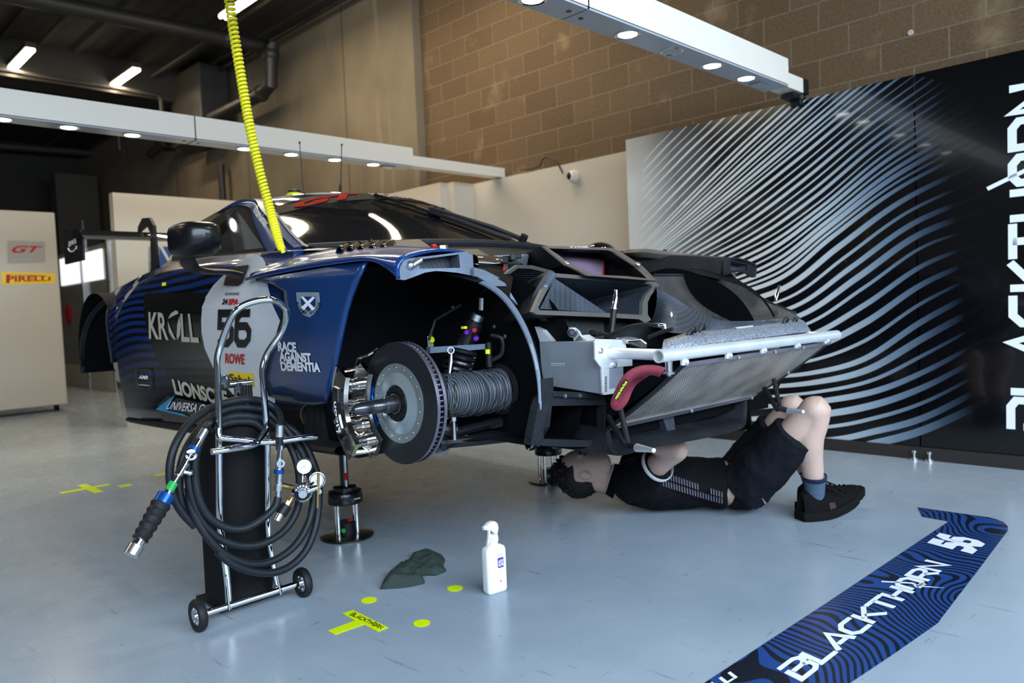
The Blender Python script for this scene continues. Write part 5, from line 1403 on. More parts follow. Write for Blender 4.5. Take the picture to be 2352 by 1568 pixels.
# toggle latch, bracket, wiring on the rail
b = MB(); c = PY(1448, 790, 1.38)
b.prism([PY(x, y, 1.39) for x, y in ((1437, 778), (1462, 775), (1486, 786), (1486, 799), (1470, 799), (1445, 789))], (0, .04, .003)); b.tube([PY(1440, 782, 1.39), PY(1470, 780, 1.38), PY(1484, 790, 1.37)], .005, 8); b.build('toggle_latch', MT['steel'], car, smooth=0, bevel=.002)
b = MB(); b.prism([PX(x, y, 1.80) for x, y in ((1318, 783), (1300, 760), (1303, 752), (1318, 752), (1328, 760), (1340, 783))], (.008, 0, 0)); b.prism([PX(x, y, 1.80) for x, y in ((1330, 770), (1352, 784), (1318, 784))], (.05, 0, 0)); b.build('rail_bracket', MT['alu'], car, smooth=0)
p = PX(1315, 763, 1.795); b = MB(); b.lathe(p, (-.8, -.6, 0), [(.016, 0), (.016, .012), (.011, .013), (.008, .022), (0, .022)], 16); b.build('bracket_bolt', MT['hub_steel'], car)
b = MB(); b.prism([PX(x, y, 1.78) for x, y in ((1228, 750), (1246, 758), (1268, 784), (1240, 785))], (.02, 0, 0)); b.build('rail_gusset', MT['alu'], car, smooth=0)
for pts in (((1250, 776), (1290, 768), (1330, 776), (1370, 764), (1405, 772)), ((1395, 772), (1440, 752), (1480, 745), (1510, 747)), ((1262, 770), (1280, 755), (1300, 776), (1350, 770)), ((1490, 775), (1520, 762), (1545, 755))):
    b = MB(); b.tube(smooth_path([PX(x, y, 1.86+.0*i) for i, (x, y) in enumerate(pts)], 6), .006, 8); b.build('wiring_loom', MT['rubber'], car)
b = MB(); b.tube([PX(1508, 747, 1.93), PX(1527, 746, 1.94), PX(1529, 760, 1.94)], .006, 10); b.tube([PX(1505, 747, 1.93), PX(1514, 747, 1.93)], .009, 10); b.build('hose_elbow', MT['chrome'], car)
b = MB(); b.tube([PX(1258, 777, 1.84), PX(1274, 777, 1.84)], .008, 8); b.build('loom_connector', MT['white_paint'], car)
for x, y in ((1262, 758), (1368, 765), (1285, 772)):
    b = MB(); b.box(PX(x, y, 1.88), (.03, .03, .02)); b.build('connector', MT['black_plastic'], car, smooth=0, bevel=.003)
# engine bay bits behind the near fender
b = MB(); a = PY(1085, 605, 1.93); c = PY(1144, 609, 1.93); b.lathe(a, (c-a), [(.031, 0), (.031, (c-a).length*.95), (.028, (c-a).length), (0, (c-a).length)], 26); b.build('coolant_tank', MT['chrome'], car, smooth=30)
b = MB(); q = [PY(x, y, Y) for x, y, Y in ((1030, 574, 2.3), (1098, 571, 2.3), (1128, 588, 2.05), (1080, 592, 2.0))]; b.prism(q, (0, .02, -.03)); b.build('intake_lid', MT['carbon_edge'], car, smooth=0, bevel=.004)
b = MB(); p = PY(1012, 566, 2.35); b.lathe(p+V((0, 0, -.02)), (0, 0, 1), [(.03, 0), (.03, .022), (.026, .028), (0, .028)], 8); b.build('filler_cap', MT['chrome'], car, smooth=0)
b = MB(); b.tube([PY(992, 566, 2.35), PY(1003, 565, 2.35)], .008, 8); b.build('cap_hose', MT['red_ink'], car)
b = MB()
for i in range(12):
    x = random.uniform(1140, 1215); y = random.uniform(588, 632); 
    if y < 600+(1200-x)*.0: pass
    b.box(PY(x, y, 2.0+random.uniform(-.05, .1)), (random.uniform(.02, .05), random.uniform(.02, .05), random.uniform(.015, .04)), Matrix.Rotation(random.uniform(0, 3), 3, 'Z'))
b.build('wiring_block', MT['black_plastic'], car, smooth=0, bevel=.003)
b = MB(); b.prism([PY(x, y, 2.06) for x, y in ((1135, 587), (1215, 583), (1205, 640), (1130, 640))], (0, .03, 0)); b.build('foil_wrap', MT['heat_cloth'], car, smooth=0)
b = MB(); b.box(PY(1152, 615, 1.95), (.02, .02, .02)); b.build('red_connector', MT['red_ink'], car, smooth=0, bevel=.003)
b = MB(); b.prism([PY(x, y, 1.76) for x, y in ((1089, 614), (1110, 619), (1135, 631), (1160, 645), (1163, 668), (1133, 655), (1089, 634))], (.0, .01, 0)); b.prism([PY(x, y, 1.70) for x, y in ((1095, 634), (1132, 655), (1180, 690), (1190, 700), (1160, 650), (1130, 632))], (.0, .01, 0)); b.build('fender_brace', MT['carbon_cut'], car, smooth=0)
# engine tub behind everything
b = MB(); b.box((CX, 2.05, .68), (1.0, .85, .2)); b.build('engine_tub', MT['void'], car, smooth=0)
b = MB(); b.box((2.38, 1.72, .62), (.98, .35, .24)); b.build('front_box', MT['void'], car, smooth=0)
# side brake inlet
fin = lambda x, y, d=0: PY(x, y, 1.5)+V((0, d, 0))
holed([(1219,1022),(1226,985),(1236,935),(1243,914),(1254,904),(1272,902),(1388,909),(1392,925),(1390,1026),(1300,1026)], [(1249,1008),(1248,985),(1256,945),(1264,932),(1388,930),(1386,1012)], fin, .03, 'brake_inlet', MT['carbon'], car)
inn = [(1249,1008),(1248,985),(1256,945),(1264,932),(1388,930),(1386,1012)]
b = MB(); b.loft([[fin(x, y, .03) for x, y in inn], [fin(x, y, .18)+V((.03, 0, 0)) for x, y in inn]], True, False, True); b.build('inlet_duct', MT['void'], car, smooth=0)
b = MB(); b.prism([PY(x, y, 1.49) for x, y in ((1272, 898), (1385, 903), (1385, 916), (1274, 912))], (0, .04, 0)); b.build('inlet_cap', MT['carbon'], car, smooth=0, bevel=.004)
for x in (1297, 1331):
    p = PY(x, 909, 1.488); b = MB(); b.lathe(p, (0, -1, 0), [(.007, 0), (.006, .004), (0, .003)], 10); b.build('inlet_bolt', MT['steel'], car)
b = MB(); b.prism([PX(x, y, 1.60) for x, y in ((1212, 1030), (1236, 985), (1245, 905), (1244, 870), (1239, 930), (1228, 985))], (.05, 0, 0)); b.build('inlet_side', MT['carbon'], car, smooth=0)
# splitter duct under the radiator
fs_ = lambda x, y, d=0: PZ(x, y, .475+ (1000-y)/600*.12)
lipb = [PY(x, y, Y) for x, y, Y in ((1392, 990, 1.47), (1396, 1020, 1.44), (1408, 1040, 1.40), (1428, 1046, 1.385), (1500, 1028, 1.39), (1600, 1010, 1.41), (1680, 992, 1.45), (1712, 975, 1.49), (1717, 918, 1.5))]
lipi = [PY(x, y, Y) for x, y, Y in ((1400, 984, 1.48), (1405, 1008, 1.46), (1415, 1025, 1.44), (1432, 1029, 1.43), (1500, 1012, 1.43), (1600, 990, 1.45), (1680, 973, 1.48), (1703, 962, 1.505), (1708, 920, 1.51))]
b = MB(); n_ = 4; lo_s = smooth_path(lipb, n_); li_s = smooth_path(lipi, n_)
b.loft([[a, lerp(a, c, .5)+V((0, -.006, 0)), c, c+V((0, .25, .01)), a+V((0, .27, -.0))] for a, c in zip(lo_s, li_s)], True, True, True); b.build('splitter_lip', MT['carbon'], car, smooth=40)
b = MB(); b.prism([PY(x, y, 1.52) for x, y in ((1522, 958), (1547, 953), (1552, 994), (1536, 1000))], (0, .15, 0)); b.build('splitter_divider', MT['carbon_grey'], car, smooth=0)
b = MB(); b.prism([PY(x, y, 1.70) for x, y in ((1380, 960), (1720, 905), (1725, 985), (1400, 1035))], (0, .02, 0)); b.build('splitter_duct', MT['void'], car, smooth=0)
b = MB(); b.box((2.35, 1.95, .49), (.95, .7, .025)); b.build('splitter_floor', MT['carbon'], car, smooth=0)
b = MB(); b.prism([PY(x, y, 1.55) for x, y in ((1718, 905), (1762, 888), (1765, 936), (1718, 944))], (0, .3, 0)); b.build('far_brake_inlet', MT['void'], car, smooth=0)
# splitter stays
def stay(p, Y, nm='splitter_stay'):
    q = [PY(x, y, Y+dy) for (x, y, dy) in p]
    b = MB()
    b.tube([q[0], q[1]], .009, 8); b.tube([q[2], q[3]], .009, 8); b.tube([q[3], q[1], q[4]], .0105, 8)
    s = b.build(nm, MT['black_plastic'], car)
    b = MB(); b.tube([q[4], lerp(q[4], q[5], .1), q[5]], [.013, .012, .006], 12); b.build('stay_peg', MT['alu'], s)
stay([(1419, 912, 0), (1443, 1022, -.02), (1396, 955, .06), (1436, 1022, -.02), (1464, 1028, -.06), (1502, 1034, -.16)], 1.40)
stay([(1777, 870, 0), (1792, 938, -.01), (1753, 886, .08), (1784, 939, -.01), (1812, 943, -.04), (1845, 945, -.12)], 1.36)
# red tow strap
MT['strap'] = mat('strap_red', (.17, .012, .03), .75, var=.15, nscale=40, bump=.3, bscale=400)
sp_ = [PY(x, y, Y) for x, y, Y in ((1522, 855, 1.2), (1500, 850, 1.22), (1470, 852, 1.24), (1445, 865, 1.26), (1428, 890, 1.28), (1414, 922, 1.29), (1416, 930, 1.30), (1430, 918, 1.32), (1448, 880, 1.32), (1480, 855, 1.28))]
sm = smooth_path(sp_, 5); b = MB(); L = []
for i, p in enumerate(sm):
    t = i/(len(sm)-1); w = .016
    d = (sm[min(i+1, len(sm)-1)]-sm[max(i-1, 0)]).normalized(); sd = d.cross(FW).normalized()
    sd = (sd+V((0, .5, .0))).normalized()
    L.append([p-sd*w, p+sd*w])
b.loft(L, closed=False); stp = b.build('tow_strap', MT['strap'], car, smooth=60, solid=.003)
sq_ = lambda u, v, o=0: PY(lerp(1414, 1440, u)-3+v*6, lerp(916, 874, u)-2+v*4, 1.262-o)
put(rect_geo(), lambda u, v: sq_(lerp(-.03, 1.03, u), lerp(-.25, 1.25, v)), 'strap_label', MT['black_ink'], stp)
put(mark_geo(9, 2), lambda u, v: sq_(u, v, .001), 'strap_print', mat('strap_yellow', (.42, .42, .02), .6, var=0), stp)

# far front fender, mirrored from the near one
def mirror_of(o, dx=.03, dy=-.02):
    me = o.data.copy(); off = parent_loc(o.parent)
    for v in me.vertices:
        v.co.x = 2*CX-(v.co.x+off.x)+dx-off.x; v.co.y += dy
    me.flip_normals()
    c = bpy.data.objects.new(o.name.split('.')[0], me); COL.objects.link(c); c.parent = o.parent
    for md in o.modifiers:
        m2 = c.modifiers.new(md.name, md.type)
        if md.type == 'SOLIDIFY': m2.thickness = md.thickness; m2.offset = md.offset
    return c
for o in list(bpy.data.objects):
    if o.parent == car and o.name.split('.')[0] in ('fender_top', 'fender_latch_face', 'latch_pocket', 'fender_louvre', 'fender_inner', 'fender_rear_panel', 'wheelhouse_liner', 'wheelhouse_wall', 'louvre_ramp'):
        c = mirror_of(o)
        if c.name.startswith('fender_top') or c.name.startswith('fender_latch') or c.name.startswith('fender_inner'): c.data.materials[0] = MT['carbon']
b = MB(); b.grid(lambda u, v: PY(lerp(1529, 1690, u), lerp(632, 604+10*(2*u-1)**2, v)+8*(2*u-1)**2, 2.0+.12*v), 14, 6); b.build('far_liner_top', MT['carbon_grey'], car, smooth=60)
# ------------------------------------------------------------------ jack stands under the car
MT['jack_black'] = mat('jack_black', (.008, .008, .009), .3, .2, .3, var=0)
def jack(c, label, ztop, full=True):
    t = thing('jack_stand', c, label, 'jack stand', 'jack stands under the car')
    x, y = c[0], c[1]
    MB().lathe((x, y, 0), (0, 0, 1), [(0, 0), (.112, 0), (.112, .008), (.09, .012), (0, .012)], 40).build('base_plate', MT['jack_black'], t)
    b = MB(); b.lathe((x, y, .148), (0, 0, 1), [(0, 0), (.072, 0), (.074, .006), (.074, .044), (.07, .05), (.05, .052), (.05, .068), (.044, .072), (0, .072)], 36); b.build('collar', MT['jack_black'], t)
    for a in (20, 110, 200, 290):
        r = math.radians(a); p = V((x+.055*math.cos(r), y+.055*math.sin(r), .012)); MB().cyl(p, p+V((0, 0, .137)), .0085, n=12).build('rod', MT['chrome'], t)
    for a in (60, 250):
        r = math.radians(a); p = V((x+.034*math.cos(r), y+.034*math.sin(r), .22)); MB().cyl(p, p+V((0, 0, ztop-.22)), .006, n=10).build('guide_rod', MT['chrome'], t)
    MB().cyl((x, y, .22), (x, y, ztop), .018, n=18).build('ram', MT['jack_black'], t)
    b = MB(); b.lathe((x, y, .012), (0, 0, 1), [(.036, 0), (.036, .05), (.03, .056), (0, .056)], 24); mo = b.build('valve_body', MT['black_plastic'], t)
    MB().cyl((x+.01, y-.012, .066), (x+.01, y-.012, .074), .012, n=12).build('red_button', MT['red_ink'], t)
    p = V((x-.030, y-.022, .035)); MB().lathe(p, (-.75, -.6, 0), [(0, .001), (.010, .001)], 16).build('green_dot', MT['green_band'], t, smooth=0)
    p = V((x+.034*math.cos(4.363), y+.034*math.sin(4.363), .25)); MB().cyl(p, p+V((0, 0, .03)), .0075, n=12).build('red_sleeve', MT['red_ink'], t)
    p = V((x+.01, y-.075, .172)); MB().box(p, (.03, .002, .006)).build('collar_label', MT['grey_ink'], t, smooth=0)
    return t
j = PZ(797.7, 1231, 0); jack((j.x, j.y, 0), 'black jack stand with chrome rods behind the hose trolley, near side of the car', .424)
j = PZ(1262, 1104, 0); jack((j.x, j.y, 0), 'black jack stand under the far side of the car behind the mechanic head', .424)

# ------------------------------------------------------------------ gas bottle trolley
YT = 2.325
wl = PZ(453.5, 1447, 0); wr = PZ(705, 1374, 0)
tro = thing('bottle_trolley', ((wl.x+wr.x)/2, YT, 0), 'chrome tube two-wheeled bottle trolley at the front left of the floor', 'trolley')
def T(x, y, Y=YT): return PY(x, y, Y)
b = MB(); b.cyl((wl.x+.012, YT, .05), (wr.x-.012, YT, .05), .0105, n=18); b.build('axle', MT['chrome'], tro)
for xx in (wl.x, wr.x):
    tyre = MB().lathe((xx-.013, YT, .05), (1, 0, 0), [(.031, .004), (.036, 0), (.046, .001), (.05, .008), (.05, .018), (.046, .025), (.036, .026), (.031, .022)], 36, True).build('tyre', MT['rubber'], tro)
    b = MB(); b.lathe((xx-.008, YT, .05), (1, 0, 0), [(.033, .0), (.033, .016), (.0, .016)], 28); b.lathe((xx-.006, YT, .05), (1, 0, 0), [(.033, 0), (.026, -.004), (.012, -.001), (.010, -.008), (0, -.008)], 28)
    for k in range(6):
        a = k*math.pi/3; b.ball((xx-.0085, YT+.021*math.cos(a), .05+.021*math.sin(a)), .004, 8, 5)
    b.build('wheel_hub', MT['steel'], tyre, smooth=40)
R_ = .0105
pt = [T(527, 1394, 2.34), T(522, 1330, 2.34), T(512, 1250, 2.33), T(505, 1190), T(504, 1100), T(503, 1000), T(501, 900), T(499, 828), T(508, 790, 2.31), T(524, 745, 2.27), T(540, 716, 2.24), T(566, 698, 2.22), T(606, 688, 2.20), T(636, 692, 2.20), T(655, 708, 2.21), T(658, 730, 2.23), T(650, 757, 2.26), T(628, 790, 2.29), T(611, 818, 2.32), T(603, 850), T(606, 900), T(611, 960), T(614, 1022), T(615, 1120), T(617, 1221, 2.33), T(630, 1308, 2.34), T(640, 1355, 2.34)]
MB().tube(smooth_path(pt, 5), R_, 14).build('frame', MT['chrome'], tro)
MB().tube(smooth_path([T(503, 985, YT-.012), T(503, 1000, YT-.015), T(512, 1006, YT-.02), T(560, 1010, YT-.03), T(596, 1015, YT-.05), T(640, 1013, YT-.07), T(690, 1006, YT-.08), T(726, 1002, YT-.08)], 5), R_, 14).build('hose_arm', MT['chrome'], tro)
MB().tube(smooth_path([T(614, 975, YT-.012), T(612, 985, YT-.02), T(601, 1002, YT-.04), T(590, 1016, YT-.07), T(570, 1024, YT-.085), T(530, 1031, YT-.10), T(486, 1037, YT-.10)], 5), R_, 14).build('hose_arm', MT['chrome'], tro)
for q in ([T(519, 1325), T(527, 1400, YT-.012)], [T(634, 1312), T(646, 1365, YT-.012)]):
    b = MB(); b.tube(q, .004, 8); b.build('axle_brace', MT['chrome'], tro)
for (x, y) in ((527, 1400), (647, 1362)):
    p = T(x, y); MB().lathe((p.x-.004, YT, .05), (1, 0, 0), [(.0125, 0), (.0125, .008)], 18).build('axle_clip', MT['chrome'], tro)
MB().box((1.115, 2.49, .012), (.20, .20, .008)).build('base_plate', MT['black_plastic'], tro, smooth=0)

# gas cylinder in its black sleeve
gc = thing('gas_cylinder', (1.117, 2.475, .016), 'tall black sleeved gas cylinder standing in the chrome trolley', 'gas cylinder')
MB().lathe((1.117, 2.475, .016), (0, 0, 1), [(0, .0), (.100, 0), (.106, .01), (.108, .03), (.107, .24), (.109, .26), (.107, .28), (.108, .52), (.104, .555), (.085, .59), (.05, .612), (.03, .62), (0, .62)], 40).build('sleeve', mat('sleeve_cloth', (.006, .006, .007), .85, var=.2, bump=.5, bscale=14, spec=.2), gc)
b = MB(); c = PY(548, 912, 2.475); b.cyl(c-V((0,0,.03)), c+V((0, 0, .05)), .014); b.tube([c+V((-.055, .0, .045)), c+V((.05, 0, .045))], .011, 12); b.box(c+V((-.05, 0, .058)), (.035, .03, .045)); b.build('valve', MT['chrome'], gc, smooth=30, bevel=.002)
b = MB(); p = PY(567, 898, 2.475); 
for k in range(10):
    a = 2*math.pi*k/10; b.cyl(p+V((.0135*math.cos(a), .0135*math.sin(a), -.022)), p+V((.0135*math.cos(a), .0135*math.sin(a), .022)), .005, n=8)
b.lathe(p, (0, 0, 1), [(0, -.022), (.0145, -.022), (.0145, .022), (0, .024)], 24); b.build('valve_knob', MT['black_plastic'], gc)
b = MB(); b.tube([p+V((0, 0, -.022)), p+V((0, 0, -.05)), c+V((.04, 0, .045))], .009, 10); b.build('valve_stem', MT['chrome'], gc)

# air hose coil with lance and regulator
hz = thing('air_hose', T(560, 1050, 2.29), 'coiled black air hose with lance and gauges hanging on the chrome trolley', 'air hose')
def Z4(zx, zy, Y): return PY(280+.5102*zx, 660+.5102*zy, Y)
MT_H = MT['hose_rubber']
def strand(pts, k=7):
    MB().tube(smooth_path([Z4(x, y, Y) for x, y, Y in pts], k), .0122, 12).build('hose_run', MT_H, hz)
# measured runs of the coil: (x, y in the trolley view, distance)
strand([(374,640,2.25),(352,690,2.25),(330,770,2.25),(330,860,2.25),(350,960,2.245),(400,1040,2.24),(480,1083,2.235),(560,1082,2.23),(640,1035,2.23),(690,985,2.232),(703,945,2.235)])
strand([(415,590,2.37),(360,640,2.29),(318,720,2.27),(300,820,2.265),(312,930,2.26),(360,1050,2.255),(440,1130,2.25),(540,1163,2.245),(640,1150,2.245),(730,1095,2.25),(785,1010,2.26),(800,920,2.28),(790,800,2.31),(745,690,2.34),(690,620,2.36),(630,590,2.37),(540,578,2.375),(470,588,2.375),(415,620,2.36)])
strand([(330,1075,2.27),(270,1010,2.275),(228,930,2.28),(215,830,2.285),(232,730,2.29),(280,640,2.31),(345,575,2.35),(430,530,2.375),(540,505,2.38),(630,512,2.38),(690,545,2.36),(715,590,2.31),(712,640,2.24)])
strand([(300,1030,2.285),(262,940,2.29),(262,830,2.295),(285,740,2.30),(330,660,2.33),(400,590,2.37),(470,550,2.38),(560,540,2.385),(650,560,2.375),(740,640,2.34),(810,740,2.31),(850,850,2.29),(862,950,2.275),(840,1060,2.26),(780,1160,2.25),(690,1225,2.245),(590,1245,2.24),(480,1210,2.24),(400,1140,2.245),(345,1060,2.255),(310,980,2.265),(300,900,2.27)])
strand([(700,600,2.37),(790,660,2.34),(850,760,2.315),(885,870,2.29),(885,990,2.27),(868,1090,2.255),(830,1180,2.245),(770,1245,2.24),(690,1282,2.235),(590,1278,2.235),(500,1245,2.236),(430,1190,2.242)])
strand([(400,640,2.365),(470,612,2.37),(540,603,2.372),(600,610,2.37),(640,640,2.36)])
def seg(p, q, r, m, nm, n=16, r2=None):
    r *= 1.15
    return MB().tube([p, q], [r, r if r2 is None else r2], n).build(nm, MT[m], hz)
A_ = Z4(374, 640, 2.25); B_ = Z4(40, 1205, 2.16)
def L_(t): return lerp(A_, B_, t)
lance = [(0, .09, .0105, 'steel', 'lance_sleeve'), (.09, .16, .0115, 'chrome', 'lance_nut'), (.155, .185, .0145, 'blue_ano', 'lance_ring'), (.185, .22, .0095, 'chrome', 'lance_joint'), (.22, .29, .0055, 'chrome', 'lance_tube'), (.29, .39, .0105, 'chrome', 'lance_valve'), (.39, .45, .0065, 'chrome', 'lance_tube'), (.45, .515, .0115, 'green_band', 'lance_band'), (.515, .545, .0095, 'chrome', 'lance_tube'), (.545, .615, .021, 'blue_ano', 'lance_collar')]
for a, c, r, m, nm in lance: seg(L_(a), L_(c), r, m, nm)
MB().lathe(L_(.215)+V((0, -.006, 0)), (-.4, -1, 0), [(.012, -.004), (.016, 0), (.016, .006), (.009, .008), (.009, .004)], 20).build('lance_ring', MT['chrome'], hz)
b = MB(); b.tube([L_(.36), L_(.36)+V((.022, -.004, -.006))], .006, 10); b.ball(L_(.36)+V((.026, -.004, -.007)), .009); b.build('lance_lever', MT['chrome'], hz)
g = [L_(.615+.27*i/24) for i in range(25)]
MB().tube(g, [lerp(.0265, .0215, i/24)+.002*math.sin(i*1.35) for i in range(25)], 18).build('lance_grip', MT['rubber'], hz)
seg(L_(.885), L_(.93), .0135, 'chrome', 'lance_tip'); seg(L_(.93), L_(1.0), .0175, 'steel', 'lance_tip')
# fittings on the right
def F(zx, zy, Y=2.235): return Z4(zx, zy, Y)
for p, q, r, m, nm in (((712, 620), (711, 672), .0115, 'steel', 'fitting_sleeve'), ((711, 672), (712, 710), .009, 'rubber', 'hose_end'), ((712, 710), (711, 730), .011, 'chrome', 'fitting_nut'), ((711, 730), (709, 765), .0065, 'chrome', 'fitting'), ((709, 765), (708, 818), .0085, 'chrome', 'fitting'), ((708, 818), (707, 838), .0135, 'blue_ano', 'fitting_ring'), ((707, 838), (705, 885), .010, 'chrome', 'fitting_body'), ((705, 885), (703, 915), .0115, 'steel', 'fitting_nut'), ((703, 915), (701, 955), .0075, 'chrome', 'fitting'), ((708, 888), (765, 900), .0075, 'brass', 'fitting')):
    seg(F(*p), F(*q), r, m, nm)
MB().lathe(F(709, 790)+V((0, -.008, 0)), (-.4, -1, 0), [(.006, 0), (.013, 0), (.013, .006), (.006, .006)], 18, True).build('fitting_ring', MT['chrome'], hz)
rc = F(812, 920, 2.20); axd = V((-.45, -.89, 0)).normalized()
b = MB(); b.lathe(rc, axd, [(.0, -.025), (.022, -.025), (.031, -.008), (.0325, .004), (.0265, .009), (.0255, .007), (.017, .012), (.013, .034), (0, .034)], 32); reg = b.build('regulator_body', MT['chrome'], hz)
b = MB(); b.lathe(rc, axd, [(.0260, .0082), (.0175, .0122)], 32); b.build('regulator_ring', MT['black_ink'], reg, smooth=0)
fx_, fz_ = V((0, 0, 1)).cross(axd).normalized()*-1, V((0, 0, 1))
hx = V((.89, -.45, 0)).normalized()
for i, ch in enumerate('HARRIS'):
    a = math.radians(lerp(150, 30, i/5)); c = rc+axd*.0112+(hx*math.cos(a)+fz_*math.sin(a))*.0217
    ux = (hx*math.sin(a)-fz_*math.cos(a)); uy = (hx*math.cos(a)+fz_*math.sin(a))
    put(text_geo(ch, .02), lambda u, v, c=c, ux=ux, uy=uy: c+ux*(u-.5)*.0055+uy*(v-.5)*.0065+axd*.001, 'lettering', MT['white_ink'], reg)
b = MB(); b.tube([rc+axd*.01, rc+V((.035, -.012, .006)), rc+V((.052, -.016, .008))], [.012, .011, .008], 14); b.build('regulator_stem', MT['chrome'], hz)
seg(F(765, 900), rc, .008, 'brass', 'regulator_inlet')
p = F(888, 917, 2.185); MB().lathe(p, axd, [(0, -.008), (.008, -.008), (.008, .008), (0, .009)], 16).build('handle_boss', MT['steel'], hz)
MB().tube([F(885, 838, 2.18), F(880, 992, 2.18)], .0042, 12).build('t_handle', MT['brass'], hz)
for (zx, zy, r, Y) in ((820, 805, .0275, 2.20), (878, 866, .0255, 2.215)):
    c = F(zx, zy, Y); n = V((-.42, -.9, .05)).normalized()
    gau = MB().lathe(c, n, [(0, -.012), (r, -.012), (r+.001, 0), (r+.0012, .008), (r-.0015, .009), (r-.002, .006)], 36).build('gauge_case', MT['black_plastic'] if zx < 850 else MT['steel'], hz)
    MB().lathe(c, n, [(r-.0045, .0065), (0, .0065)], 32).build('gauge_dial', MT['white_ink'], gau, smooth=0)
    sx = n.cross(V((0, 0, 1))).normalized()*-1; sz = n.cross(sx); sz = -sz if sz.z < 0 else sz
    b = MB()
    for k in range(19):
        a = math.radians(220-k*260/18); d0 = (sx*math.cos(a)+sz*math.sin(a)); w_ = (sx*-math.sin(a)+sz*math.cos(a))*.0004
        o = c+n*.0072; b.add([o+d0*(r-.009)+w_, o+d0*(r-.0068 if k % 3 else r-.0056)+w_, o+d0*(r-.0068 if k % 3 else r-.0056)-w_, o+d0*(r-.009)-w_], [(0, 1, 2, 3)])
    a = math.radians(205); d0 = sx*math.cos(a)+sz*math.sin(a); w_ = (sx*-math.sin(a)+sz*math.cos(a))*.0007; o = c+n*.0076
    b.add([o-d0*.005+w_, o+d0*(r-.008)+w_*.3, o+d0*(r-.008)-w_*.3, o-d0*.005-w_], [(0, 1, 2, 3)])
    b.build('gauge_marks', MT['black_ink'], gau, smooth=0)
    b = MB()
    for k in range(6):
        a0 = math.radians(40-k*12); a1 = math.radians(40-(k+1)*12); o = c+n*.0074
        P = [o+(sx*math.cos(a)+sz*math.sin(a))*rr for a, rr in ((a0, r-.007), (a1, r-.007), (a1, r-.0062), (a0, r-.0062))]; b.add(P, [(0, 1, 2, 3)])
    b.build('gauge_arc', MT['red_ink'], gau, smooth=0)
    seg(c-n*.012, rc, .006, 'chrome', 'gauge_stem')
seg(F(772, 940), F(748, 975), .008, 'brass', 'outlet_nut'); seg(F(752, 962), F(740, 985), .0105, 'brass', 'outlet_nut', 6); seg(F(742, 980), F(715, 1020), .0155, 'black_plastic', 'quick_coupling', 12); seg(F(715, 1020), F(698, 1050), .0105, 'steel', 'coupling_tip')

# ------------------------------------------------------------------ spray bottle
MT['white_plastic'] = mat('white_plastic', (.78, .79, .80), .35, var=.03, nscale=30)
MT['purple_ink'] = mat('purple_ink', (.08, .03, .30), .4, var=0)
bb = PZ(1123.5, 1369.5, 0); br_ = PZ(1168, 1356, 0); bk_ = PZ(1109.6, 1363, 0)
bw = (br_-bb).length; ex = (br_-bb).normalized(); ey = V((-ex.y, ex.x, 0)); bd_ = .042
bc = bb+ex*bw/2+ey*bd_/2
sb_ = thing('spray_bottle', (bc.x, bc.y, 0), 'white plastic trigger spray bottle standing on the floor in front of the car', 'spray bottle')
def rrect(w, d, r, n=5):
    P = []
    for cx, cy, a0 in ((w/2-r, d/2-r, 0), (-w/2+r, d/2-r, 90), (-w/2+r, -d/2+r, 180), (w/2-r, -d/2+r, 270)):
        for k in range(n+1):
            a = math.radians(a0+90*k/n); P.append((cx+r*math.cos(a), cy+r*math.sin(a)))
    return P
def br(w, d, r, z, ox=0): return [bc+ex*(x+ox)+ey*y+V((0, 0, z)) for x, y in rrect(w, d, r)]
b = MB(); hb = .158
b.loft([br(bw-.014, bd_-.012, .008, .0), br(bw-.004, bd_-.004, .01, .004), br(bw, bd_, .011, .012), br(bw, bd_, .011, hb-.016), br(bw-.006, bd_-.004, .011, hb-.005), br(bw-.03, bd_-.012, .01, hb+.002), br(.030, .026, .012, hb+.004), br(.030, .026, .012, hb+.014)], True, True, True)
b.build('bottle', MT['white_plastic'], sb_, smooth=50)
top = bc+V((0, 0, hb+.012))
b = MB(); b.lathe(top, (0, 0, 1), [(0, 0), (.0165, 0), (.0165, .022), (.013, .026), (0, .026)], 24)
for k in range(24):
    a = k*math.pi/12; b.cyl(top+V((.0165*math.cos(a), .0165*math.sin(a), .003)), top+V((.0165*math.cos(a), .0165*math.sin(a), .02)), .001, n=5)
b.build('screw_collar', MT['white_plastic'], sb_)
b = MB(); hd = [(-.030, .060), (-.030, .046), (-.024, .043), (-.012, .042), (.006, .026), (.012, .020), (.015, .030), (.019, .045), (.016, .060), (.008, .068), (-.006, .071), (-.018, .068)]
b.prism([top+ex*x+V((0, 0, z))-ey*.010 for x, z in hd], ey*.020); b.build('spray_head', MT['white_plastic'], sb_, smooth=30, bevel=.003)
b = MB(); b.cyl(top+ex*-.029+V((0, 0, .053)), top+ex*-.037+V((0, 0, .053)), .0075, n=14); b.build('nozzle', MT['white_plastic'], sb_)
b = MB(); b.prism([top+ex*x+V((0, 0, z))-ey*.006 for x, z in ((-.018, .045), (-.012, .044), (-.013, .02), (-.021, -.008), (-.027, -.008), (-.021, .018))], ey*.012); b.build('trigger', MT['white_plastic'], sb_, smooth=30, bevel=.002)
def bf(u, v, off=.0006): return bc+ex*(u-.5)*bw-ey*(bd_/2+off)+V((0, 0, v*hb))
lab = put(rect_geo(), lambda u, v: bf(lerp(.51, .80, u), lerp(.54, .755, v)), 'label', MT['purple_ink'], sb_)
put(text_geo('AUTO', .035), lambda u, v: bf(lerp(.54, .77, u), lerp(.645, .71, v), .0012), 'lettering', MT['white_ink'], lab)
put(text_geo('GLYM', .035), lambda u, v: bf(lerp(.54, .77, u), lerp(.575, .635, v), .0012), 'lettering', MT['white_ink'], lab)
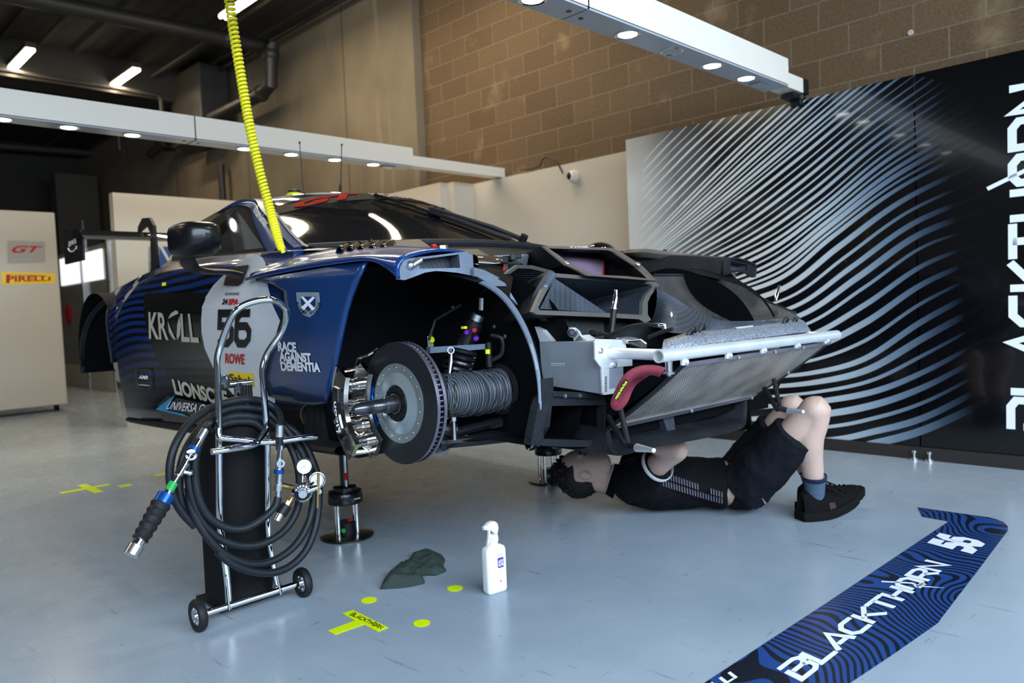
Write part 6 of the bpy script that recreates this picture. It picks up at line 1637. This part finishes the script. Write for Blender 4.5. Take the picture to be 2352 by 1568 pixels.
MT['pale_ink'] = mat('pale_ink', (.45, .47, .52), .4, var=0)
b = MB()
for i, (u0, u1, v) in enumerate(((.52, .74, .47), (.5, .7, .44), (.52, .72, .405), (.52, .68, .385))): b.add([bf(u0, v, .0008), bf(u1, v, .0008), bf(u1, v+.006, .0008), bf(u0, v+.006, .0008)], [(0, 1, 2, 3)])
b.build('fine_print', MT['pale_ink'], sb_, smooth=0)
b = MB(); b.add([bf(u, v, .0008) for u, v in ((.60, .275), (.655, .275), (.655, .25), (.628, .235), (.60, .25))], [(0, 1, 2, 3, 4)]); b.build('crest', MT['red_ink'], sb_, smooth=0)
for u in (.56, .72): MB().lathe(bf(u, .82, .0006), -ey, [(.004, 0), (.003, .001), (0, .001)], 12).build('dimple', MT['pale_ink'], sb_, smooth=0)

# ------------------------------------------------------------------ cloth on the floor
MT['cloth'] = mat('cloth_green', (.028, .045, .040), .95, var=.25, nscale=12, bump=.4, bscale=500)
cl = [(874, 1354), (884, 1331), (908, 1305), (943, 1284), (955, 1270), (981, 1261), (1013, 1275), (1022, 1287), (1017, 1301), (1025, 1313), (1003, 1322), (975, 1322), (963, 1325), (976, 1341), (950, 1347), (925, 1351)]
ctr = (952, 1313)
def cloth_pt(a, r):
    t = (a/(2*math.pi)*len(cl)) % len(cl); i = int(t); q0 = cl[i]; q1 = cl[(i+1) % len(cl)]; f = t-i
    ex_, ey_ = lerp(q0[0], q1[0], f), lerp(q0[1], q1[1], f)
    x, y = lerp(ctr[0], ex_, r), lerp(ctr[1], ey_, r)
    p = PZ(x, y+ (1-r)*9, .0)
    n1 = noise.noise(V((p.x*17, p.y*17, 1.5))); n2 = noise.noise(V((p.x*45, p.y*45, 4.2))); rid = 1-abs(noise.noise(V((p.x*22+3, p.y*11, .3))))*2
    h = (.5+.5*n1)*.022+.016*max(0, rid)+.006*n2+.004
    return V((p.x, p.y, .002+max(0, h)*(1-r**5)))
b = MB(); L = [[cloth_pt(2*math.pi*k/72, r) for k in range(72)] for r in [.02+.98*i/22 for i in range(23)]]
b.loft(L, True, True)
o = b.build('cleaning_cloth', MT['cloth'], smooth=80, solid=.0025, soff=1); tag(o, 'crumpled dark green cleaning cloth lying on the floor', 'cloth')

# ------------------------------------------------------------------ yellow coiled hose from the ceiling
MT['yellow_hose'] = mat('yellow_hose', (.80, .74, .02), .35, var=.05)
ctrl = [PD(x, y, t) for x, y, t in ((648, 573, 2.91), (641, 556, 2.93), (620, 480, 3.0), (598, 400, 3.0), (576, 302, 3.0), (561, 220, 3.0), (546, 130, 3.0), (535, 60, 3.0), (527, 0, 3.0))]
d = ctrl[-1]-ctrl[-2]; ctrl += [ctrl[-1]+V((-.03, .03, .5)), ctrl[-1]+V((-.05, .04, 1.2)), V((ctrl[-1].x-.06, ctrl[-1].y+.05, 4.42))]
ax = smooth_path(ctrl, 40); s = 0; ph = 0; L = []; x = None
tot = sum((b_-a).length for a, b_ in zip(ax, ax[1:]))
# resample by turns
acc = [0]
for a, b_ in zip(ax, ax[1:]): acc.append(acc[-1]+(b_-a).length)
def at(s):
    import bisect
    i = min(max(bisect.bisect(acc, s)-1, 0), len(ax)-2); f = (s-acc[i])/max(1e-9, acc[i+1]-acc[i]); return lerp(ax[i], ax[i+1], f), (ax[i+1]-ax[i]).normalized()
pth = []; s = 0; ph = 0
while s < tot-.06:
    p, d = at(s); 
    if x is None: x, y_ = frame(d)
    x = (x-d*x.dot(d)).normalized(); y_ = d.cross(x)
    pitch = interp(s, [(0, .0135), (.6, .0145), (1.0, .019), (1.3, .026), (2, .03), (4, .04)])
    r = interp(s, [(0, .010), (.1, .0135), (1.0, .0155), (2, .018)])
    pth.append(p+(x*math.cos(ph)+y_*math.sin(ph))*r)
    ph += 2*math.pi/12; s += pitch/12
pth.append(at(tot-.02)[0])
t = thing('coiled_hose', (pth[-1].x, pth[-1].y, 4.42), 'bright yellow coiled air hose hanging from the ceiling to the car', 'hose')
MB().tube(pth, .0058, 7).build('coil', MT['yellow_hose'], t)
MB().tube([ctrl[0]+V((.004, .0, -.012)), ctrl[0]+V((-.004, 0, .012))], .008, 12).build('end_fitting', MT['yellow_hose'], t)
MB().tube([at(tot-.03)[0], V((pth[-1].x, pth[-1].y, 4.46))], .02, 12).build('ceiling_fitting', MT['steel'], t)
# ------------------------------------------------------------------ mechanic lying under the nose
MT['skin'] = mat('skin', (.55, .375, .31), .5, var=.10, nscale=9, bump=.08, bscale=90)
MT['skin'].node_tree.nodes['Principled BSDF'].inputs['Subsurface Weight'].default_value = .1
MT['skin'].node_tree.nodes['Principled BSDF'].inputs['Subsurface Radius'].default_value = (.02, .008, .004)
MT['shirt'] = mat('shirt_black', (.0045, .005, .0065), .9, var=.3, nscale=14, bump=.25, bscale=16, spec=.12)
MT['shorts'] = mat('shorts_black', (.005, .0065, .010), .85, var=.3, nscale=14, bump=.3, bscale=18, spec=.15)
MT['hair'] = mat('hair_dark', (.007, .006, .006), .6, var=.4, nscale=120, bump=.8, bscale=140, spec=.4)
MT['sock'] = corrugate('sock_blue', (.045, .085, .14), (.075, .125, .19), 2, 800, .9)
MT['sock_band'] = mat('sock_band', (.006, .010, .05), .9, var=.1)
MT['shoe'] = mat('shoe_black', (.0045, .0045, .005), .8, spec=.1, var=.2, nscale=40, bump=.2, bscale=120)
MT['sole'] = mat('shoe_sole', (.007, .007, .007), .9, spec=.1, var=.1)
MT['panel_print'] = corrugate('panel_print', (.012, .012, .016), (.13, .12, .17), 2, 330, .8)
hdir = V((-.57, .82, 0)).normalized()          # towards the head
side = V((-.82, -.57, 0)).normalized()         # the person's right, facing the camera
Zu = V((0, 0, 1))
hipc = V((3.115, 1.70, .115)); shc = V((2.835, 2.085, .125))
nk = shc+hdir*.085+Zu*.005
hd_c = nk+hdir*.140+Zu*.058
shR = shc+side*.165+Zu*.035; shL = shc-side*.165+Zu*.035
elR = PD(1556, 1034, 3.10); 
wrR = V((2.585, 1.93, .380))
elL = shL+V((.16, -.02, .20)); wrL = V((2.72, 2.10, .380))
hipR = hipc+side*.095+V((0, 0, .01)); hipL = hipc-side*.095+V((0, 0, .01))
knR = PD(1874, 938, 3.12); anR = PZ(1872, 1190, 0); anR = V((anR.x, anR.y, .085))
knL = PD(1822, 934, 3.33); anL = V((knL.x+.06, knL.y-.06, .085))
per = thing('person', (hipc.x, hipc.y, 0), 'mechanic in black shirt and shorts lying on his back under the car nose, knees up', 'person')

def limb(b, pts, rads, n=16, flat=None):
    """tapered limb; rads entries r or (ra, rb) with ra across, rb along 'flat' direction"""
    pts = [V(p) for p in pts]; P = []; Rr = []
    m = len(pts)
    for i in range(m-1):
        k = 6
        for j in range(k):
            P.append((i, j/k))
    P.append((m-2, 1.0))
    sm = smooth_path(pts, 6)
    L = []
    for (i, t), p in zip(P, sm):
        idx = sm.index(p); d = (sm[min(idx+1, len(sm)-1)]-sm[max(idx-1, 0)]).normalized()
        r0 = rads[i]; r1 = rads[i+1]
        if not isinstance(r0, tuple): r0 = (r0, r0)
        if not isinstance(r1, tuple): r1 = (r1, r1)
        s_ = t*t*(3-2*t); ra = lerp(r0[0], r1[0], s_); rb = lerp(r0[1], r1[1], s_)
        fl = V(flat) if flat is not None else frame(d)[0]
        y = (fl-d*fl.dot(d)).normalized(); x = y.cross(d)
        L.append([p+x*ra*math.cos(2*math.pi*k/n)+y*rb*math.sin(2*math.pi*k/n) for k in range(n)])
    b.loft(L, True, True, True)
def remesh(o, vox, smooth_it=4, fac=.5):
    md = o.modifiers.new('r', 'REMESH'); md.mode = 'VOXEL'; md.voxel_size = vox; md.use_smooth_shade = True
    m2 = o.modifiers.new('sm', 'SMOOTH'); m2.iterations = smooth_it; m2.factor = fac
    return o
body = MB()
# trunk: pelvis to neck, wider than deep
tr_ = [hipc-hdir*.09, hipc, lerp(hipc, shc, .3), lerp(hipc, shc, .55), lerp(hipc, shc, .82), shc+hdir*.01, nk-hdir*.02, nk+hdir*.04, nk+hdir*.10+Zu*.01]
limb(body, tr_, [(.12, .08), (.165, .095), (.15, .095), (.16, .105), (.185, .105), (.165, .09), (.075, .065), (.058, .060), (.056, .058)], 20, Zu)
# head (face up), with jaw, nose, brow, lips, ear
fu = (Zu*.985+side*.12-hdir*.10).normalized(); hh_ = (hdir-fu*hdir.dot(fu)).normalized(); hs_ = fu.cross(hh_)*1
if hs_.dot(side) < 0: hs_ = -hs_
def HP(u, f, s): return hd_c+hh_*u+fu*f+hs_*s
def ell(c, ru, rf, rs, n=20, m=12):
    L = []
    for i in range(m+1):
        p = min(max(math.pi*i/m, .05), math.pi-.05)
        L.append([HP(c[0]-ru*math.cos(p), c[1]+rf*math.sin(p)*math.cos(2*math.pi*k/n), c[2]+rs*math.sin(p)*math.sin(2*math.pi*k/n)) for k in range(n)])
    body.loft(L, True, True, True)
ell((.025, -.012, 0), .098, .096, .076)
ell((-.03, .035, 0), .085, .052, .062)          # face mask
ell((-.088, .030, 0), .030, .045, .044)         # chin and jaw
ell((-.06, .012, .036), .045, .03, .022); ell((-.06, .012, -.036), .045, .03, .022)
ell((.028, .070, 0), .016, .016, .052)          # brow
ell((-.018, .085, 0), .032, .014, .012); ell((-.034, .094, 0), .012, .013, .016)   # nose
ell((-.062, .078, 0), .007, .010, .026); ell((-.074, .076, 0), .007, .010, .024)    # lips
ell((.008, .066, .030), .010, .010, .014); ell((.008, .066, -.030), .010, .010, .014)
for s_ in (1, -1):                               # ears
    ell((-.008, -.010, .078*s_), .032, .020, .008); ell((-.022, -.004, .080*s_), .012, .012, .008)
limb(body, [nk-hdir*.01, nk+hdir*.06+Zu*.022, hd_c-hh_*.03-fu*.02], [.060, .060, .064], 16)
# arms
def arm(sh, el, wr):
    limb(body, [sh-(el-sh).normalized()*.03, lerp(sh, el, .35), lerp(sh, el, .8), el, lerp(el, wr, .25), lerp(el, wr, .7), wr], [.058, .053, .044, .042, .043, .034, .026], 16)
    body.ball(el, .044, 18, 12)
    d = (wr-el).normalized(); x = (V((0, 0, 1))-d*d.z).normalized(); y = d.cross(x)
    pc = wr+d*.05
    limb(body, [wr, wr+d*.03, wr+d*.065, wr+d*.09], [(.025, .018), (.036, .015), (.040, .014), (.036, .012)], 12, x)
    for i, (o_, ln) in enumerate(((-.030, .070), (-.010, .080), (.010, .075), (.029, .058))):
        k0 = wr+d*.085+y*o_; k1 = k0+d*ln*.45+x*.006; k2 = k1+d*ln*.32-x*-.018; k3 = k2+d*ln*.18+x*.018
        limb(body, [k0-d*.012, k0, k1, k2, k3], [.009, .0095, .0088, .008, .0065], 8)
    t0 = wr+d*.03-y*.030; limb(body, [t0, t0-y*.022+d*.022+x*.008, t0-y*.030+d*.048+x*.016, t0-y*.028+d*.066+x*.02], [.013, .011, .0098, .008], 8)
arm(shR, elR, wrR); arm(shL, elL, wrL)
def leg(hip, kn, an, s_):
    kd = (kn-hip).normalized(); fw = V((an.x-hipc.x, an.y-hipc.y, 0)); fw = (-hdir)
    limb(body, [hip, lerp(hip, kn, .3), lerp(hip, kn, .7), lerp(hip, kn, .93)], [.088, .080, .064, .056], 18)
    kb = kn-Zu*.012
    body.ball(kn-Zu*.006+hdir*.004, .0585, 20, 14)
    limb(body, [lerp(hip, kn, .9), kn, lerp(kn, an, .12)], [.056, .058, .054], 18)
    limb(body, [kb, lerp(kb, an, .14)+hdir*.004, lerp(kb, an, .33)+hdir*.024, lerp(kb, an, .62)+hdir*.012, lerp(kb, an, .88), an], [.055, .053, .057, .046, .034, .034], 18)
    fd = (V((.80, -.42, 0)) if s_ > 0 else V((.7, -.6, 0))).normalized()
    limb(body, [an+fd*-.028-Zu*.045, an-Zu*.04+fd*.02, an-Zu*.045+fd*.1, an-Zu*.04+fd*.17], [(.03, .03), (.035, .035), (.04, .025), (.03, .018)], 12, Zu)
    return fd
fdR = leg(hipR, knR, anR, 1); fdL = leg(hipL, knL, anL, -1)
bo = body.build('body', MT['skin'], per, smooth=80)
remesh(bo, .0052, 9)

# hair cap
h = MB()
def hair_r(p, q):
    return 1
L = []
for i in range(15):
    p = math.pi*i/14; p = min(max(p, .03), math.pi-.03); row = []
    for k in range(40):
        a = 2*math.pi*k/40
        u = -math.cos(p); f = math.sin(p)*math.cos(a); s_ = math.sin(p)*math.sin(a)
        nz = 1+.09*noise.noise(V((u*5, f*5, s_*5)))+.06*noise.noise(V((u*13, f*13, s_*13)))
        uu = .032+u*.104*nz; ff = -.040+f*.108*nz; ss = s_*.084*nz
        if ff > .035 and uu < .085: ff = .035+(ff-.035)*.1                     # hairline stays off the face
        if ff > -.052 and uu < .045:
            ss *= .80; 
        row.append(HP(uu, ff, ss))
    L.append(row)
h.loft(L, True, True, True)
for k in range(46):                                                             # tufts
    a = random.uniform(0, 6.28); q = random.uniform(-.4, 1); r = math.sqrt(max(0, 1-q*q))
    f = r*math.cos(a); s_ = r*math.sin(a)
    if f > .45 and q < .6: continue
    p0 = HP(.035+q*.098, -.030+f*.094, s_*.080); p1 = HP(.035+q*.118+random.uniform(0, .012), -.034+f*.112, s_*.098+random.uniform(-.012, .012))
    if f > -.25 and q < .25: continue
    h.tube([p0, lerp(p0, p1, .6), p1], [.014, .010, .003], 6)
h.build('hair', MT['hair'], per, smooth=70)
for s_ in (1, -1):
    b = MB()
    for k in range(7): b.tube([HP(.020+.002*abs(k-3), .078, s_*(.016+.005*k)), HP(.024, .083, s_*(.018+.005*k))], .0035, 5)
    b.build('eyebrow', MT['hair'], per)
    b = MB(); b.tube(smooth_path([HP(.004, .076, s_*.018), HP(.001, .078, s_*.030), HP(.004, .074, s_*.042)], 4), .0022, 5); b.build('eyelashes', MT['hair'], per)

# shirt
sh = MB()
limb(sh, [lerp(hipc, shc, .16), lerp(hipc, shc, .35), lerp(hipc, shc, .58), lerp(hipc, shc, .83), shc+hdir*.015, nk-hdir*.005], [(.172, .112), (.170, .110), (.176, .116), (.200, .118), (.182, .103), (.085, .075)], 22, Zu)
for s0, e0 in ((shR, elR), (shL, elL)):
    limb(sh, [s0-(e0-s0)*.2, s0, lerp(s0, e0, .3), lerp(s0, e0, .56)], [.075, .080, .076, .070], 18)
so = sh.build('shirt', MT['shirt'], per, smooth=80); remesh(so, .0075, 5)
md = so.modifiers.new('w', 'DISPLACE'); tx = bpy.data.textures.new('folds', 'CLOUDS'); tx.noise_scale = .07; md.texture = tx; md.strength = .016; md.mid_level = .55; md.texture_coords = 'LOCAL'
MT['trim_white'] = mat('trim_white', (.5, .5, .52), .8, var=.05)
e_ = lerp(shR, elR, .565); d = (elR-shR).normalized(); fx, fy = frame(d)
b = MB(); b.loft([[e_+d*o_+(fx*math.cos(a)+fy*math.sin(a))*r for a in [2*math.pi*k/28 for k in range(28)]] for o_, r in ((-.008, .0725), (-.006, .0755), (.006, .0745), (.009, .070))], True); b.build('sleeve_trim', MT['trim_white'], per, smooth=60)
e2 = nk+hdir*.008; d = (hdir+Zu*.35).normalized(); fx, fy = frame(d)
b = MB(); b.loft([[e2+d*o_+(fx*math.cos(a)+fy*math.sin(a))*r for a in [2*math.pi*k/28 for k in range(28)]] for o_, r in ((-.018, .083), (.0, .078), (.024, .072), (.022, .066))], True); b.build('collar', MT['shirt'], per, smooth=60)
MB().tube([e2+d*.024+(fx*math.cos(a)+fy*math.sin(a))*.071 for a in [2*math.pi*k/28 for k in range(28)]], .003, 6, True).build('collar_trim', MT['trim_white'], per)
# patterned side panel and small emblem: bands following the shirt's near flank
def flank(t, a, off): 
    c = lerp(lerp(hipc, shc, .12), shc+hdir*.01, t); ra = interp(t, [(0, .172), (.3, .172), (.55, .178), (.85, .200), (1, .186)]); rb = interp(t, [(0, .112), (.5, .115), (.85, .119), (1, .106)])
    return c+side*math.cos(a)*(ra+off)+Zu*math.sin(a)*(rb+off)
b = MB()
for i in range(26):
    t0 = .10+i*.026; ac = lerp(-.35, .42, (t0-.1)/.68)
    for j, aw in enumerate((.0, .26)):
        if j == 1 and 4 < i < 9: continue
        a0 = ac+aw-.12; a1 = a0+.20
        q = [flank(t0, a0, .009), flank(t0+.012, a0+.05, .009), flank(t0+.012, a1+.05, .009), flank(t0, a1, .009)]
        b.add(q, [(0, 1, 2, 3)])
b.build('shirt_print', mat('print_grey', (.10, .095, .13), .8, var=.1), per, smooth=0, solid=.003)
p = flank(.90, .75, .012); u_ = (flank(.96, .75, .012)-flank(.84, .75, .012)).normalized(); v_ = (flank(.9, .95, .012)-flank(.9, .55, .012)).normalized()
b = MB()
for a, c, w_ in (((-.026, -.002), (.026, .002), .0022), ((-.006, -.009), (.004, .008), .0016), ((.004, -.009), (.009, .006), .0014), ((-.016, -.004), (-.004, .004), .0014)):
    p0 = p+u_*a[0]+v_*a[1]; p1 = p+u_*c[0]+v_*c[1]; b.tube([p0, lerp(p0, p1, .5), p1], [.0006, w_, .0006], 6)
b.build('chest_emblem', MT['trim_white'], per)

# shorts
st_ = MB()
limb(st_, [hipc-hdir*.105, hipc-hdir*.04, hipc+hdir*.03, lerp(hipc, shc, .13)], [(.14, .085), (.175, .112), (.176, .112), (.168, .106)], 22, Zu)
for hp, kn in ((hipR, knR), (hipL, knL)):
    dn = (kn-hp).normalized()
    limb(st_, [hp-dn*.02, lerp(hp, kn, .25)-Zu*.01, lerp(hp, kn, .5)-Zu*.012, lerp(hp, kn, .735)-Zu*.012], [.112, .112, .105, .098], 20)
so = st_.build('shorts', MT['shorts'], per, smooth=80); remesh(so, .0075, 5)
md = so.modifiers.new('w', 'DISPLACE'); md.texture = tx; md.strength = .018; md.mid_level = .55; md.texture_coords = 'LOCAL'
b = MB(); q = PD(1755, 1150, 3.13); b.tube([q, q+V((.006, -.004, -.012))], .004, 6); b.tube([q+V((-.008, .004, .012)), q], .0025, 6); b.build('zip_puller', MT['steel'], per)

# socks and shoes
def shoe(an, kn, fd, name='shoe'):
    d = (kn-an).normalized(); 
    b = MB(); limb(b, [an-Zu*.035, an, an+d*.05, an+d*.105], [.042, .039, .041, .0455], 20); so_ = b.build('sock', MT['sock'], per, smooth=80)
    b = MB(); fx, fy = frame(d); b.loft([[an+d*o_+(fx*math.cos(a)+fy*math.sin(a))*r for a in [2*math.pi*k/24 for k in range(24)]] for o_, r in ((.090, .0455), (.092, .0478), (.108, .0488), (.110, .0445))], True); b.build('sock_band', MT['sock_band'], so_, smooth=60)
    sd = V((-fd.y, fd.x, 0)); heel = V((an.x, an.y, 0))-fd*.062
    tilt = .20
    def SP(x, y, z):                                   # shoe space: x along, toe lifted
        zz = z+max(0, x-.11)**1.25*.55
        return heel+fd*x+sd*y+Zu*(zz+.002)
    prof = [(-.008, .026, .058, .108), (.014, .040, .028, .122), (.055, .045, .0, .126), (.10, .045, .0, .118), (.14, .047, .0, .098), (.18, .050, .0, .080), (.222, .048, .0, .066), (.252, .037, .0, .052), (.268, .018, .0, .040)]
    b = MB(); L = []
    for (x, hw, z0, zt) in prof:
        L.append([SP(x, hw*math.copysign(abs(math.cos(a))**.7, math.cos(a)), .028+(zt-.028)*max(0, math.sin(a))**.8 if math.sin(a) > 0 else .028) for a in [math.pi*k/14 for k in range(15)]])
    b.loft(L, False); b.loft([[L[0][k] for k in range(15)], [SP(.03, 0, .03)]*15], False); b.loft([[L[-1][k] for k in range(15)], [SP(.27, 0, .03)]*15], False)
    s_ = b.build(name, MT['shoe'], per, smooth=70)
    b = MB(); L = []
    ring = []
    for (x, hw, z0, zt) in prof: ring.append((x, hw+.006))
    out = [(x-.008 if i == 0 else (x+.010 if i == len(ring)-1 else x), w_) for i, (x, w_) in enumerate(ring)]
    def loopz(z, g=0): return [SP(x, w_+g, z) for x, w_ in out]+[SP(x, -(w_+g), z) for x, w_ in out[::-1]]
    b.loft([loopz(0), loopz(.012, .002), loopz(.03, .001), loopz(.036, -.003)], True, True, True); b.build('sole', MT['sole'], s_, smooth=40)
    b = MB()
    for k in range(14):
        x = .172+k*.0063; w_ = interp(x, out); b.hexa([SP(x, -w_, -.001), SP(x+.004, -w_, -.001), SP(x+.004, w_, -.001), SP(x, w_, -.001), SP(x, -w_-.001, .008), SP(x+.004, -w_-.001, .008), SP(x+.004, w_+.001, .008), SP(x, w_+.001, .008)])
    b.build('tread', MT['sole'], s_, smooth=0)
    b = MB()
    for k in range(5):
        x = .105+k*.021; zt = interp(x, [(a, c) for a, _, _, c in prof])
        b.tube(smooth_path([SP(x, -.030, zt-.022), SP(x+.008, 0, zt+.003), SP(x, .030, zt-.022)], 4), .0032, 6)
    for sg in (1, -1): b.tube(smooth_path([SP(.10, 0, .122), SP(.10, sg*.03, .132), SP(.13, sg*.05, .115), SP(.16, sg*.053, .085)], 4), .0028, 6)
    b.build('laces', MT['black_matte'], s_)
    b = MB(); b.tube([SP(.075, 0, .115), SP(.09, 0, .138), SP(.10, 0, .146)], [.02, .018, .010], 8); b.build('tongue', MT['shoe'], s_)
    b = MB(); sg = 1 if sd.dot(side) > 0 else -1
    P = [SP(x, sg*(interp(x, [(a, h_) for a, h_, _, _ in prof])*.99+.001), z) for x, z in ((.105, .040), (.135, .040), (.125, .068), (.098, .070))]
    b.add(P, [(0, 1, 2, 3)]); b.build('shoe_mark', mat('shoe_mark', (.05, .012, .025), .5, var=.1), s_, smooth=0)
shoe(anR, knR, fdR); shoe(anL, knL, fdL)
